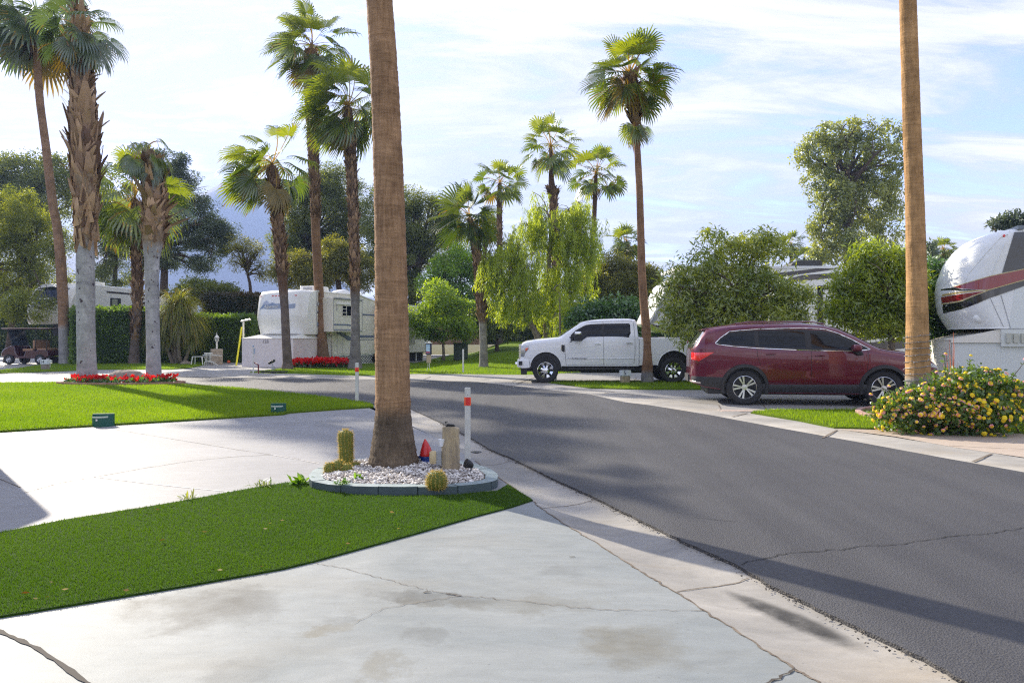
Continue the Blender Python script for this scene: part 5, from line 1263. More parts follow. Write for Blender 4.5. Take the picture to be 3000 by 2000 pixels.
def wheel(root, x, y, z, r, width, rim_r, spokes, mrim, name='wheel', twin=True, out=-1, cap=None):
    """tyre mesh with rim sub part; out=-1: outer face towards -y"""
    T = Matrix.Rotation(math.pi/2 * (1 if out < 0 else -1), 4, 'X')
    mb = MB(); w = width / 2
    prof = [(rim_r, -w*.8), (rim_r*1.06, -w*.95), (r*.90, -w), (r*.965, -w*.86), (r, -w*.6), (r*.985, -w*.58), (r*.985,-w*.52), (r, -w*.5), (r, w*.5), (r*.985,w*.52),(r*.985,w*.58),(r, w*.6), (r*.965, w*.86), (r*.90, w), (rim_r*1.06, w*.95), (rim_r, w*.8)]
    mb.lathe(prof, 40, T, cap=False)
    # tread blocks
    o = mb.build(name, dark_rubber, root, smooth=35, loc=(x, y, z))
    rm = MB(); zf = w * .72
    rm.lathe([(rim_r*1.0, zf*1.06), (rim_r*.955, zf*1.1), (rim_r*.93, zf*.9), (rim_r*.90, -w*.6)], 40, T, cap=False)
    rm.mat(1); rm.lathe([(0, zf*.05), (rim_r*.93, zf*.05)], 32, T, cap=False)
    rm.mat(0)
    if spokes == 5:
        for k in range(5):
            for d in (-.19, .19):
                a = 2*math.pi*k/5 + math.pi/2 + .31
                a0, a1 = a + d*.75, a + d
                p0 = (rim_r*.20*math.cos(a0), rim_r*.20*math.sin(a0)); p1 = (rim_r*.94*math.cos(a1), rim_r*.94*math.sin(a1))
                t_ = Vector((p1[0]-p0[0], p1[1]-p0[1], 0)).normalized(); nn = Vector((-t_.y, t_.x, 0)); w0, w1 = rim_r*.045, rim_r*.085
                vs = []
                for (px_, py_), ww in ((p0, w0), (p1, w1)):
                    for s_, zz2 in ((-1, zf*.80), (1, zf*.80), (1, zf*.45), (-1, zf*.45)): vs.append(T @ Vector((px_ + nn.x*ww*s_, py_ + nn.y*ww*s_, zz2 * (1.12 if px_ == p1[0] else 1))))
                rm.add(vs, [(0,1,5,4),(1,2,6,5),(3,0,4,7)])
        rm.lathe([(rim_r*.26, zf*.5), (rim_r*.24, zf*.86), (0, zf*.88)], 20, T)
    else:
        n = spokes
        for k in range(n):
            a = 2*math.pi*(k+.5)/n
            vs = []
            for rr_, da, zz2 in ((.30, .30, .95), (.60, .17, .62), (.93, .235, 1.0)):
                for s_ in (-1, 1): vs.append(T @ Vector((rim_r*rr_*math.cos(a+s_*da), rim_r*rr_*math.sin(a+s_*da), zf*zz2)))
                for s_ in (-1, 1): vs.append(T @ Vector((rim_r*rr_*math.cos(a+s_*da*1.1), rim_r*rr_*math.sin(a+s_*da*1.1), zf*.35)))
            rm.add(vs, [(0,1,5,4),(4,5,9,8),(0,4,6,2),(4,8,10,6),(1,3,7,5),(5,7,11,9)])
        rm.lathe([(rim_r*.36, zf*.4), (rim_r*.34, zf*1.0), (rim_r*.25, zf*1.08), (rim_r*.22, zf*1.3), (rim_r*.12, zf*1.35), (0, zf*1.35)], 24, T)
        for k in range(8):
            a = 2*math.pi*k/8; rm.lathe([(.011, zf*1.0), (.011, zf*1.25), (0, zf*1.28)], 6, T @ Matrix.Translation((rim_r*.30*math.cos(a), rim_r*.30*math.sin(a), 0)))
    ob = rm.build('rim', [mrim, dark_rubber], o, smooth=35)
    return o

# ---------------------------------------------------------------- SUV
paint_suv, t, b = newmat('paint_maroon')
b.inputs['Base Color'].default_value = (0.115, 0.001, 0.019, 1); b.inputs['Metallic'].default_value = .25; b.inputs['Roughness'].default_value = .28; b.inputs['Coat Weight'].default_value = 1.0; b.inputs['Coat Roughness'].default_value = .02; b.inputs['Coat IOR'].default_value = 1.5
cladding = mat('cladding', (0.022, 0.022, 0.024), .55, col2=(0.03, 0.03, 0.032), ns=8)
# local x: 0 rear .. 4.94 front
suv = Car(top=[(0,.62),(.012,.80),(.02,1.14),(.06,1.2),(.20,1.42),(.33,1.585),(.5,1.625),(.79,1.668),(1.2,1.70),(1.7,1.712),(2.3,1.705),(2.75,1.665),(3.0,1.60),(3.3,1.45),(3.6,1.275),(3.74,1.20),(3.9,1.165),(4.2,1.125),(4.5,1.06),(4.75,.96),(4.88,.85),(4.94,.66)],
          bot=[(0,.50),(.06,.44),(.3,.36),(.65,.31),(1.5,.255),(3.5,.255),(4.4,.28),(4.75,.30),(4.94,.42)],
          W=.985, belt=[(0,1.2),(.5,1.25),(1.3,1.18),(3.2,1.12),(3.7,1.1),(4.94,.9)], tumble=.34,
          rnd=[(0,.06),(.05,.10),(.5,.13),(3,.12),(3.7,.12),(4.5,.14),(4.94,.10)],
          plan=[(0,.52),(.02,.64),(.05,.74),(.10,.83),(.18,.895),(.30,.94),(.5,.975),(.75,.99),(1.1,1.0),(3.9,1.0),(4.4,.975),(4.7,.92),(4.86,.84),(4.94,.72)], barrel=.07,
          arches=[(1.09,.37,.425),(3.82,.37,.425)])
sr = thing('suv', 'dark maroon three row suv parked on the driveway', 'suv', (3.93, 16.42, 0.0), R(-9))
st = sorted(set([round(4.94*k/150, 4) for k in range(151)] + [0,.012,.02,.06,4.88,4.92,4.94] + [1.09-.425,1.09+.425,3.82-.425,3.82+.425, 1.09-.4249,1.09+.4249,3.3951,4.2449]))
suv.body(st, nz=18).build('body', paint_suv, sr, smooth=32)
# dark interior of arches + underbody
mb = MB(); mb.box((.35, -.80, .22), (4.7, .80, .62)); 
for cx in (1.09, 3.82): mb.prism([(cx + .47*math.cos(a), .37 + .47*math.sin(a)) for a in np.linspace(0, math.pi, 20)], -.87, .87)
mb.build('underbody', black_plastic, sr)
win_lo = [(.50,1.285),(.56,1.262),(.9,1.222),(1.31,1.19),(2.365,1.147),(3.19,1.13),(3.54,1.166)]
win_hi = [(.50,1.30),(.60,1.40),(.79,1.535),(1.0,1.558),(1.41,1.59),(2.28,1.607),(2.6,1.592),(2.73,1.575),(2.95,1.50),(3.21,1.37),(3.54,1.172)]
mb = MB(); suv.patch(mb, win_lo, win_hi, .004, (-1, 1), 60, 10); mb.build_each('window_pillars', black_plastic, sr, smooth=60)
def inset(poly_x0, poly_x1, dz=.022):
    lo = [(x, float(np.interp(x, [p[0] for p in win_lo], [p[1] for p in win_lo])) + dz) for x in np.linspace(poly_x0, poly_x1, 24)]
    hi = [(x, float(np.interp(x, [p[0] for p in win_hi], [p[1] for p in win_hi])) - dz) for x in np.linspace(poly_x0, poly_x1, 24)]
    return lo, hi
for sg in (-1, 1):
    for a, b_ in ((.60, 1.29), (1.38, 2.30), (2.42, 3.38)):
        lo, hi = inset(a, b_); mb = MB(); suv.patch(mb, lo, hi, .0085, (sg,), 24, 8); mb.build('window', glass_dark, sr, smooth=60)
mb = MB(); suv.line(mb, win_lo + win_hi[::-1] + [win_lo[0]], .0105, .006, (-1, 1), 6, 8); mb.build_each('window_trim', chrome, sr, smooth=60)
mb = MB(); suv.line(mb, [(1.33,1.18),(1.345,1.0),(1.40,.84)], .0045, -.001, (-1,1)); suv.line(mb, [(2.405,1.14),(2.405,.75),(2.40,.46)], .0045, -.001, (-1,1)); suv.line(mb, [(3.50,1.15),(3.50,.9),(3.475,.70),(3.45,.47)], .0045, -.001, (-1,1))
suv.line(mb, [(1.45,.47),(3.44,.47)], .0045, -.001, (-1,1)); suv.line(mb, [(.05,.93),(.35,.90),(.64,.63)], .003, -.001, (-1,1)); suv.line(mb, [(3.72,1.165),(4.2,1.085),(4.6,.98)], .004, -.001, (-1,1)); mb.build_each('door_gap', black_plastic, sr)
mb = MB()
suv.patch(mb, [(.0,.46),(.07,.44),(.3,.36),(.66,.31)], [(.0,.60),(.66,.60)], .012, (-1,1), 20, 4)
mb.box((-.03, -.48, .46), (.03, .48, .61))
suv.patch(mb, [(1.44,.26),(3.55,.26)], [(1.44,.45),(3.55,.46)], .016, (-1,1), 20, 4)
for cx in (1.09, 3.82):
    for sg in (-1, 1):
        vs = []; n = 30
        for k in range(n + 1):
            a = -.28 + (math.pi + .56) * k / n
            for r_, o_ in ((.418, .004), (.42, .03), (.475, .026), (.49, .0)):
                x, z = cx + r_*math.cos(a), .37 + r_*math.sin(a); z = max(z, .25); vs.append((x, sg*(suv.y(min(max(x,0.02),4.9), max(z,.3)) + o_), z))
        fs = [(i*4+j, (i+1)*4+j, (i+1)*4+j+1, i*4+j+1) for i in range(n) for j in range(3)]
        mb.add(vs, fs if sg > 0 else [f[::-1] for f in fs])
mb.build_each('cladding', cladding, sr, smooth=40)
mb = MB(); suv.patch(mb, [(.0,.46),(.20,.425)], [(.0,.505),(.20,.48)], .018, (-1,1), 8, 3); mb.build_each('bumper_reflector', mat('pale_reflector', (.55,.45,.40), .2, coat=1), sr)
for sg in (-1, 1):
    mb = MB(); suv.patch(mb, [(.022,.94),(.16,.90),(.22,.94),(.465,1.095)], [(.022,1.10),(.465,1.105)], .010, (sg,), 20, 6)
    mb.build('tail_light', red_lens, sr, smooth=60)
# tail gate glass, spoiler
mb = MB(); vs = []
for k in range(9):
    u = k / 8; x = .052 + (.285 - .052) * u; z = 1.185 + (1.52 - 1.185) * u; yw = suv.y(x, z - .03) - .13 
    for j in range(9): v = -1 + 2*j/8; vs.append((x - .012 - .02*(1 - v*v), v*yw, z + .012))
mb.add(vs, [(i*9+j, i*9+j+1, (i+1)*9+j+1, (i+1)*9+j) for i in range(8) for j in range(8)]); mb.build('rear_window', mat('rear_glass', (.10,.11,.12), .03, spec=1, coat=1.0), sr, smooth=180)
mb = MB(); suv.patch(mb, [(.055,1.17),(.12,1.28),(.28,1.50)], [(.055,1.19),(.12,1.33),(.28,1.56)], .009, (-1,1), 10, 3); mb.build_each('quarter_glass', mat('rear_glass_pale', (.28,.29,.32), .04, spec=1, coat=1.0), sr, smooth=60)
mb = MB(); mb.prism([(.23,1.565),(.27,1.60),(.62,1.655),(.62,1.62),(.33,1.555)], -.66, .66); mb.build('spoiler', paint_suv, sr, bevel=.012)
# windshield
mb = MB(); vs = []
for k in range(9):
    u = k / 8; x = 3.70 + (2.92 - 3.70) * u; z = suv.zt(x); yw = suv.y(x, z) * .93
    for j in range(11): v = -1 + 2*j/10; vs.append((x + .006, v*yw, z + .04*suv.y(x, z)*math.sqrt(max(0, 1 - (v*.93)**2)) + .009))
mb.add(vs, [(i*11+j, i*11+j+1, (i+1)*11+j+1, (i+1)*11+j) for i in range(8) for j in range(10)]); mb.build('windshield', glass_dark, sr, smooth=180)
for sg in (-1, 1):
    mb = MB(); mb.box((3.16, sg*1.0 - .12, 1.13), (3.33, sg*1.0 + .12, 1.27)); o = mb.build('mirror', paint_suv, sr, bevel=.045, bseg=3, smooth=60); o.location = (0, sg*.10, 0)
    mb = MB(); mb.prism([(3.18,1.13),(3.36,1.13),(3.40,1.06),(3.30,1.04)], sg*.88, sg*1.06); mb.build('mirror_arm', black_plastic, sr, bevel=.012)
    mb = MB(); 
    for hx, hz in ((1.60, 1.065), (2.57, 1.035)): suv.line(mb, [(hx-.09, hz-.005), (hx, hz+.008), (hx+.10, hz)], .013, .022, (sg,), 7); 
    mb.build_each('door_handle', paint_suv, sr, smooth=60)
    mb = MB()
    for hx, hz in ((1.60, 1.06), (2.57, 1.03)): suv.patch(mb, [(hx-.07, hz-.022), (hx+.07, hz-.022)], [(hx-.07, hz+.022), (hx+.07, hz+.02)], .003, (sg,), 6, 2)
    mb.build_each('handle_recess', black_plastic, sr)
    mb = MB(); suv.patch(mb, [(4.42,.86),(4.86,.78)], [(4.42,1.0),(4.86,.86)], .006, (sg,), 10, 4); mb.build('headlight', mat('lens_clear_%d' % (sg+1), (.5,.5,.5), .1, coat=1), sr)
    for x in (1.09, 3.82): wheel(sr, x, sg*.845, .372, .374, .235, .245, 5, alloy, out=sg)
mb = MB(); mb.box((.9, -.82, 1.705), (2.6, -.79, 1.72)); mb = MB(); mb.tube([(.95,-.60,1.70),(1.2,-.60,1.745),(2.5,-.60,1.742),(2.75,-.60,1.69)], .014, 6); mb.tube([(.95,.60,1.70),(1.2,.60,1.745),(2.5,.60,1.742),(2.75,.60,1.69)], .014, 6)
mb.build_each('roof_rail', paint_suv, sr, smooth=60)

# ---------------------------------------------------------------- PICKUP (front at local x=0, rear at 6.35)
paint_w, t, b = newmat('paint_white_pearl')
b.inputs['Base Color'].default_value = (0.80, 0.81, 0.83, 1); b.inputs['Metallic'].default_value = .0; b.inputs['Roughness'].default_value = .3; b.inputs['Coat Weight'].default_value = 1.0; b.inputs['Coat Roughness'].default_value = .03
tk = Car(top=[(.09,1.02),(.10,1.18),(.16,1.25),(.28,1.30),(.61,1.355),(1.0,1.395),(1.28,1.42),(1.33,1.45),(1.96,1.87),(2.05,1.91),(2.3,1.955),(2.6,1.985),(3.1,2.0),(3.5,1.995),(3.66,1.97),(3.70,1.90),(3.735,1.42),(3.77,1.415),(6.30,1.43),(6.35,1.30)],
         bot=[(.09,.74),(.35,.72),(.4,.58),(1.4,.53),(3.72,.53),(3.78,.56),(6.0,.58),(6.35,.62)],
         W=1.005, belt=[(0,1.2),(1.3,1.32),(2.0,1.33),(3.7,1.42),(6.35,1.5)], tumble=.27,
         rnd=[(.09,.06),(.6,.13),(1.3,.12),(2,.11),(3.6,.10),(3.735,.03),(6.35,.03)],
         plan=[(.09,.90),(.2,.94),(.45,.985),(.85,1.0),(1.4,.985),(3.7,.985),(3.74,.99),(4.8,1.0),(5.8,.99),(6.25,.965),(6.35,.94)], barrel=.045, arches=[(.87,.49,.485),(4.84,.52,.50)])
tr_ = thing('pickup_truck', 'white crew cab pickup truck on the pad behind the road', 'pickup truck', (0.19, 23.75, 0.0), R(-0.6))
st = sorted(set([round(.09 + 6.26*k/160, 4) for k in range(161)] + [3.66,3.70,3.735,3.74,.87-.485,.8701+.485,4.34,5.34,.87-.4849,.87+.4849,4.3401,5.3399]))
tk.body(st, nz=16, crown=.03).build('body', paint_w, tr_, smooth=32)
mb = MB(); mb.box((.2, -.78, .36), (6.1, .78, .66)); mb.box((2.0,-.5,.3),(4.2,.5,.4))
for cx, cz in ((.87, .49), (4.84, .52)): mb.prism([(cx + .52*math.cos(a), cz + .52*math.sin(a)) for a in np.linspace(0, math.pi, 20)] + [(cx-.52,.45),(cx+.52,.45)], -.90, .90)
mb.build('underbody', black_plastic, tr_)
mb = MB(); mb.box((1.55, -1.02, .42), (3.62, -.86, .47)); mb.box((1.55, .86, .42), (3.62, 1.02, .47)); mb.box((1.7,-.9,.44),(1.76,-.6,.55)); mb.box((3.4,-.9,.44),(3.46,-.6,.55)); mb.build_each('running_board', metal_dark, tr_, bevel=.012)
# bed opening: flat black slab in place of the shaded inside
mb = MB(); mb.box((3.80, -.86, 1.40), (6.26, .86, 1.452)); mb.build('bed_dark_fill', black_plastic, tr_, bevel=.01)
# bumper, grille, lights
mb = MB(); mb.prism([(-.02,.50),(-.03,.60),(.0,.74),(.36,.745),(.38,.47),(.15,.455)], -.97, .97); mb.build('front_bumper', paint_w, tr_, bevel=.03, bseg=3, smooth=60)
mb = MB(); mb.prism([(.10,.27),(.08,.46),(.30,.47),(.28,.27)], -.93, .93); mb.build('air_dam', black_plastic, tr_, bevel=.01)
mb = MB(); mb.box((.03, -1.0, .56), (.14, -.93, .68)); mb.box((.03, .93, .56), (.14, 1.0, .68)); mb.build_each('fog_lamp_pocket', black_plastic, tr_)
mb = MB(); mb.tube([(-.05,-.55,.58),(-.07,-.55,.60),(-.07,-.45,.60),(-.03,-.45,.58)], .02, 6); mb.tube([(-.05,.55,.58),(-.07,.55,.60),(-.07,.45,.60),(-.03,.45,.58)], .02, 6); mb.build_each('tow_hook', chrome, tr_)
mb = MB()
for z in (.80, .88, .97, 1.06, 1.15): mb.prism([(.03,z),(.03,z+.05),(.14,z+.055),(.14,z)], -.80, .80)
mb.prism([(.05,.78),(.05,1.20),(.13,1.20),(.13,.78)], -.90, -.80); mb.prism([(.05,.78),(.05,1.20),(.13,1.20),(.13,.78)], .80, .90)
mb.build('grille', chrome, tr_, bevel=.01)
mb = MB(); mb.box((.085, -.84, .79), (.12, .84, 1.2)); mb.build('grille_backing', black_plastic, tr_)
for sg in (-1, 1):
    mb = MB(); tk.patch(mb, [(.10,.80),(.20,.80),(.235,.92),(.34,1.05)], [(.10,1.17),(.34,1.17)], .012, (sg,), 10, 5); mb.build('headlight', mat('lens_head_%d' % (sg+1), (.42,.43,.45), .08, coat=1.0, metal=.5), tr_, smooth=60)
    mb = MB(); tk.patch(mb, [(.235,.97),(.27,.97),(.315,1.05)], [(.235,1.13),(.315,1.12)], .019, (sg,), 6, 3); mb.build('turn_signal', orange_lens, tr_, smooth=60)
    # windows
    for lo, hi in (([(1.66,1.30),(2.0,1.305),(2.14,1.41),(2.60,1.425)], [(1.66,1.50),(1.79,1.64),(2.12,1.835),(2.30,1.85),(2.60,1.86)]), ([(2.70,1.425),(3.40,1.43),(3.44,1.45),(3.485,1.53)], [(2.70,1.865),(3.44,1.875),(3.46,1.865),(3.485,1.84)])):
        mb = MB(); tk.patch(mb, [(x, z+.012) for x, z in lo], [(x, z-.012) for x, z in hi], .008, (sg,), 26, 8); mb.build('window', glass_dark, tr_, smooth=60)
    mb = MB(); tk.patch(mb, [(1.64,1.285),(2.0,1.29),(2.15,1.395),(2.70,1.41),(3.45,1.415),(3.50,1.52)], [(1.64,1.50),(1.79,1.66),(2.12,1.855),(2.30,1.872),(2.68,1.88),(3.46,1.89),(3.50,1.85)], .003, (sg,), 50, 8); mb.build('window_pillars', black_plastic, tr_, smooth=60)
    mb = MB(); tk.line(mb, [(1.46,1.20),(1.47,.9),(1.50,.56)], .005, 0, (sg,)); tk.line(mb, [(2.66,1.9),(2.66,1.4),(2.665,.56)], .005, 0, (sg,)); tk.line(mb, [(3.60,1.93),(3.63,1.4),(3.63,.9),(3.60,.60)], .005, 0, (sg,)); tk.line(mb, [(2.15,1.90),(3.56,1.93)], .004, 0, (sg,)); tk.line(mb, [(3.755,1.40),(3.755,.56)], .008, 0, (sg,))
    tk.line(mb, [(1.52,.57),(3.60,.585)], .004, 0, (sg,)); mb.build_each('door_gap', black_plastic, tr_)
    mb = MB(); tk.line(mb, [(1.50,.76),(3.62,.77)], .012, .004, (sg,), 6); tk.line(mb, [(.35,.80),(.42,.8)], .008, .004, (sg,), 6); mb.build_each('side_moulding', paint_w, tr_, smooth=60)
    mb = MB()
    for hx, hz in ((2.475, 1.22), (3.45, 1.25)): tk.line(mb, [(hx-.10, hz), (hx, hz+.008), (hx+.10, hz)], .017, .028, (sg,), 7)
    mb.build_each('door_handle', chrome, tr_, smooth=60)
    mb = MB(); tk.patch(mb, [(1.335,1.0),(1.37,.955),(1.45,.93)], [(1.335,1.20),(1.45,1.205)], .006, (sg,), 8, 4); mb.build('fender_vent', black_plastic, tr_)
    mb = MB(); tk.line(mb, [(1.44,1.205),(1.34,1.20),(1.345,1.02),(1.40,.945),(1.45,.925)], .014, .008, (sg,), 6); mb.build('vent_trim', chrome, tr_, smooth=60)
    # tow mirror
    mb = MB(); mb.box((1.60, sg*1.14-.09, 1.27), (1.66, sg*1.14+.09, 1.30)); mb.box((1.74, sg*1.16-.10, 1.31), (1.98, sg*1.16+.10, 1.50)); mb.box((1.60, sg*.94-.04, 1.30), (1.80, sg*1.0+.10, 1.36)); mb.box((1.60, sg*.94-.04, 1.40), (1.80, sg*1.0+.10, 1.44)); mb.build('mirror', black_plastic, tr_, bevel=.02)
    mb = MB(); mb.box((1.745, sg*1.165-.105, 1.49), (1.955, sg*1.165+.105, 1.60)); mb.build('mirror_cap', chrome, tr_, bevel=.045, bseg=3, smooth=60)
    for x in (.86, 4.82): wheel(tr_, x, sg*.87, .40, .40, .27, .255, 8, chrome, out=sg)
    # wheel lips
    mb = MB()
    for cx, cz, r_ in ((.87, .49, .485), (4.84, .52, .50)): tk.line(mb, [(cx + r_*1.0*math.cos(a), cz + r_*1.0*math.sin(a)) for a in np.linspace(.05, math.pi-.05, 24)], .012, -.002, (sg,), 6, 2)
    mb.build_each('wheel_lip', paint_w, tr_, smooth=60)
    mb = MB(); tk.patch(mb, [(6.15,.98),(6.33,.98)], [(6.15,1.36),(6.33,1.36)], .008, (sg,), 4, 4); mb.build('tail_light', red_lens, tr_, smooth=60)
mb = MB(); vs = []
for k in range(7):
    u = k / 6; x = 1.36 + (1.93 - 1.36) * u; z = tk.zt(x); yw = tk.y(x, z) * .93
    for j in range(11): v = -1 + 2*j/10; vs.append((x - .005, v*yw, z + .03*tk.y(x, z)*math.sqrt(max(0, 1 - (v*.93)**2)) + .009))
mb.add(vs, [(i*11+j, i*11+j+1, (i+1)*11+j+1, (i+1)*11+j) for i in range(6) for j in range(10)]); mb.build('windshield', glass_dark, tr_, smooth=180)
red_paint = mat('decal_red', (.42, .008, .012), .4); ink = mat('decal_ink', (.02, .02, .04), .5)
text_mesh('badge', 'FX4', .19, red_paint, tr_, (5.40, -(tk.y(5.4, 1.31) + .006), 1.30), (R(90), 0, 0), .002, .2, 1.15)
mb = MB(); tk.patch(mb, [(1.54,.745),(1.60,.742),(1.66,.735)], [(1.54,.79),(1.66,.79)], .006, (-1,), 4, 2); mb.build('door_emblem', ink, tr_)
text_mesh('door_lettering', 'POWER STROKE', .062, ink, tr_, (1.90, -(tk.y(1.9, .765) + .022), .767), (R(90), 0, 0), .002)
mb = MB(); mb.box((6.30, -.95, .50), (6.50, .95, .70)); mb.build('rear_bumper', chrome, tr_, bevel=.03)

# ---------------------------------------------------------------- FIFTH WHEEL TRAILERS
rv_white = mat('rv_fibreglass', (.86,.85,.81), .28, coat=.4, col2=(.80,.79,.74), ns=1.2)
rv_cream = mat('rv_siding_cream', (.78,.75,.66), .45, coat=.2, col2=(.71,.68,.58), ns=1.5)
rv_pink = mat('rv_skirt_pinkish', (.70,.64,.62), .7, col2=(.65,.59,.56), ns=3)
rv_roof = mat('rv_roof_white', (.80,.80,.80), .6)
rv_blue = mat('rv_stripe_blue', (.16,.19,.27), .4); rv_blue2 = mat('rv_logo_blue', (.30,.36,.47), .4); rv_blue3 = mat('rv_logo_deep_blue', (.20,.27,.40), .4)
rv_dkgrey = mat('rv_graphic_dark', (.045,.035,.04), .35, coat=.5); rv_grey = mat('rv_graphic_grey', (.30,.29,.29), .35); 
trim_grey = mat('rv_trim', (.40,.41,.43), .5)

# white trailer: local x 0..2.65 across (2.65 = right/near side), y 0..11.8 length
th = R(24); A = Vector((-10.01, 35.0, 0)); xa_ = Vector((math.cos(th), -math.sin(th), 0)); org = A - xa_ * 2.65 * 1.14
rv = thing('travel_trailer', 'white and cream fifth wheel trailer with faded mountain logo', 'travel trailer', org, -th); rv.scale = (1.14, 1, 1)
def yz_prism(mb, poly, x0, x1):
    n = len(poly); vs = [(x0, y, z) for y, z in poly] + [(x1, y, z) for y, z in poly]
    mb.add(vs, [tuple(range(n-1, -1, -1)), tuple(range(n, 2*n))] + [(i, (i+1) % n, n+(i+1) % n, n+i) for i in range(n)])
mb = MB(); yz_prism(mb, [(.85,3.72),(4.6,3.72),(6.2,3.42),(11.8,3.30),(11.8,.52),(2.3,.52),(2.3,1.60),(.85,1.60)], 0, 2.65); mb.build('body', rv_cream, rv, bevel=.06, bseg=3, smooth=60)
mb = MB(); n1, n2 = 14, 14; pr_ = [(.55,3.76),(.22,3.70),(.08,3.52),(.0,3.1),(-.06,2.7),(-.08,2.42),(-.05,2.3),(.06,1.9),(.16,1.60)]
vs = []
for (yy, zz2) in pr_:
    for j in range(n2 + 1):
        v = -1 + 2*j/n2; c = abs(v) ** 6; vs.append((1.325 + v*1.37*(1 if abs(v)<1 else 1), yy + .10*v*v + .30*c, zz2 - .02*v*v - .05*c*(1 if zz2 > 3.6 else 0)))
mb.add(vs, [(i*(n2+1)+j, (i+1)*(n2+1)+j, (i+1)*(n2+1)+j+1, i*(n2+1)+j+1) for i in range(len(pr_)-1) for j in range(n2)])
# close cap to the body
for sx in (0, n2):
    o0 = len(mb.v); idx = [i*(n2+1)+sx for i in range(len(pr_))]
    mb.v += [(mb.v[i][0] + (0.004 if sx else -.004), 1.0, mb.v[i][2]) for i in idx]
    for i in range(len(idx)-1): mb.f.append((idx[i], o0+i, o0+i+1, idx[i+1]) if sx else (idx[i+1], o0+i+1, o0+i, idx[i])); mb.m.append(0)
tp = [j for j in range(n2+1)]; o0 = len(mb.v); mb.v += [(mb.v[j][0], 1.2, 3.745) for j in tp]
for j in range(n2): mb.f.append((j, j+1, o0+j+1, o0+j)); mb.m.append(0)
lastr = (len(pr_)-1)*(n2+1); o0 = len(mb.v); mb.v += [(mb.v[lastr+j][0], 2.3, 1.60) for j in tp]
for j in range(n2): mb.f.append((lastr+j+1, lastr+j, o0+j, o0+j+1)); mb.m.append(0)
mb.build('front_cap', rv_white, rv, smooth=50)
mb = MB(); mb.tube([(2.712, 1.0, 3.70), (2.712, .98, 2.5), (2.712, 1.03, 1.62)], .014, 6); mb.tube([(-.065, 1.0, 3.70), (-.065, 1.0, 1.62)], .014, 6); mb.build_each('cap_seam', trim_grey, rv)
mb = MB(); mb.box((.15,.8,3.70),(2.5,4.5,3.745)); yz_prism(mb, [(4.4,3.70),(4.4,3.76),(6.2,3.46),(6.2,3.40)], .12, 2.53); yz_prism(mb, [(6.15,3.40),(6.15,3.47),(11.75,3.34),(11.75,3.28)], .12, 2.53); mb.build('roof', rv_roof, rv, bevel=.02)
mb = MB(); mb.tube([(2.66,.9,3.69),(2.66,4.6,3.69),(2.66,6.2,3.39),(2.66,11.78,3.27)], .035, 8); mb.build('gutter_rail', rv_white, rv, smooth=60)
mb = MB(); mb.box((1.25,1.7,3.74),(2.05,2.9,4.03)); mb.build('roof_air_conditioner', rv_white, rv, bevel=.06, bseg=3); 
mb = MB(); 
for k in range(5): mb.box((1.45,1.685,3.80+k*.035),(1.95,1.70,3.82+k*.035))
mb.build('conditioner_grille', trim_grey, rv)
mb = MB(); mb.lathe([(.52,0),(.48,.10),(.25,.22),(0,.26)], 20, Matrix.Translation((1.9,4.2,3.74))); mb.build('satellite_dome', rv_white, rv, smooth=60)
mb = MB(); mb.box((1.6,5.1,3.62),(2.1,5.7,3.86)); mb.build('roof_vent', rv_white, rv, bevel=.03)
# storage skirt beneath the overhang
mb = MB(); mb.box((-.18,-.55,0),(2.60,2.25,1.38)); mb.build('front_skirt', rv_pink, rv, bevel=.01)
mb = MB(); mb.add([(-.22,-.58,1.38),(2.64,-.58,1.38),(2.64,2.25,1.38),(-.22,2.25,1.38),(.15,.35,1.585),(2.45,.35,1.585),(2.45,2.25,1.585),(.15,2.25,1.585)], [(0,1,5,4),(1,2,6,5),(3,0,4,7),(4,5,6,7),(2,3,7,6),(3,2,1,0)]); mb.build('skirt_lid', rv_white, rv)
mb = MB(); mb.box((2.58,1.3,1.20),(2.612,1.75,1.42)); mb.build('vent', trim_grey, rv)
text_mesh('skirt_number', '128', .24, mat('number_grey', (.22,.21,.24), .6), rv, (1.12, -.556, 1.22), (R(90), 0, 0), .002)
# slides
mb = MB(); mb.box((2.6,1.35,1.70),(3.3,3.85,3.40)); mb.build('slide_out', rv_cream, rv, bevel=.03)
mb = MB()
for a_, b_ in (((3.303,1.42,3.33),(3.303,3.78,3.33)), ((3.303,1.42,1.78),(3.303,3.78,1.78)), ((3.303,1.42,1.78),(3.303,1.42,3.33)), ((3.303,3.78,1.78),(3.303,3.78,3.33))): mb.tube([a_, b_], .018, 5)
mb.tube([(3.33,1.65,2.75),(3.33,1.65,3.12),(3.33,3.35,3.12),(3.33,3.35,2.75)], .02, 6); mb.box((3.30,1.42,3.345),(3.37,3.78,3.40)); mb.build_each('slide_trim', trim_grey, rv)
mb = MB(); mb.box((3.295,1.6,3.06),(3.36,3.4,3.15)); mb.build('window_awning', rv_white, rv, bevel=.01)
mb = MB(); mb.box((3.29,2.1,2.52),(3.312,3.0,3.02)); w_ = mb.build('window', glass_dark, rv)
mb = MB()
for b_ in (((3.31,2.08,2.50),(3.325,3.02,2.53)), ((3.31,2.08,3.01),(3.325,3.02,3.04)), ((3.31,2.08,2.5),(3.325,2.11,3.04)), ((3.31,2.99,2.5),(3.325,3.02,3.04)), ((3.31,2.42,2.5),(3.325,2.45,3.04)), ((3.31,2.1,2.66),(3.323,2.43,2.69)), ((3.31,2.1,2.84),(3.323,2.43,2.87))): mb.box(*b_)
mb.build('window_frame', rv_cream, w_)
mb = MB(); mb.box((2.6,5.9,1.0),(3.25,9.1,3.22)); mb.build('slide_out', mat('rv_slide_pink', (.60,.55,.52), .6), rv, bevel=.03)
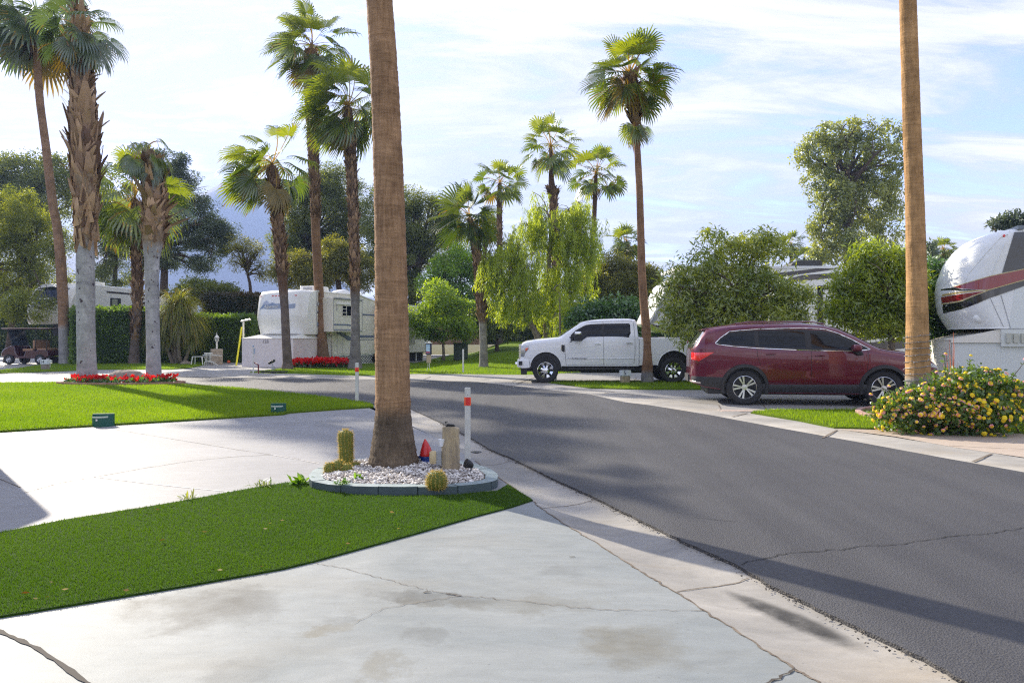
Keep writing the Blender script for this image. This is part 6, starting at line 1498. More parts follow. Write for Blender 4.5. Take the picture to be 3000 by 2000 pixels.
mb = MB(); mb.box((3.24,6.3,2.0),(3.262,7.3,2.8)); mb.build('window', glass_dark, rv, bevel=.006)
mb = MB(); mb.box((2.64,10.1,1.80),(2.662,11.2,2.32)); w_ = mb.build('window', glass_dark, rv); mb = MB(); mb.box((2.662,10.63,1.78),(2.675,10.67,2.34)); mb.box((2.662,10.08,1.78),(2.675,10.12,2.34)); mb.box((2.662,11.18,1.78),(2.675,11.22,2.34)); mb.box((2.662,10.08,2.3),(2.675,11.22,2.34)); mb.build('window_frame', rv_cream, w_)
# blue stripes
mb = MB(); X_ = 2.662
for (y0, y1, z0, z1) in ((1.04,1.35,2.62,2.72),(3.85,5.9,2.62,2.70),(9.1,9.9,2.55,2.62),(4.3,5.9,1.42,1.55),(9.1,10.05,1.45,1.56),(11.25,11.7,1.47,1.56),(4.2,5.9,1.30,1.335)): mb.box((2.648,y0,z0),(X_,y1,z1))
mb.add([(X_,2.5,1.70),(X_,3.0,1.70),(X_,4.35,1.28),(X_,3.6,1.28)], [(0,1,2,3)]); mb.box((3.30,1.42,2.02),(3.306,2.7,2.10)); mb.add([(3.306,2.7,2.10),(3.306,2.7,2.02),(3.306,3.35,1.84),(3.306,3.7,1.84)], [(0,1,2,3)]); mb.box((3.30,1.42,1.80),(3.306,3.3,1.84))
mb.build_each('stripe', rv_blue, rv)
# side mountain badge
mb = MB(); mb.box((2.648,1.06,1.98),(X_,1.42,2.06)); mb.add([(X_,1.06,2.06),(X_,1.14,2.20),(X_,1.22,2.10),(X_,1.30,2.16),(X_,1.42,2.06)], [(0,1,2,3,4)]); mb.build('side_badge', rv_blue3, rv)
mb = MB(); mb.lathe([(.09,0),(.08,.03),(0,.035)], 14, Matrix.Translation((2.66,1.15,3.08)) @ Matrix.Rotation(R(90),4,'Y')); mb.build('porch_light', trim_grey, rv, smooth=60)
# front logo with mountains; sheet follows the cap front (y at given z)
def capy(x, z):
    v = (x - 1.325) / 1.37; yy = float(np.interp(z, [p[1] for p in pr_[::-1]], [p[0] for p in pr_[::-1]])); return yy + .10*v*v + .30*abs(v)**6
def cap_sheet(mb, lo, hi, off, nx=30, nz=4):
    x0, x1 = lo[0][0], lo[-1][0]; vs = []
    for k in range(nx+1):
        x = x0 + (x1-x0)*k/nx; a = float(np.interp(x, [p[0] for p in lo], [p[1] for p in lo])); b = float(np.interp(x, [p[0] for p in hi], [p[1] for p in hi]))
        for j in range(nz+1): z = a + (b-a)*j/nz; vs.append((x, capy(x, z) - off, z))
    mb.add(vs, [(i*(nz+1)+j, (i+1)*(nz+1)+j, (i+1)*(nz+1)+j+1, i*(nz+1)+j+1) for i in range(nx) for j in range(nz)])
mb = MB(); cap_sheet(mb, [(.30,2.80),(.55,2.84),(.9,2.80),(2.2,2.82),(2.25,2.86)], [(.30,2.82),(.48,3.0),(.60,3.08),(.75,3.02),(1.05,3.14),(1.25,3.06),(1.5,3.08),(1.7,3.16),(1.9,3.02),(2.25,3.06)], .006)
mb.mat(1); cap_sheet(mb, [(.46,3.0),(.9,3.03)], [(.46,3.02),(.55,3.16),(.7,3.24),(.82,3.16),(.9,3.05)], .005)
mb.mat(2); cap_sheet(mb, [(.38,2.86),(.65,2.90),(1.0,2.87),(1.4,2.86)], [(.38,2.88),(.55,3.03),(.70,2.96),(1.1,3.08),(1.25,3.02),(1.4,2.9)], .009)
mb.build('mountain_logo', [rv_blue2, mat('rv_logo_pale', (.45,.49,.60), .4), rv_blue3], rv)
text_mesh('logo_lettering', 'Alpenlite', .23, rv_white, rv, (1.0, capy(1.0, 2.9) - .03, 2.93), (R(94), 0, 0), .003, .35, .95)
for x in (.28, 1.03, 1.20, 1.37, 2.22):
    mb = MB(); z = 3.46; mb.box((x-.05, capy(x, z)-.03, z-.018), (x+.05, capy(x, z)+.02, z+.018)); mb.build('marker_light', red_lens, rv, bevel=.008)
# lattice skirt
mb = MB(); m_lat = white_plastic
for k in range(-8, 32):
    for s_ in (1, -1):
        y0 = 2.3 + k*.15; y1 = y0 + .48*s_
        if min(y0, y1) < 2.28 or max(y0, y1) > 5.95: continue
        mb.add([(2.60 + (.008 if s_ > 0 else 0), y0-.022, .02), (2.60 + (.008 if s_ > 0 else 0), y0+.022, .02), (2.60 + (.008 if s_ > 0 else 0), y1+.022, .50), (2.60 + (.008 if s_ > 0 else 0), y1-.022, .50)], [(0,1,2,3)])
mb.box((2.59,2.3,.48),(2.63,5.9,.54)); mb.box((2.59,2.3,.0),(2.63,5.9,.04)); mb.build('lattice', m_lat, rv)
mb = MB(); mb.box((.1,2.3,.0),(2.4,11.6,.53)); mb.build('underframe', black_plastic, rv)  # frame box carried down to the ground in black, as the shade below
mb = MB()
for y in (9.6, 10.6, 11.4): mb.tube([(2.5,y,0),(2.5,y,.5)], .04, 6)
mb.build_each('stabiliser_leg', white_plastic, rv)
mb = MB(); 
for a_, b_ in (((2.655,2.7,.6),(2.655,2.7,1.55)), ((2.655,2.7,1.55),(2.655,2.35,1.55)), ((2.655,3.1,.6),(2.655,3.1,1.3)), ((2.655,3.1,1.3),(2.655,3.9,1.3)), ((2.655,3.9,.6),(2.655,3.9,1.3))): mb.tube([a_, b_], .008, 4)
mb.build('compartment_seams', trim_grey, rv)
# awning post and yellow pole beside it
mb = MB(); q = P(713,1066,38.0); w0 = P(712, 940, 37.0); mb.tube([(q.x, 38.0, 0), (q.x, 38.0, P(713,938,38).z)], .05, 8); mb.tube([(q.x - .1, 38.0, P(713,941,38).z), (q.x+.60, 37.3, P(713,938,38).z + .03)], .05, 6); o = mb.build('awning_post', white_plastic); tag(o, 'cream awning post left of the white trailer', 'post')
mb = MB(); a_ = P(692,1062,37.5); a_.z = 0.0; b_ = P(708, 958, 37.9); mb.tube([a_, b_], .045, 8); tag(mb.build('pole', mat('yellow_paint', (.70,.66,.01), .4)), 'bright yellow pole leaning on the awning post', 'pole')

# left trailer behind the hedge
th2 = R(10); A2_ = Vector((-24.1, 39.6, .25)); xa2 = Vector((math.cos(th2), -math.sin(th2), 0)); org2 = A2_ - xa2 * 2.75
r2 = thing('travel_trailer', 'white fifth wheel trailer with dark swoosh stripes behind the hedge', 'travel trailer', org2, -th2)
mb = MB(); yz_prism(mb, [(1.5,4.20),(5.4,4.15),(6.2,3.9),(12.0,3.6),(12.0,.75),(2.9,.75),(2.3,1.92),(1.5,1.92)], 0, 2.75); mb.build('body', rv_white, r2, bevel=.05, bseg=3, smooth=60)
mb = MB(); pr2 = [(1.55,4.24),(1.0,4.15),(.5,3.8),(.15,3.3),(0.0,2.85),(-.02,2.5),(.05,2.1),(.15,1.92)]; vs = []
for (yy, zz2) in pr2:
    for j in range(15): v = -1 + 2*j/14; vs.append((1.375 + v*1.38, yy + .15*v*v + (.22 if yy < 1.2 else .0)*abs(v)**5, zz2))
mb.add(vs, [(i*15+j, (i+1)*15+j, (i+1)*15+j+1, i*15+j+1) for i in range(len(pr2)-1) for j in range(14)])
for sx in (0, 14):
    idx = [i*15+sx for i in range(len(pr2))]; o0 = len(mb.v); mb.v += [(mb.v[i][0], 1.75, mb.v[i][2]) for i in idx]
    for i in range(len(idx)-1): mb.f.append((idx[i], o0+i, o0+i+1, idx[i+1]) if sx else (idx[i+1], o0+i+1, o0+i, idx[i])); mb.m.append(0)
lastr = (len(pr2)-1)*15; o0 = len(mb.v); mb.v += [(mb.v[lastr+j][0], 2.4, 1.92) for j in range(15)]
for j in range(14): mb.f.append((lastr+j+1, lastr+j, o0+j, o0+j+1)); mb.m.append(0)
mb.build('front_cap', rv_white, r2, smooth=50)
def capy2(x, z):
    v = (x - 1.375)/1.38; yy = float(np.interp(z, [p[1] for p in pr2[::-1]], [p[0] for p in pr2[::-1]])); return yy + .15*v*v + (.22 if yy < 1.2 else 0)*abs(v)**5
def sheet2(mb, lo, hi, off, nx=24, nz=5):
    x0, x1 = lo[0][0], lo[-1][0]; vs = []
    for k in range(nx+1):
        x = x0 + (x1-x0)*k/nx; a = float(np.interp(x, [p[0] for p in lo], [p[1] for p in lo])); b = float(np.interp(x, [p[0] for p in hi], [p[1] for p in hi]))
        for j in range(nz+1): z = a + (b-a)*j/nz; vs.append((x, capy2(x, z) - off, z))
    mb.add(vs, [(i*(nz+1)+j, (i+1)*(nz+1)+j, (i+1)*(nz+1)+j+1, i*(nz+1)+j+1) for i in range(nx) for j in range(nz)])
mb = MB(); sheet2(mb, [(.15,3.15),(.5,2.95),(1.1,2.72),(1.3,2.72),(2.0,2.95),(2.6,3.15)], [(.15,3.28),(.5,3.08),(1.1,2.88),(1.3,2.88),(2.0,3.10),(2.6,3.28)], .012)
sheet2(mb, [(.05,1.98),(.5,1.98)], [(.05,2.5),(.2,2.4),(.5,1.99)], .012, 8); mb.build_each('front_stripe', rv_dkgrey, r2)
mb = MB(); sheet2(mb, [(.35,3.20),(1.1,2.98),(1.3,2.98),(2.4,3.25)], [(.35,3.9),(1.2,4.0),(2.4,3.9)], .012); mb.build('front_window', glass_dark, r2)
X2 = 2.765; mb = MB()
def arc(pts0, pts1, mat_i):   # swoosh between two curves in (y,z)
    mb.mat(mat_i); n = 12; vs = []
    for k in range(n+1):
        u = k/n
        def bz(p): return tuple((1-u)**2*p[0][i] + 2*u*(1-u)*p[1][i] + u*u*p[2][i] for i in (0, 1))
        a, b = bz(pts0), bz(pts1); vs += [(X2, a[0], a[1]+.42), (X2, b[0], b[1]+.42)]
    mb.add(vs, [(2*i, 2*i+2, 2*i+3, 2*i+1) for i in range(n)])
arc([(4.4,2.35),(5.2,3.0),(7.5,3.05)], [(4.7,2.35),(5.6,2.85),(7.5,2.95)], 0)
arc([(4.9,2.3),(5.8,2.7),(7.8,2.75)], [(5.2,2.3),(6.0,2.55),(7.8,2.6)], 1)
arc([(5.4,2.95),(6.2,3.3),(7.7,3.32)], [(5.4,2.94),(6.4,3.18),(7.7,3.24)], 1)
arc([(8.3,3.1),(9.4,3.35),(10.8,3.2)], [(8.3,3.09),(9.4,3.18),(10.8,3.15)], 0)
mb.build_each('swoosh', [rv_dkgrey, rv_grey], r2)
mb = MB(); mb.box((2.74,3.1,3.78),(X2+.01,7.6,3.88)); mb.box((2.74,7.45,2.0),(X2+.01,7.65,3.8)); mb.build('slide_border', rv_dkgrey, r2)
mb = MB(); mb.box((2.74,3.4,3.0),(X2+.02,4.25,3.5)); w_ = mb.build('window', black_plastic, r2, bevel=.01); mb = MB(); mb.box((X2+.015,3.5,3.07),(X2+.028,3.95,3.43)); mb.build('pane', mat('pane_pale', (.35,.37,.28), .1, coat=1), w_)
mb = MB(); mb.box((.1,1.6,4.18),(2.6,11.8,4.19)); mb.box((1.0,3.0,4.15),(1.9,4.0,4.45)); mb.build('roof_air_conditioner', rv_white, r2, bevel=.05)
mb = MB(); mb.box((1.2,8.5,3.75),(2.1,9.5,4.12)); mb.build('roof_air_conditioner', black_plastic, r2, bevel=.08)
mb = MB(); mb.box((.4,3.2,.35),(2.35,11.6,.76)); mb.tube([(.6,2.4,1.9),(.6,2.4,.0)], .06, 6); mb.tube([(2.1,2.4,1.9),(2.1,2.4,.0)], .06, 6); mb.prism([(.9,1.3),(1.9,1.3),(1.9,1.92),(.9,1.92)], 1.2, 2.4); mb.build('underframe', black_plastic, r2)
mb = MB(); mb.tube([(X2-.005,3.4,.98),(X2-.005,3.4,1.65),(X2-.005,4.2,1.65),(X2-.005,4.2,.98),(X2-.005,3.4,.98)], .03, 5); mb.build('compartment_door', rv_dkgrey, r2)
for y in (8.2, 9.1): wheel(r2, 2.5, y, .38, .38, .22, .2, 8, alloy, out=1).rotation_euler = (0, 0, R(90))

# trailer behind the trees, right of centre (side faces the camera)
r3 = thing('travel_trailer', 'white trailer with dark graphics behind the trees and pickup', 'travel trailer', (4.22, 22.75, 0), 0)
mb = MB(); mb.prism([(.0,1.86),(.05,1.95),(.62,3.10),(.95,3.36),(1.6,3.56),(2.2,3.6),(9.6,3.6),(9.65,.75),(2.9,.75),(2.6,1.55),(.55,1.60)], 0, 2.45); mb.build('body', rv_white, r3, bevel=.05, bseg=3, smooth=60)
mb = MB()
for k in range(4): u = .12 + k*.05; mb.tube([(.0 + u*.6, -.012, 1.90 - u*.2), (.35 + u*.9, -.012, 2.55 - u*.1), (.62 + u*1.0, -.012, 3.08), (.98 + u*1.2, -.012, 3.36)], .010, 5)
mb.build_each('cap_rib', trim_grey, r3)
mb = MB(); mb.prism([(.06,1.84),(.65,1.58),(1.0,1.56),(1.0,1.70),(.6,1.72)], -.008, 2.44); mb.build('cap_underside', rv_dkgrey, r3)
mb = MB(); mb.box((5.25,-.02,.9),(5.42,.02,2.98)); mb.box((5.25,-.02,2.9),(5.9,.02,3.02)); mb.box((9.0,-.02,.9),(9.12,.02,3.0)); mb.build_each('slide_border', black_plastic, r3)
mb = MB(); mb.add([(1.3,-.006,3.30),(4.0,-.006,3.28),(5.9,-.006,3.54),(5.3,-.006,3.56),(3.9,-.006,3.40)], [(0,1,2,3,4)]); mb.add([(3.6,-.006,3.05),(5.9,-.006,3.28),(5.9,-.006,3.42),(4.8,-.006,3.35)], [(0,1,2,3)]); mb.add([(6.4,-.006,1.62),(8.0,-.006,1.95),(8.0,-.006,1.50),(6.2,-.006,1.25)], [(0,3,2,1)]); mb.add([(6.2,-.006,1.18),(8.2,-.006,1.42),(8.2,-.006,1.1),(6.5,-.006,.95)], [(0,3,2,1)]); mb.build_each('graphic_panel', rv_dkgrey, r3)
mb = MB(); mb.box((8.35,-.02,1.0),(8.95,.0,2.0)); mb.build('door', black_plastic, r3); mb = MB(); mb.box((6.4,-.01,2.0),(7.6,.0,2.7)); mb.build('window', glass_dark, r3)
mb = MB(); mb.box((.9,-.03,3.56),(9.7,2.5,3.63)); mb.build('roof_edge', rv_roof, r3)
mb = MB(); mb.prism([(4.55,3.62),(4.68,3.78),(4.85,3.86),(5.55,3.87),(5.62,3.80),(5.62,3.62)], .5, 1.4); mb.build('roof_air_conditioner', mat('ac_black', (.03,.03,.03), .5), r3, bevel=.03)
mb = MB(); mb.box((3,.2,.4),(9.5,2.2,.8)); mb.tube([(2.8,.3,.02),(2.8,.3,1.6)], .05, 6); mb.tube([(2.8,2.1,.02),(2.8,2.1,1.6)], .05, 6); mb.build('underframe', black_plastic, r3)
for x in (6.0, 6.9): wheel(r3, x, .2, .38, .38, .22, .2, 8, alloy, out=-1)

# near right trailer with red and black swoops
r4 = thing('travel_trailer', 'trailer with bulging nose and red and black swoop stripes', 'travel trailer', (10.0, 17.2, 0), R(-16)); r4.scale = (.68, 1, 1)
HW = 1.25; xf_pts = [(1.60,.42),(1.78,.25),(1.965,.10),(2.16,.04),(2.46,0),(2.72,.05),(3.11,.25),(3.42,.57),(3.60,.84),(3.70,1.12),(3.76,1.42)]
def xf(z): return float(np.interp(z, [p[0] for p in xf_pts], [p[1] for p in xf_pts]))
def ysurf(x, z):
    D = 1.0; t_ = min(1, max(0, (x - xf(z)) / D)); return -HW * (1 - (1 - t_) ** 2.6) ** (1/2.2)
mb = MB(); nz_, nt_ = 44, 80; vs = []
for i in range(nz_+1):
    z = 1.60 + (3.76 - 1.60) * i / nz_
    for j in range(nt_+1):
        a = -1 + 2*j/nt_; t_ = (1 - math.cos(abs(a)*math.pi/2)) * 1.02; x = xf(z) + 1.0 * min(1, t_); y = ysurf(x, z) * (1 if a < 0 else -1)
        vs.append((x, y, z))
mb.add(vs, [(i*(nt_+1)+j, i*(nt_+1)+j+1, (i+1)*(nt_+1)+j+1, (i+1)*(nt_+1)+j) for i in range(nz_) for j in range(nt_)])
# run the sides back to the body, close top and bottom
for col_ in (0, nt_):
    idx = [i*(nt_+1)+col_ for i in range(nz_+1)]; o0 = len(mb.v); mb.v += [(2.3 if True else 0, (-HW if col_ == 0 else HW), mb.v[i][2]) for i in idx]
    for i in range(nz_): mb.f.append((idx[i], idx[i+1], o0+i+1, o0+i) if col_ == 0 else (idx[i+1], idx[i], o0+i, o0+i+1)); mb.m.append(0)
for row in (0, nz_):
    o0 = len(mb.v); mb.v += [(2.4, mb.v[row*(nt_+1)+j][1], mb.v[row*(nt_+1)+j][2]) for j in range(nt_+1)]
    for j in range(nt_): mb.f.append((row*(nt_+1)+j, row*(nt_+1)+j+1, o0+j+1, o0+j)); mb.m.append(0)
rv_pearl = mat('rv_pearl_white', (.82,.83,.80), .38, coat=.15, col2=(.76,.77,.73), ns=.8)
rv_side = mat('rv_side_greygreen', (.70,.73,.70), .35, coat=.3)
mb.build('front_cap', rv_pearl, r4, smooth=180)
mb = MB(); mb.prism([(1.50,1.60),(1.9,3.77),(9.5,3.77),(9.5,.6),(3.6,.6),(3.4,1.59)], -HW-.004, HW+.004); mb.build('body', rv_side, r4, bevel=.012)
def sh4(mb, lo, hi, off=.012, nx=90, nz=3):
    x0, x1 = lo[0][0], lo[-1][0]; vs = []
    for k in range(nx+1):
        x = x0 + (x1-x0)*k/nx; a = float(np.interp(x, [p[0] for p in lo], [p[1] for p in lo])); b = float(np.interp(x, [p[0] for p in hi], [p[1] for p in hi]))
        for j in range(nz+1):
            z = a + (b-a)*j/nz; xx = max(x, xf(z) + .004); y = ysurf(xx, z); 
            u = min(1, max(0, (xx - xf(z)) / .6)); vs.append((xx - (1-u)*off*1.4, y - off * (.3 + .7*u) - (.005 if xx > 1.2 else 0), z))
    mb.add(vs, [(i*(nz+1)+j, (i+1)*(nz+1)+j, (i+1)*(nz+1)+j+1, i*(nz+1)+j+1) for i in range(nx) for j in range(nz)])
rv_red = mat('rv_graphic_red', (.24,.012,.018), .2, coat=1.0); rv_blk = mat('rv_graphic_black', (.012,.012,.016), .18, coat=1.0); rv_gold = mat('rv_graphic_gold', (.55,.42,.16), .3)
blk_top = [(.03,2.19),(.25,2.21),(.60,2.33),(.96,2.435),(2.0,2.65),(4,3.0),(7,3.45)]
mb = MB(); sh4(mb, [(.05,1.97),(.3,2.03),(.9,2.24),(2.0,2.53),(4,2.86),(7,3.3)], [(.05,2.17),(.25,2.185),(.60,2.315),(.96,2.425),(2.0,2.64),(4,2.99),(7,3.44)]); sh4(mb, [(.01,2.50),(.3,2.44),(.62,2.435)], [(.01,2.53),(.17,2.53),(.3,2.475),(.62,2.44)], .006); mb.build_each('black_swoop', rv_blk, r4, smooth=60)
mb = MB(); sh4(mb, [(.17,2.535),(.3,2.49),(.6,2.45),(.96,2.45),(2.0,2.665),(4,3.02),(7,3.47)], [(.17,2.54),(.5,2.62),(.98,2.725),(2.0,2.87),(4,3.2),(7,3.6)]); sh4(mb, [(.02,2.205),(.25,2.225),(.55,2.33),(.80,2.40)], [(.02,2.345),(.25,2.365),(.80,2.41)], .006); mb.build_each('red_swoop', rv_red, r4, smooth=60)
mb = MB(); sh4(mb, [(.03,2.175),(.25,2.195),(.6,2.32),(.96,2.43),(2,2.645),(4,2.995)], [(.03,2.195),(.25,2.215),(.6,2.337),(.96,2.447),(2,2.662),(4,3.012)], .017); sh4(mb, [(.15,2.54),(.5,2.622),(.98,2.725),(2,2.872),(4,3.2)], [(.15,2.55),(.5,2.636),(.98,2.738),(2,2.886),(4,3.215)], .017); sh4(mb, [(.02,2.36),(.3,2.39),(.96,2.43)], [(.02,2.41),(.3,2.425),(.96,2.445)], .004); mb.build_each('pin_stripe', rv_gold, r4)
mb = MB(); mb.prism([(1.32,2.80),(1.66,3.66),(6.0,3.66),(6.0,3.35),(3.2,3.08),(2.0,2.89)], -HW-.012, -HW+.1); mb.build('window', mat('rv_window', (.012,.014,.018), .06, coat=1, bump=.05, bs=200), r4)
mb = MB(); mb.box((1.75,-HW-.02,3.72),(9.4,HW+.02,3.80)); mb.build('roof_edge', mat('rv_roof_rail', (.16,.19,.22), .3), r4)
# cap flutes (raised ridge lines) and marker lamp, docking light bulge, seam
mb = MB(); 
def rid(pts, r=.012): mb.tube([(x, ysurf(x, z) - .003, z) for x, z in pts], r, 6)
rid([(.36,2.60),(.50,2.85),(.75,3.10),(1.05,3.36),(1.32,3.57),(1.50,3.62)], .016); rid([(1.00,2.73),(1.15,3.0),(1.38,3.4),(1.58,3.70)], .016); mb.build_each('cap_ridge', rv_pearl, r4, smooth=60)
mb = MB(); q = (1.40, ysurf(1.40, 3.60), 3.60); mb.lathe([(.035,-.01),(.03,.03),(0,.04)], 12, Matrix.Translation(q) @ Matrix.Rotation(R(90),4,'X')); mb.build('marker_light', red_lens, r4, smooth=60)
mb = MB(); mb.lathe([(.16,-.02),(.14,.02),(.07,.035),(0,.04)], 20, Matrix.Translation((.72, ysurf(.72,1.80)+.01, 1.83)) @ Matrix.Rotation(R(90),4,'X') @ Matrix.Diagonal((1,.62,1,1))); mb.build('docking_light', rv_pearl, r4, smooth=60)
mb = MB(); mb.tube([(1.29,-HW-.006,2.32),(1.55,-HW-.006,1.62)], .008, 5); mb.tube([(1.0,-HW-.006,2.25),(1.36,-HW-.006,1.64)], .006, 5); mb.tube([(1.3,-HW-.006,1.60),(9.4,-HW-.006,1.60)], .007, 5); mb.tube([(1.95,-HW-.006,1.98),(2.3,-HW-.006,1.98)], .005, 4); mb.build_each('panel_seam', trim_grey, r4)
sk_front = mat('skirt_cream', (.78,.74,.64), .6); 
sk_side, t, b = newmat('skirt_siding'); b.inputs['Roughness'].default_value = .7
b.inputs['Base Color'].default_value = (.68,.70,.65,1)
tcn = N(t, 'ShaderNodeTexCoord'); wv = N(t, 'ShaderNodeTexWave', i_Scale=7.0, bands_direction='X'); L(t, tcn.outputs['Object'], wv.inputs['Vector']); bp = N(t, 'ShaderNodeBump', i_Strength=.3, i_Distance=.004); L(t, wv.outputs['Fac'], bp.inputs['Height']); L(t, bp.outputs[0], b.inputs['Normal'])
mb = MB(); sk = [(.2,1.2),(-.05,-1.17),(9.4,-1.17),(9.4,1.2)]; mb.slab(sk, 0, 1.36); mb.build('storage_skirt', sk_side, r4)
mb = MB(); mb.add([(.15,1.25,1.362),(-.10,-1.21,1.362),(1.36,-1.21,1.60),(1.36,1.25,1.60)], [(0,1,2,3)]); mb.add([(-.09,-1.212,1.362),(1.36,-1.212,1.60),(1.36,-1.212,1.3),(-.09,-1.212,1.3)], [(0,3,2,1)]); mb.tube([(.17,1.2,1.355),(-.08,-1.2,1.355),(1.36,-1.21,1.595)], .012, 5); mb.build('skirt_lid', sk_front, r4)
mb = MB(); mb.add([(.175,1.19,0.01),(-.065,-1.177,0.01),(-.065,-1.177,1.35),(.175,1.19,1.35)], [(0,1,2,3)]); mb.tube([(.05,-.1,.05),(.05,-.1,1.34)], .005, 4); mb.build('skirt_panel', sk_front, r4)
mb = MB()
for x in (1.42, 1.62, 1.83): mb.box((x, -1.30, 1.30), (x+.13, -1.245, 1.50))
mb.build_each('vent', mat('vent_cream', (.50,.50,.42), .7), r4)
mb = MB(); mb.box((1.3,-HW-.002,1.22),(9.4,-1.1,1.595)); mb.build('side_panel', sk_side, r4)

# unseen neighbour whose shadow reaches the drive on the left
r5 = thing('travel_trailer', 'plain white trailer just outside the left edge, casting its shadow on the driveway', 'travel trailer', (-10.08, 3.4, 0), 0)
mb = MB(); mb.box((0,0,.45),(2.5,6.9,3.3)); mb.build('body', rv_white, r5, bevel=.12, bseg=3, smooth=60)
mb = MB(); mb.box((.2,.4,.3),(2.3,6.5,.46)); mb.build('underframe', black_plastic, r5)
mb = MB(); mb.box((2.49,1.2,1.6),(2.51,2.3,2.3)); mb.build('window', glass_dark, r5); mb = MB(); mb.box((2.49,3.2,.6),(2.515,4.0,2.5)); mb.build('door', rv_cream, r5)
for y in (3.2, 4.1): wheel(r5, 2.25, y, .36, .36, .2, .2, 8, alloy, out=1).rotation_euler = (0, 0, R(90))

# ---------------------------------------------------------------- GOLF CART (front faces left)
gb = P(60, 1063, 41); gc = thing('golf_cart', 'maroon golf cart with tan seats under the leaning tree', 'golf cart', (-27.1, 39.6, 0), R(-4))
m_cart = mat('cart_maroon', (.05,.005,.012), .2, coat=1.0); m_seat = mat('cart_seat', (.30,.17,.09), .6); 
mb = MB(); mb.prism([(.0,.42),(-.02,.62),(.10,.80),(.45,.98),(.72,1.0),(.80,.62),(.95,.42)], -.60, .60); mb.build('front_cowl', m_cart, gc, bevel=.05, bseg=3, smooth=60)
mb = MB(); mb.prism([(.7,.32),(.7,.44),(1.25,.44),(1.35,.72),(1.95,.72),(2.05,.78),(2.55,.76),(2.62,.45),(2.4,.32)], -.60, .60); mb.build('body', m_cart, gc, bevel=.03)
mb = MB(); mb.box((1.15,-.58,.70),(1.75,.58,.84)); mb.box((1.72,-.58,.80),(1.86,.58,1.30)); mb.box((1.95,-.58,.74),(2.5,.58,.86)); mb.build_each('seat', m_seat, gc, bevel=.05, bseg=3, smooth=60)
mb = MB(); mb.box((.05,-.66,1.86),(2.7,.66,1.93)); mb.build('roof', m_cart, gc, bevel=.03)
mb = MB(); mb.box((.04,-.67,1.925),(2.72,.67,1.945)); mb.build('roof_rim', mat('cart_cream', (.6,.5,.4), .5), gc)
mb = MB()
for y in (-.6, .6): mb.tube([(.62,y,.95),(.35,y,1.87)], .02, 6); mb.tube([(1.9,y,.8),(1.95,y,1.87)], .02, 6); mb.tube([(2.5,y,.7),(2.6,y,1.87)], .02, 6)
mb.tube([(.75,-.25,.75),(.95,-.25,1.12)], .02, 6); mb.build_each('roof_post', black_plastic, gc)
mb = MB(); mb.add([(.64,-.58,.98),(.64,.58,.98),(.37,.58,1.84),(.37,-.58,1.84)], [(0,1,2,3)]); mb.build('windshield', mat('cart_screen', (.05,.07,.10), .05, coat=1, spec=1), gc)
mb = MB(); mb.lathe([(.17,-.012),(.185,0),(.17,.012)], 18, Matrix.Translation((.98,-.25,1.15)) @ Matrix.Rotation(R(60),4,'Y'), cap=False); mb.build('steering_wheel', black_plastic, gc)
for sg in (-1, 1):
    for x in (.42, 2.15): wheel(gc, x, sg*.56, .27, .27, .2, .15, 8, alloy, out=sg)
mb = MB(); mb.box((.0,-.5,.55),(.05,-.36,.66)); mb.box((.0,.36,.55),(.05,.5,.66)); mb.build_each('headlight', white_plastic, gc)
# ================================================================== PLANTER AND SMALL THINGS
# planter outline (front arc from photo, back arc mirrored to a lens shape)
front = gp([(905,1413),(907,1432),(960,1443),(1041,1449),(1169,1452),(1328,1449),(1400,1443),(1456,1432),(1460,1412)])
back = gp([(1440,1396),(1380,1376),(1290,1362),(1170,1356),(1050,1362),(960,1380),(918,1398)])
m_curb = mat('planter_paint', (0.055, 0.08, 0.09), .55, col2=(0.08, 0.115, 0.12), ns=7, bump=.25, bs=40)
m_curbt = mat('planter_paint_pale', (0.30, 0.36, 0.36), .7, col2=(0.20, 0.25, 0.25), ns=8, bump=.25, bs=40)  # paler tone for the top faces of the blocks
pl = thing('planter', 'low oval planter bed edged with dark green painted blocks', 'planter', (0, 0, 0))
cx_, cy_ = g(1180, 1403)[:2]
outer = resample(front + back + [front[0]], 48)[:-1]
def shrink(p, d):
    v = Vector((cx_ - p[0], cy_ - p[1])); l = v.length; return (p[0] + v.x/l*d, p[1] + v.y/l*d)
inner = [shrink(p, .125) for p in outer]; n = len(outer)
mb = MB()
for blk in range(0, n, 3):
    ids = [blk, (blk+1) % n, (blk+2) % n, (blk+3) % n]; sh_ = random.uniform(-.003, .003); h = .078 + random.uniform(-.003, .003)
    o_ = [outer[i] for i in ids]; i_ = [inner[i] for i in ids]
    def cut(a, b, u): return (a[0]*(1-u)+b[0]*u, a[1]*(1-u)+b[1]*u)
    o_[0] = cut(o_[0], o_[1], .03); o_[3] = cut(o_[3], o_[2], .02); i_[0] = cut(i_[0], i_[1], .03); i_[3] = cut(i_[3], i_[2], .02)
    ply = o_ + i_[::-1]; m_ = len(ply); vs = [(x, y, -.01) for x, y in ply] + [(x, y, h) for x, y in ply]
    mb.mat(1).add(vs, [tuple(m_+i for i in range(m_))]); mb.mat(0)
    mb.add(vs, [(i, (i+1) % m_, m_+(i+1) % m_, m_+i) for i in range(m_)])
mb.build('edging_blocks', [m_curb, m_curbt], pl, bevel=.006)
inner2 = [shrink(p, .11) for p in outer]
mb = MB(); rings = [1.0, .8, .6, .4, .2, 0]; vs = []
def bedz(u): return .055 + .05 * (1 - u*u)
for r_ in rings[:-1]:
    for p in inner2: vs.append((cx_ + (p[0]-cx_)*r_, cy_ + (p[1]-cy_)*r_, bedz(r_)))
vs.append((cx_, cy_, bedz(0)))
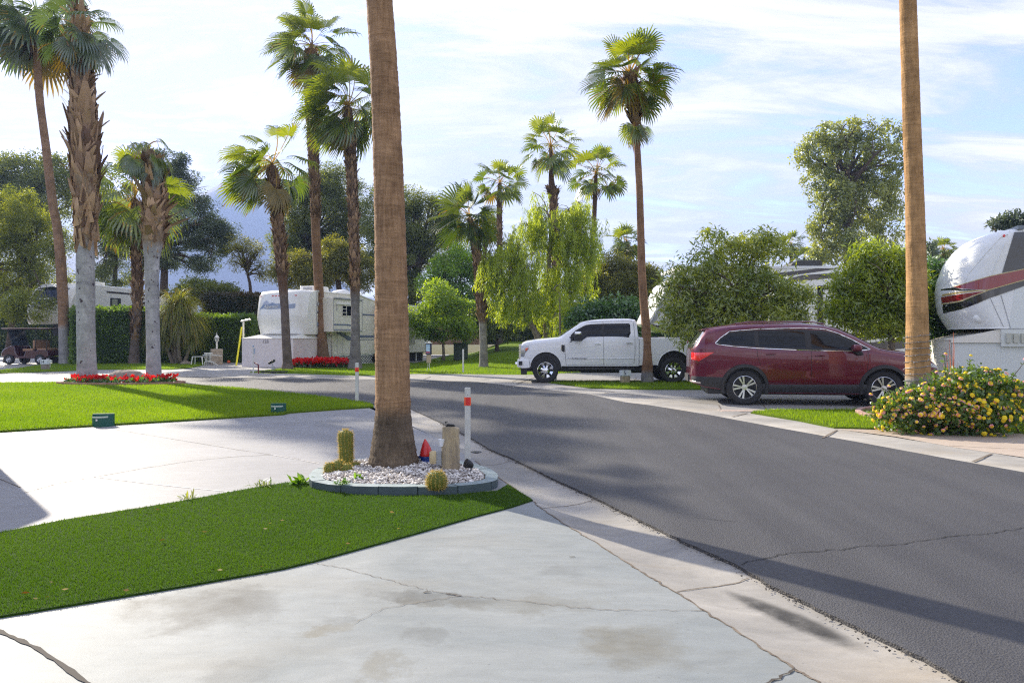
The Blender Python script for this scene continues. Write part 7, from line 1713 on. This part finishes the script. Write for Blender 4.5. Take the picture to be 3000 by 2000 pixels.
mb.add(vs, [(i*n+j, i*n+(j+1) % n, (i+1)*n+(j+1) % n, (i+1)*n+j) for i in range(4) for j in range(n)] + [(4*n+j, 4*n+(j+1) % n, 5*n) for j in range(n)]); mb.build('soil', m_soil, pl, smooth=180)
m_peb = leafmat('pebble', (.30,.26,.23), (.92,.88,.82), tr=0, gloss=.02)
k = 6500; ii = rng.integers(0, n, k); rr_ = np.sqrt(rng.random(k)) * .97; tt = rng.random(k)
I2 = np.array(inner2); a = I2[ii]; b_ = I2[(ii+1) % n]; q = a*(1-tt[:, None]) + b_*tt[:, None]
X = cx_ + (q[:, 0]-cx_)*rr_; Y = cy_ + (q[:, 1]-cy_)*rr_; Z = .055 + .05*(1-rr_**2) + rng.uniform(0, .022, k) + .05*np.exp(-((X+1.24)**2 + (Y-7.95)**2)/.18)*0.8
o = pebbles('gravel', X, Y, Z, np.clip(rng.lognormal(-4.42, .36, k), .006, .026), m_peb, flat=.65); tag(o, 'white and grey pebbles filling the planter bed', 'gravel', kind='stuff')
def bed_at(px, py): x, y, _ = g(px, py, .09); return Vector((x, y, .09))

# cacti: ribbed lathe with spines
m_cact = mat('cactus_skin', (.10,.13,.015), .7, col2=(.16,.17,.02), ns=9)
m_spine = leafmat('cactus_spine', (.50,.34,.06), (.75,.60,.20), tr=.25, gloss=.02, tcol=(1.2,1.1,.8))
def cactus(label, base, r, h, ribs, column=False, seed=1, group=None, lean=(0, 0), spd=1.0):
    rg = np.random.default_rng(seed); root = thing('cactus', label, 'cactus', base, group=group); mb = MB(); nz, nn = 16, ribs*4; vs = []
    P_ = []
    for i in range(nz + 1):
        u = i / nz
        if column: rr0 = r * (.80 + .2*math.sin(min(1, u*1.3)*math.pi*.6)) if u < .86 else r * .98 * math.sqrt(max(0, 1 - ((u-.86)/.14)**2)); rr0 *= 1 + .04*math.sin(u*9)
        else: rr0 = r * math.sqrt(max(0, 1 - (abs(u - .45)/.56)**2.2))
        for j in range(nn):
            th_ = 2*math.pi*j/nn; m_ = rr0 * (1 + .09*math.cos(ribs*th_)); vs.append((m_*math.cos(th_) + lean[0]*u, m_*math.sin(th_) + lean[1]*u, h*u))
            P_.append((th_, u, rr0))
    mb.add(vs, [(i*nn+j, i*nn+(j+1) % nn, (i+1)*nn+(j+1) % nn, (i+1)*nn+j) for i in range(nz) for j in range(nn)]); mb.build('stem', m_cact, root, smooth=180)
    # spines on rib crests
    V, Fc, rn = [], [], []; nv = 0; rows = int(h / .018)
    for k in range(ribs):
        th_ = 2*math.pi*k/ribs
        for i in range(rows):
            u = (i + .5) / rows; ix = min(nz, int(u*nz)); base_i = vs[ix*nn + k*4]; nx_ = vs[min(nz, ix+1)*nn + k*4]; f = u*nz - ix
            p = np.array([base_i[t_]*(1-f) + nx_[t_]*f for t_ in range(3)]); o_ = np.array([math.cos(th_), math.sin(th_), 0.0]) * (1 - .5*max(0, u-.7)/.3) + np.array([0, 0, 1.6*max(0, u-.6)/.4 - .15])
            for s_ in range(int(7*spd)):
                d = o_ + rg.normal(0, .55, 3); d /= np.linalg.norm(d); l = rg.uniform(.018, .036); sd = np.cross(d, rg.normal(size=3)); sd /= np.linalg.norm(sd)
                V += [p - sd*.0013, p + sd*.0013, p + d*l]; Fc.append((nv, nv+1, nv+2)); rn.append(rg.random()); nv += 3
    npmesh('spines', np.array(V), np.array(Fc), m_spine, root, rnd=np.array(rn), k=3)
c = bed_at(1016, 1364); cactus('tall columnar golden cactus left of the palm', (c.x, c.y, .06), .068, .405, 13, True, 2, 'cacti in the planter', lean=(-.015, 0))
c = bed_at(968, 1379); cactus('leftmost small round cactus beside the tall one', (c.x - .01, c.y, .06), .048, .115, 12, False, 3, 'cacti in the planter')
c = bed_at(989, 1379); cactus('round cactus between the leftmost one and the tall one', (c.x + .0, c.y + .03, .06), .058, .135, 13, False, 4, 'cacti in the planter')
c = bed_at(1020, 1376); cactus('small round cactus at the foot of the tall one', (c.x, c.y - .06, .06), .050, .105, 12, False, 5, 'cacti in the planter')
c = bed_at(1043, 1368); cactus('smallest half hidden cactus right of the tall one', (c.x, c.y, .06), .040, .085, 11, False, 6, 'cacti in the planter')
c = bed_at(1279, 1420); cactus('spiny barrel cactus at the front right of the planter', (c.x, c.y, .05), .082, .165, 16, False, 7, 'cacti in the planter', spd=1.6)

# stone obelisk
m_stone = mat('standing_stone', (.50,.40,.24), .85, col2=(.27,.22,.16), ns=4.5, stretch=(3, 3, .8), bump=.8, bs=12, bd=.02)
sb = bed_at(1320, 1376); rg = np.random.default_rng(6); mb = MB(); vs = []; nl = 12
for i in range(nl + 1):
    u = i / nl; 
    for j, (ax, ay) in enumerate([(-.088,-.05),(-.02,-.095),(.03,-.06),(.085,-.07),(.095,.03),(.03,.09),(-.06,.08)]):
        s_ = 1.0 - .12*u; vs.append((ax*s_*(1+rg.uniform(-.05,.05)), ay*s_*(1+rg.uniform(-.08,.08)), (.47 - .02*(j in (3, 4)))*u))
mb.add(vs, [(i*7+j, i*7+(j+1) % 7, (i+1)*7+(j+1) % 7, (i+1)*7+j) for i in range(nl) for j in range(7)] + [tuple(nl*7+j for j in range(7))])
tag(mb.build('standing_stone', m_stone, smooth=25, loc=(sb.x, sb.y, .05)), 'tan upright stone slab behind the small lamp', 'stone')
mb = MB(); mb.prism([(-.05,0),(.05,0),(.035,.022),(-.03,.03)], -.02, .02); mb.tube([(-.04,0,.028),(-.055,0,.045),(-.03,0,.05)], .006, 5); tag(mb.build('clip_bracket', black_plastic, loc=(sb.x + .0, sb.y, .52), bevel=.003), 'small black bracket lying on top of the upright stone', 'bracket')

# gnome seen from behind
gn = bed_at(1248, 1362); gr_ = thing('garden_gnome', 'garden gnome in red pointed hat and blue coat beside the palm', 'garden gnome', (gn.x, gn.y + .02, .07))
mb = MB(); mb.lathe([(.062,0),(.075,.015),(.07,.04),(.055,.06),(.058,.08),(.064,.11),(.052,.15),(.03,.175),(0,.18)], 22); mb.build('coat', mat('gnome_blue', (.012,.045,.23), .3, coat=.5), gr_, smooth=60)
mb = MB(); mb.lathe([(.066,.115),(.069,.125),(.064,.15),(.052,.19),(.034,.235),(.016,.27),(.004,.288),(0,.29)], 22, Matrix.Shear('XY', 4, (-.08, 0)) if False else None)
mb.v = [(x - .18*max(0, z-.15)**1.3*.9, y, z) for x, y, z in mb.v]; mb.build('hat', mat('gnome_red', (.60,.02,.02), .35, coat=.3), gr_, smooth=60)
mb = MB(); mb.lathe([(.028,.0),(.034,.02),(.02,.035),(0,.04)], 12, Matrix.Translation((-.03,-.055,0)) @ Matrix.Diagonal((1,1.4,1,1))); mb.lathe([(.028,.0),(.034,.02),(.02,.035),(0,.04)], 12, Matrix.Translation((.03,-.055,0)) @ Matrix.Diagonal((1,1.4,1,1))); mb.build_each('boot', mat('gnome_boot', (.01,.03,.16), .4), gr_, smooth=60)
mb = MB(); mb.lathe([(0,-.02),(.02,-.012),(.024,0),(.02,.012),(0,.02)], 12, Matrix.Translation((.062,-.012,.10))); mb.lathe([(0,-.02),(.02,-.012),(.024,0),(.02,.012),(0,.02)], 12, Matrix.Translation((-.062,.012,.10))); mb.build_each('sleeve', mat('gnome_sleeve', (.012,.045,.23), .35), gr_, smooth=60)

# outlet post with beige cover
ob = bed_at(1285, 1378); op = thing('outlet_post', 'grey outlet post with beige weatherproof cover and white cable', 'outlet post', (ob.x, ob.y, .06))
mb = MB(); mb.box((-.008,-.01,0),(.008,.01,.10)); mb.tube([(0,0,.02),(.01,-.01,.10),(0,0,.2)], .005, 5); mb.build('stake', mat('stake_grey', (.3,.31,.31), .6), op)
mb = MB(); mb.box((-.022,-.03,.09),(.030,.03,.225)); mb.build('box', mat('outlet_grey', (.30,.31,.31), .6), op, bevel=.004)
mb = MB(); mb.lathe([(.0,-.055),(.035,-.052),(.04,-.04),(.04,.045),(.03,.06),(0,.064)], 16, Matrix.Translation((-.052,-.005,.165))); mb.box((-.085,-.04,.10),(-.022,.035,.215)); mb.build('cover', mat('outlet_beige', (.55,.44,.24), .5, col2=(.48,.38,.22), ns=6), op, bevel=.010, bseg=3, smooth=60)
# small white lamp on the post
lp = thing('path_lamp', 'small white flared lamp standing in front of the stone', 'lamp', (ob.x + .030, ob.y - .0, .285))
mb = MB(); mb.tube([(0,0,0),(.004,0,.03),(0,0,.055)], .007, 6); mb.build('stem', white_plastic, lp)
mb = MB(); mb.lathe([(.022,.045),(.026,.06),(.040,.11),(.042,.118),(.036,.12),(0,.119)], 20); mb.build('shade', mat('lamp_white', (.80,.82,.85), .3, coat=.3), lp, smooth=40)
# black spot light
sp_ = bed_at(1377, 1382); sl_ = thing('spot_light', 'small black spot light at the foot of the near marker post', 'spot light', (sp_.x, sp_.y - .02, .07))
mb = MB(); mb.box((-.04,-.03,0),(.045,.03,.012)); mb.tube([(.01,0,.01),(.012,0,.07)], .007, 6); mb.build('stand', black_plastic, sl_)
T = Matrix.Translation((-.012,0,.10)) @ Matrix.Rotation(R(-62),4,'Y') @ Matrix.Rotation(R(20),4,'X')
mb = MB(); mb.lathe([(0,-.05),(.022,-.045),(.042,.0),(.046,.035),(.043,.037)], 18, T); mb.build('head', black_plastic, sl_, smooth=50)
mb = MB(); mb.lathe([(.040,.030),(0,.034)], 18, T); mb.build('lens', mat('lamp_glass', (.35,.35,.33), .1, coat=1), sl_)

# marker posts
m_postw = mat('post_white', (.66,.66,.61), .5, col2=(.54,.55,.50), ns=5)
m_rfo = mat('reflector_orange', (.95,.10,.012), .25, coat=.6)
def marker(label, px, py, h, w, refl, z0=0.0, base_z=0.0, thin=False, rz=0.0):
    x, y, _ = g(px, py, base_z); root = thing('marker_post', label, 'marker post', (x, y, base_z), rz, 'white marker posts along the road')
    mb = MB(); mb.box((-w/2, -w/2, -.02), (w/2, w/2, h)); mb.build('post', m_postw, root, bevel=.003)
    mb = MB(); mb.lathe([(.004,0),(0,.003)], 8, Matrix.Translation((w*.05, -w/2-.001, h*.91)) @ Matrix.Rotation(R(90),4,'X')); mb.build('screw', metal_dark, root)
    if refl:
        mb = MB(); a = h*.775; b_ = h*.88
        mb.box((-w/2-.005, -w/2-.003, a), (w/2+.006, w/2+.003, b_)); mb.build('reflector_band', m_rfo, root, bevel=.002)
        mb = MB(); pr = []; hw, hh = w*.40, (b_-a)*.5; zc_ = (a+b_)/2
        for k in range(20):
            t_ = 2*math.pi*k/20; pr.append((w*.10 + hw*math.copysign(abs(math.cos(t_))**.55, math.cos(t_)), zc_ + hh*math.copysign(abs(math.sin(t_))**.55, math.sin(t_))))
        mb.prism(pr, -w/2-.007, -w/2-.002); mb.build('reflector', mat('reflector_red', (.70,.005,.005), .25, coat=.5), root)
    return root
marker('near white post with orange and red reflector behind the planter', 1370, 1366, .86, .062, True)
marker('white post with red reflector on the lawn tip left of the thick palm', 1046, 1179, .865, .066, True)
marker('plain white post on the bright lawn edge', 1357, 1094, .96, .062, False)
marker('plain white post in front of the pickup wheel', 1628, 1120, .86, .062, False)
x, y, _ = g(742, 1097); root = thing('post_hydrant', 'thin white utility post at the edge of the white trailer pad', 'post', (x, y, 0))
mb = MB(); mb.tube([(0,0,0),(0,0,1.05)], .024, 8); mb.build('post', m_postw, root); mb = MB(); mb.lathe([(.02,1.04),(.035,1.08),(.03,1.13),(0,1.14)], 10); mb.box((.02,-.02,.80),(.07,.02,1.0)); mb.build('head', mat('head_blue', (.35,.42,.52), .5), root)

# green valve boxes with pale slot
for (px, py, lab) in ((291, 1250, 'dark green half round ground lamp at the left of the lawn edge'), (810, 1213, 'dark green half round ground lamp near the lawn tip')):
    x, y, _ = g(px, py); w = .56 if px < 500 else .56; w = 58 * y / F / 1.0 if px < 500 else 43 * y / F; h = 33 * y / F if px < 500 else 27 * y / F
    root = thing('ground_lamp', lab, 'ground lamp', (x, y + .12, .0), R(8), 'green ground lamps along the lawn')
    arc_ = [(w/2*math.cos(a), -.17*math.sin(a)) for a in np.linspace(0, math.pi, 14)]
    mg = mat('lamp_green', (.006,.075,.055), .45, col2=(.01,.10,.075), ns=6)
    vs = [(x_, y_, 0) for x_, y_ in arc_] + [(x_*1.02, y_*1.05, h) for x_, y_ in arc_]; nn_ = 14
    mb = MB(); mb.add(vs, [(i+1, i, nn_+i, nn_+i+1) for i in range(nn_-1)] + [tuple(range(nn_-1, -1, -1)) ] + [(0, nn_-1, 2*nn_-1, nn_)]); 
    mb.add([(x_*1.02, y_*1.05, h) for x_, y_ in arc_] + [(x_*.9, y_*.9, h-.03) for x_, y_ in arc_], [(i, i+1, nn_+i+1, nn_+i) for i in range(nn_-1)]); mb.box((-w/2, -.02, 0), (w/2, .03, h+.02)); mb.build('housing', mg, root, smooth=30)
    mb = MB(); mb.add([(x_*.90, y_*.90, h-.028) for x_, y_ in arc_], [tuple(range(nn_))]); mb.build('lens', mat('lamp_lens', (.55,.60,.52), .4), root)
    pa = [(w/2*1.015*math.cos(a), -.17*1.06*math.sin(a)) for a in np.linspace(.75, 2.5, 10)]; mb = MB(); mb.add([(x_, y_-.004, h-.032) for x_, y_ in pa] + [(x_, y_-.004, h-.008) for x_, y_ in pa], [(i+1, i, 10+i, 11+i) for i in range(9)]); mb.build('rim_strip', mat('rim_pale', (.50,.58,.50), .4), root)
    mb = MB(); mb.box((-.045, -.186, h*.55), (-.02, -.176, h*.55+.03)); mb.build('badge', white_plastic, root)

# number blocks
def numblock(label, px, py, txt, s, rz, stone):
    x, y, _ = g(px, py, .03); root = thing('number_marker', label, 'number marker', (x, y, .02), rz)
    mb = MB(); mb.box((-.15*s,-.08*s,0),(.15*s,.10*s,.24*s)); mb.build('base', stone, root, bevel=.02)
    mb = MB(); mb.box((-.165*s,-.09*s,.24*s),(.17*s,.11*s,.43*s)); mb.build('lamp_box', mat('number_white', (.62,.66,.68), .5), root, bevel=.01)
    text_mesh('number', txt, .19*s, mat('number_ink', (.03,.04,.09), .5), root, (-.06*s, -.0915*s, .34*s), (R(90), 0, 0), .002)
numblock('small stone block with white cap marked 5 by the pickup', 1832, 1121, '5', .92, R(18), m_stone)
numblock('small stone block with white number cap beside the left drive', 132, 1082, '14', 1.0, R(-6), mat('block_grey', (.28,.24,.2), .85, col2=(.2,.17,.14), bump=.4))
x, y, _ = g(150, 1078); root = thing('path_lamp', 'tiny white garden lamp right of the white number cap', 'lamp', (x - .05, y, .02)); mb = MB(); mb.tube([(0,0,0),(0,0,.22)], .012, 6); mb.lathe([(.05,.22),(.09,.24),(.09,.34),(.03,.37),(0,.37)], 10); mb.build('lamp', white_plastic, root)
# flyer box on the stand
fx = P(1256, 1091, 30.4); root = thing('flyer_box', 'flyer box with tan panel on a wire stand', 'flyer box', (fx.x, 30.4, 0))
k_ = 30.4 / F
mb = MB(); 
for s_ in (-1, 1): mb.tube([(s_*.10, 0, .0), (s_*.03, 0, .18), (s_*.03, 0, .40)], .010, 5)
mb.build('stand', white_plastic, root)
mb = MB(); mb.box((-.09,-.02,.37),(.10,.02,.72)); mb.build('panel', mat('panel_tan', (.46,.36,.24), .7), root)
mb = MB(); mb.box((-.125,-.06,.72),(.12,.07,1.18)); mb.build('box', mat('flyer_navy', (.012,.015,.05), .35), root, bevel=.01)
mb = MB(); mb.box((-.10,-.066,.77),(.06,-.061,1.14)); mb.box((-.10,-.068,.77),(.06,-.066,.85)); mb.build('flyer', [mat('flyer_blue', (.22,.40,.60), .4, col2=(.5,.65,.75), ns=6)], root)
mb = MB(); mb.box((-.10,-.070,.78),(.055,-.067,.84)); mb.build('flyer_strip', mat('flyer_red', (.35,.03,.08), .5), root)
mb = MB(); mb.box((-.16,-.08,1.18),(.14,.08,1.21)); mb.lathe([(.05,0),(.045,.05),(0,.06)], 8, Matrix.Translation((.03,0,1.21))); mb.build('lid', white_plastic, root)

# concrete block pillar with lantern
pc = P(634, 1066, 39.0); root = thing('block_pillar', 'square tan block pillar in front of the hedge', 'pillar', (pc.x, 39.0, 0), R(28)); mblk = mat('block_tan', (.40,.34,.27), .9, col2=(.32,.27,.21), ns=4, bump=.3)
mb = MB()
for k in range(5): mb.box((-.29,-.29,k*.165+.004),(.29,.29,k*.165+.160))
mb.build('blocks', mblk, root, bevel=.006)
root = thing('garden_lantern', 'white lantern on a short post on top of the block pillar', 'lantern', (pc.x + .02, 39.0, .826)); mb = MB(); mb.tube([(0,0,0),(0,0,.36)], .045, 10); mb.build('post', white_paint, root)
mb = MB(); mb.lathe([(.05,.36),(.075,.40),(.08,.41)], 8); mb.lathe([(.13,.60),(.10,.66),(.04,.73),(.018,.76),(.012,.86),(0,.88)], 8)
for k in range(6): a = k*1.047; mb.tube([(.078*math.cos(a),.078*math.sin(a),.40),(.125*math.cos(a),.125*math.sin(a),.60)], .01, 4)
mb.build('lantern_frame', white_paint, root); mb = MB(); mb.lathe([(.07,.41),(.115,.60)], 6); mb.build('glass', mat('lantern_glass', (.35,.38,.38), .1, coat=1), root)
# plastic table and tipped chair
tc_ = P(581, 1070, 37.8); root = thing('side_table', 'small white plastic table by the hedge', 'table', (tc_.x, 37.8, 0)); mb = MB(); mb.box((-.26,-.2,.43),(.30,.2,.46)); mb.build('top', white_plastic, root, bevel=.01)
for sx, sy in ((-1,-1),(1,-1),(1,1),(-1,1)): mb = MB(); mb.tube([(sx*.30+.02, sy*.22, 0), (sx*.24+.02, sy*.17, .44)], [.022, .03], 6); mb.build('leg', white_plastic, root)
cc_ = P(611, 1070, 37.9); root = thing('lounge_chair', 'tipped white plastic chair leaning beside the pillar', 'chair', (cc_.x, 38.1, 0), 0)
mb = MB(); mb.prism([(-.18,.18),(.22,.15),(.24,.18),(-.17,.22)], -.22, .22); mb.build('seat', white_plastic, root)
mb = MB(); 
for k in range(5): mb.tube([(-.16+k*.07, -.22, .16), (-.15+k*.07, -.26, .60)], .014, 5)
mb.box((-.2,-.28,.58),(.22,-.23,.65)); mb.tube([(-.3,-.2,.52),(.45,-.1,.50),(.62,-.05,.48)], .02, 6); mb.build('backrest', white_plastic, root)
for a_, b_ in (((-.2,-.2,.18),(-.2,-.25,0)), ((.2,-.2,.16),(.5,-.25,.0)), ((.0,.1,.16),(.2,.1,0)), ((-.18,.2,.18),(-.2,.2,0))): mb = MB(); mb.tube([a_, b_], .02, 6); mb.build('leg', white_plastic, root)
oc = P(670,1050,40.6); mb = MB(); mb.lathe([(0,-.09),(.07,-.06),(.095,0),(.07,.06),(0,.09)], 14); tag(mb.build('ball', mat('ball_orange', (.65,.10,.02), .5), smooth=60, loc=(oc.x, 40.6, .09)), 'small orange ball at the foot of the hedge', 'ball')
# flood light, red pipe rail
fl = P(800, 1088, 31.2); root = thing('flood_light', 'dark flood light on a grey stub beside the red flowers', 'flood light', (fl.x, 31.2, 0)); mb = MB(); mb.box((-.05,-.05,0),(.05,.05,.20)); mb.tube([(0,0,.2),(-.04,0,.30)], .02, 6); mb.build('stub', trim_grey, root)
mb = MB(); mb.prism([(-.16,.28),(.08,.40),(.04,.50),(-.20,.36)], -.10, .10); mb.build('head', metal_dark, root, bevel=.02)
m_rp = mat('pipe_red', (.16,.03,.03), .6); p0 = g(757, 1094); p1 = g(742, 1084); p2 = g(806, 1092)
mb = MB(); mb.tube([(p1[0]+.0, p1[1], .35), (p0[0]-.02, p0[1], .35), (p0[0], p0[1], .34), (p0[0], p0[1], 0)], .028, 8); tag(mb.build('pipe_rail', m_rp), 'short dark red bent pipe at the lawn corner', 'pipe')
mb = MB(); mb.box((p0[0]+.05, p0[1]+.1, .03), (p0[0]+1.1, p0[1]+.2, .09)); tag(mb.build('kerb_rail', metal_dark), 'low dark bar along the edge of the trailer pad', 'rail')
# green utility box
ub = P(1350,1040,43); mb = MB(); mb.box((-.4,-.3,0),(.4,.3,.95)); mb.box((-.43,-.33,.95),(.43,.33,1.02)); tag(mb.build('utility_box', mat('utility_green', (.05,.07,.05), .6), bevel=.01, loc=(ub.x, 43, back_z(np.array([ub.x]), np.array([43.]))[0])), 'dark green utility box under the citrus trees', 'utility box')
# small pipe inlets / valve lid in the gutter
v_ = g(1395, 1322, -.02); mb = MB(); mb.lathe([(.07,0),(.068,.006),(.045,.007),(.04,.002),(0,.003)], 20); tag(mb.build('valve_lid', metal_dark, loc=(v_[0], v_[1], -.030)), 'small round valve lid in the gutter behind the near marker post', 'valve lid')
# string lights around the tan palm trunk
m_wire = mat('wire_grey', (.20,.22,.24), .5); bx_ = P(2692, 990, 12.5).x
root = thing('string_lights', 'string of small lights wound around the tan palm trunk', 'string lights', (0, 0, 0)); mb = MB(); pts = []; mb2 = MB()
for k in range(260):
    u = k / 259; a = u * 2*math.pi*11; z = .30 + 1.17*u + random.gauss(0, .006); px_c = float(np.interp(z, [0,.88,1.34,2.2], [2692,2690,2688,2686])); rw = float(np.interp(z, [0,.88,1.34,2.2], [36,33.5,31,28])) * 12.5/F + .012
    c = P(px_c, 990, 12.5).x; p = (c + rw*math.cos(a), 12.5 + rw*math.sin(a), z); pts.append(p)
    if k % 4 == 0: mb2.tube([p, (p[0] + .022*math.cos(a), p[1] + .022*math.sin(a), z + random.uniform(-.02, .03))], .006, 5)
mb.tube(pts, .005, 4); mb.build('wire', m_wire, root); mb2.build_each('bulb', mat('bulb_pale', (.5,.52,.55), .2, coat=1), root)
# red tipped folded umbrella-like plant stakes behind the lantana
sk_ = P(2752, 1040, 12.9)
root = thing('cordyline', 'thin upright red leaved plant behind the lantana bush', 'plant', (sk_.x + .05, 12.6, 0)); V, Fc, rr_ = [], [], []; nv = 0
for i, (dx, h, w) in enumerate(((-.10, 1.22, .018), (-.04, 1.38, .016), (.03, 1.50, .02), (.05, 1.3, .016), (-.15, 1.0, .016), (.10, .98, .016))):
    p = np.array([dx*.3, 0, .05]); V += [p - [w, 0, 0], p + [w, 0, 0]]; nv += 2
    for j in range(1, 6):
        u = j / 5; q = np.array([dx*u, .02*u, h*u]); ww = w * (1.2 - u*1.0); V += [q - [ww, 0, 0], q + [ww, .006, 0]]; Fc.append((nv-2, nv-1, nv+1, nv)); rr_.append(random.random()); nv += 2
npmesh('leaves', np.array(V), np.array(Fc), leafmat('leaf_red', (.12,.02,.015), (.35,.12,.02), tr=.4, tcol=(1.4,1,.6)), root, rnd=np.array(rr_))
# weeds at the planter edge and turf seam
def weed(label, x, y, z, s, nb, m, flat=.5, parent_kind='weed'):
    V, Fc, rn = [], [], []; nv = 0
    for i in range(nb):
        a = random.uniform(0, 6.28); e = random.uniform(.2, 1.3) * flat * 2; d = np.array([math.cos(a)*math.cos(e), math.sin(a)*math.cos(e), math.sin(e)]); sd = np.array([-math.sin(a), math.cos(a), 0]); l = s*random.uniform(.5, 1.2); w = l*.05 if nb > 30 else l*.14
        p = np.array([random.gauss(0, s*.3), random.gauss(0, s*.15), 0]); m1 = p + d*l*.5; t1 = p + d*l + np.array([0, 0, -l*.25])
        V += [p - sd*w*.5, p + sd*w*.5, m1 + sd*w, m1 - sd*w, t1]; Fc += [(nv, nv+1, nv+2, nv+3)]; Fc += [(nv+3, nv+2, nv+4, nv+4)]; rn += [random.random()]*2; nv += 5
    F3 = []; r3_ = []
    for f, r_ in zip(Fc, rn): 
        F3.append((f[0], f[1], f[2])); r3_.append(r_)
        if f[3] != f[2]: F3.append((f[0], f[2], f[3])); r3_.append(r_)
    o = npmesh('weed', np.array(V), np.array(F3), m, None, rnd=np.array(r3_), k=3); o.location = (x, y, z); return tag(o, label, 'weed')
m_weed = leafmat('leaf_weed', (.07,.16,.012), (.17,.32,.03), tr=.45)
x, y, _ = g(880, 1418); weed('leafy weed clump at the left tip of the planter', x, y, .01, .16, 26, m_weed)
x, y, _ = g(1001, 1418, .08); weed('bright green weed at the left front of the gravel', x, y, .08, .09, 24, m_weed)
x, y, _ = g(1047, 1401, .09); weed('bright green weed right of the small round cacti', x, y, .08, .085, 20, m_weed, .8)
x, y, _ = g(770, 1426); weed('grass tuft growing at the turf edge left of the planter', x, y, .004, .14, 46, leafmat('leaf_tuft', (.10,.17,.03), (.28,.33,.10), tr=.4))
x, y, _ = g(555, 1463); weed('thin grass tuft at the turf edge further left', x, y, .004, .12, 34, leafmat('leaf_tuft_dry', (.12,.18,.04), (.30,.33,.12), tr=.4))
# fallen bits on the turf
m_fall = leafmat('fallen_leaf', (.22,.10,.03), (.60,.50,.22), tr=.1, gloss=0)
pts = np.array([g(x, y, .036) for x, y in ((360,1727),(180,1724),(144,1702),(97,1751),(130,1748),(590,1555),(770,1547),(785,1530),(820,1524),(465,1583),(635,1668),(1012,1591),(1162,1547),(455,1490),(1140,1498),(60,1736),(760,1658))])
o = npmesh('fallen_leaves', leafcloud(pts, .035, .4, 0, V0=np.array([1., .2, 0]) * 3).reshape(-1, 3), np.arange(len(pts)*4).reshape(-1, 4), m_fall, rnd=rng.random(len(pts))); tag(o, 'scattered tan leaves and bits on the artificial turf', 'leaves', kind='stuff')

# haze over the whole scene
mb = MB(); mb.box((-1500, -300, -1.2), (700, 1750, 345)); 
mh = bpy.data.materials.new('haze'); mh.use_nodes = True; t = mh.node_tree; t.nodes.clear()
pv = N(t, 'ShaderNodeVolumePrincipled', i_Density=0.00045); pv.inputs['Color'].default_value = (0.38, 0.55, 1.0, 1); pv.inputs['Anisotropy'].default_value = 0.2
ho = N(t, 'ShaderNodeOutputMaterial'); L(t, pv.outputs[0], ho.inputs['Volume'])
if True: tag(mb.build('haze', mh), kind='stuff')
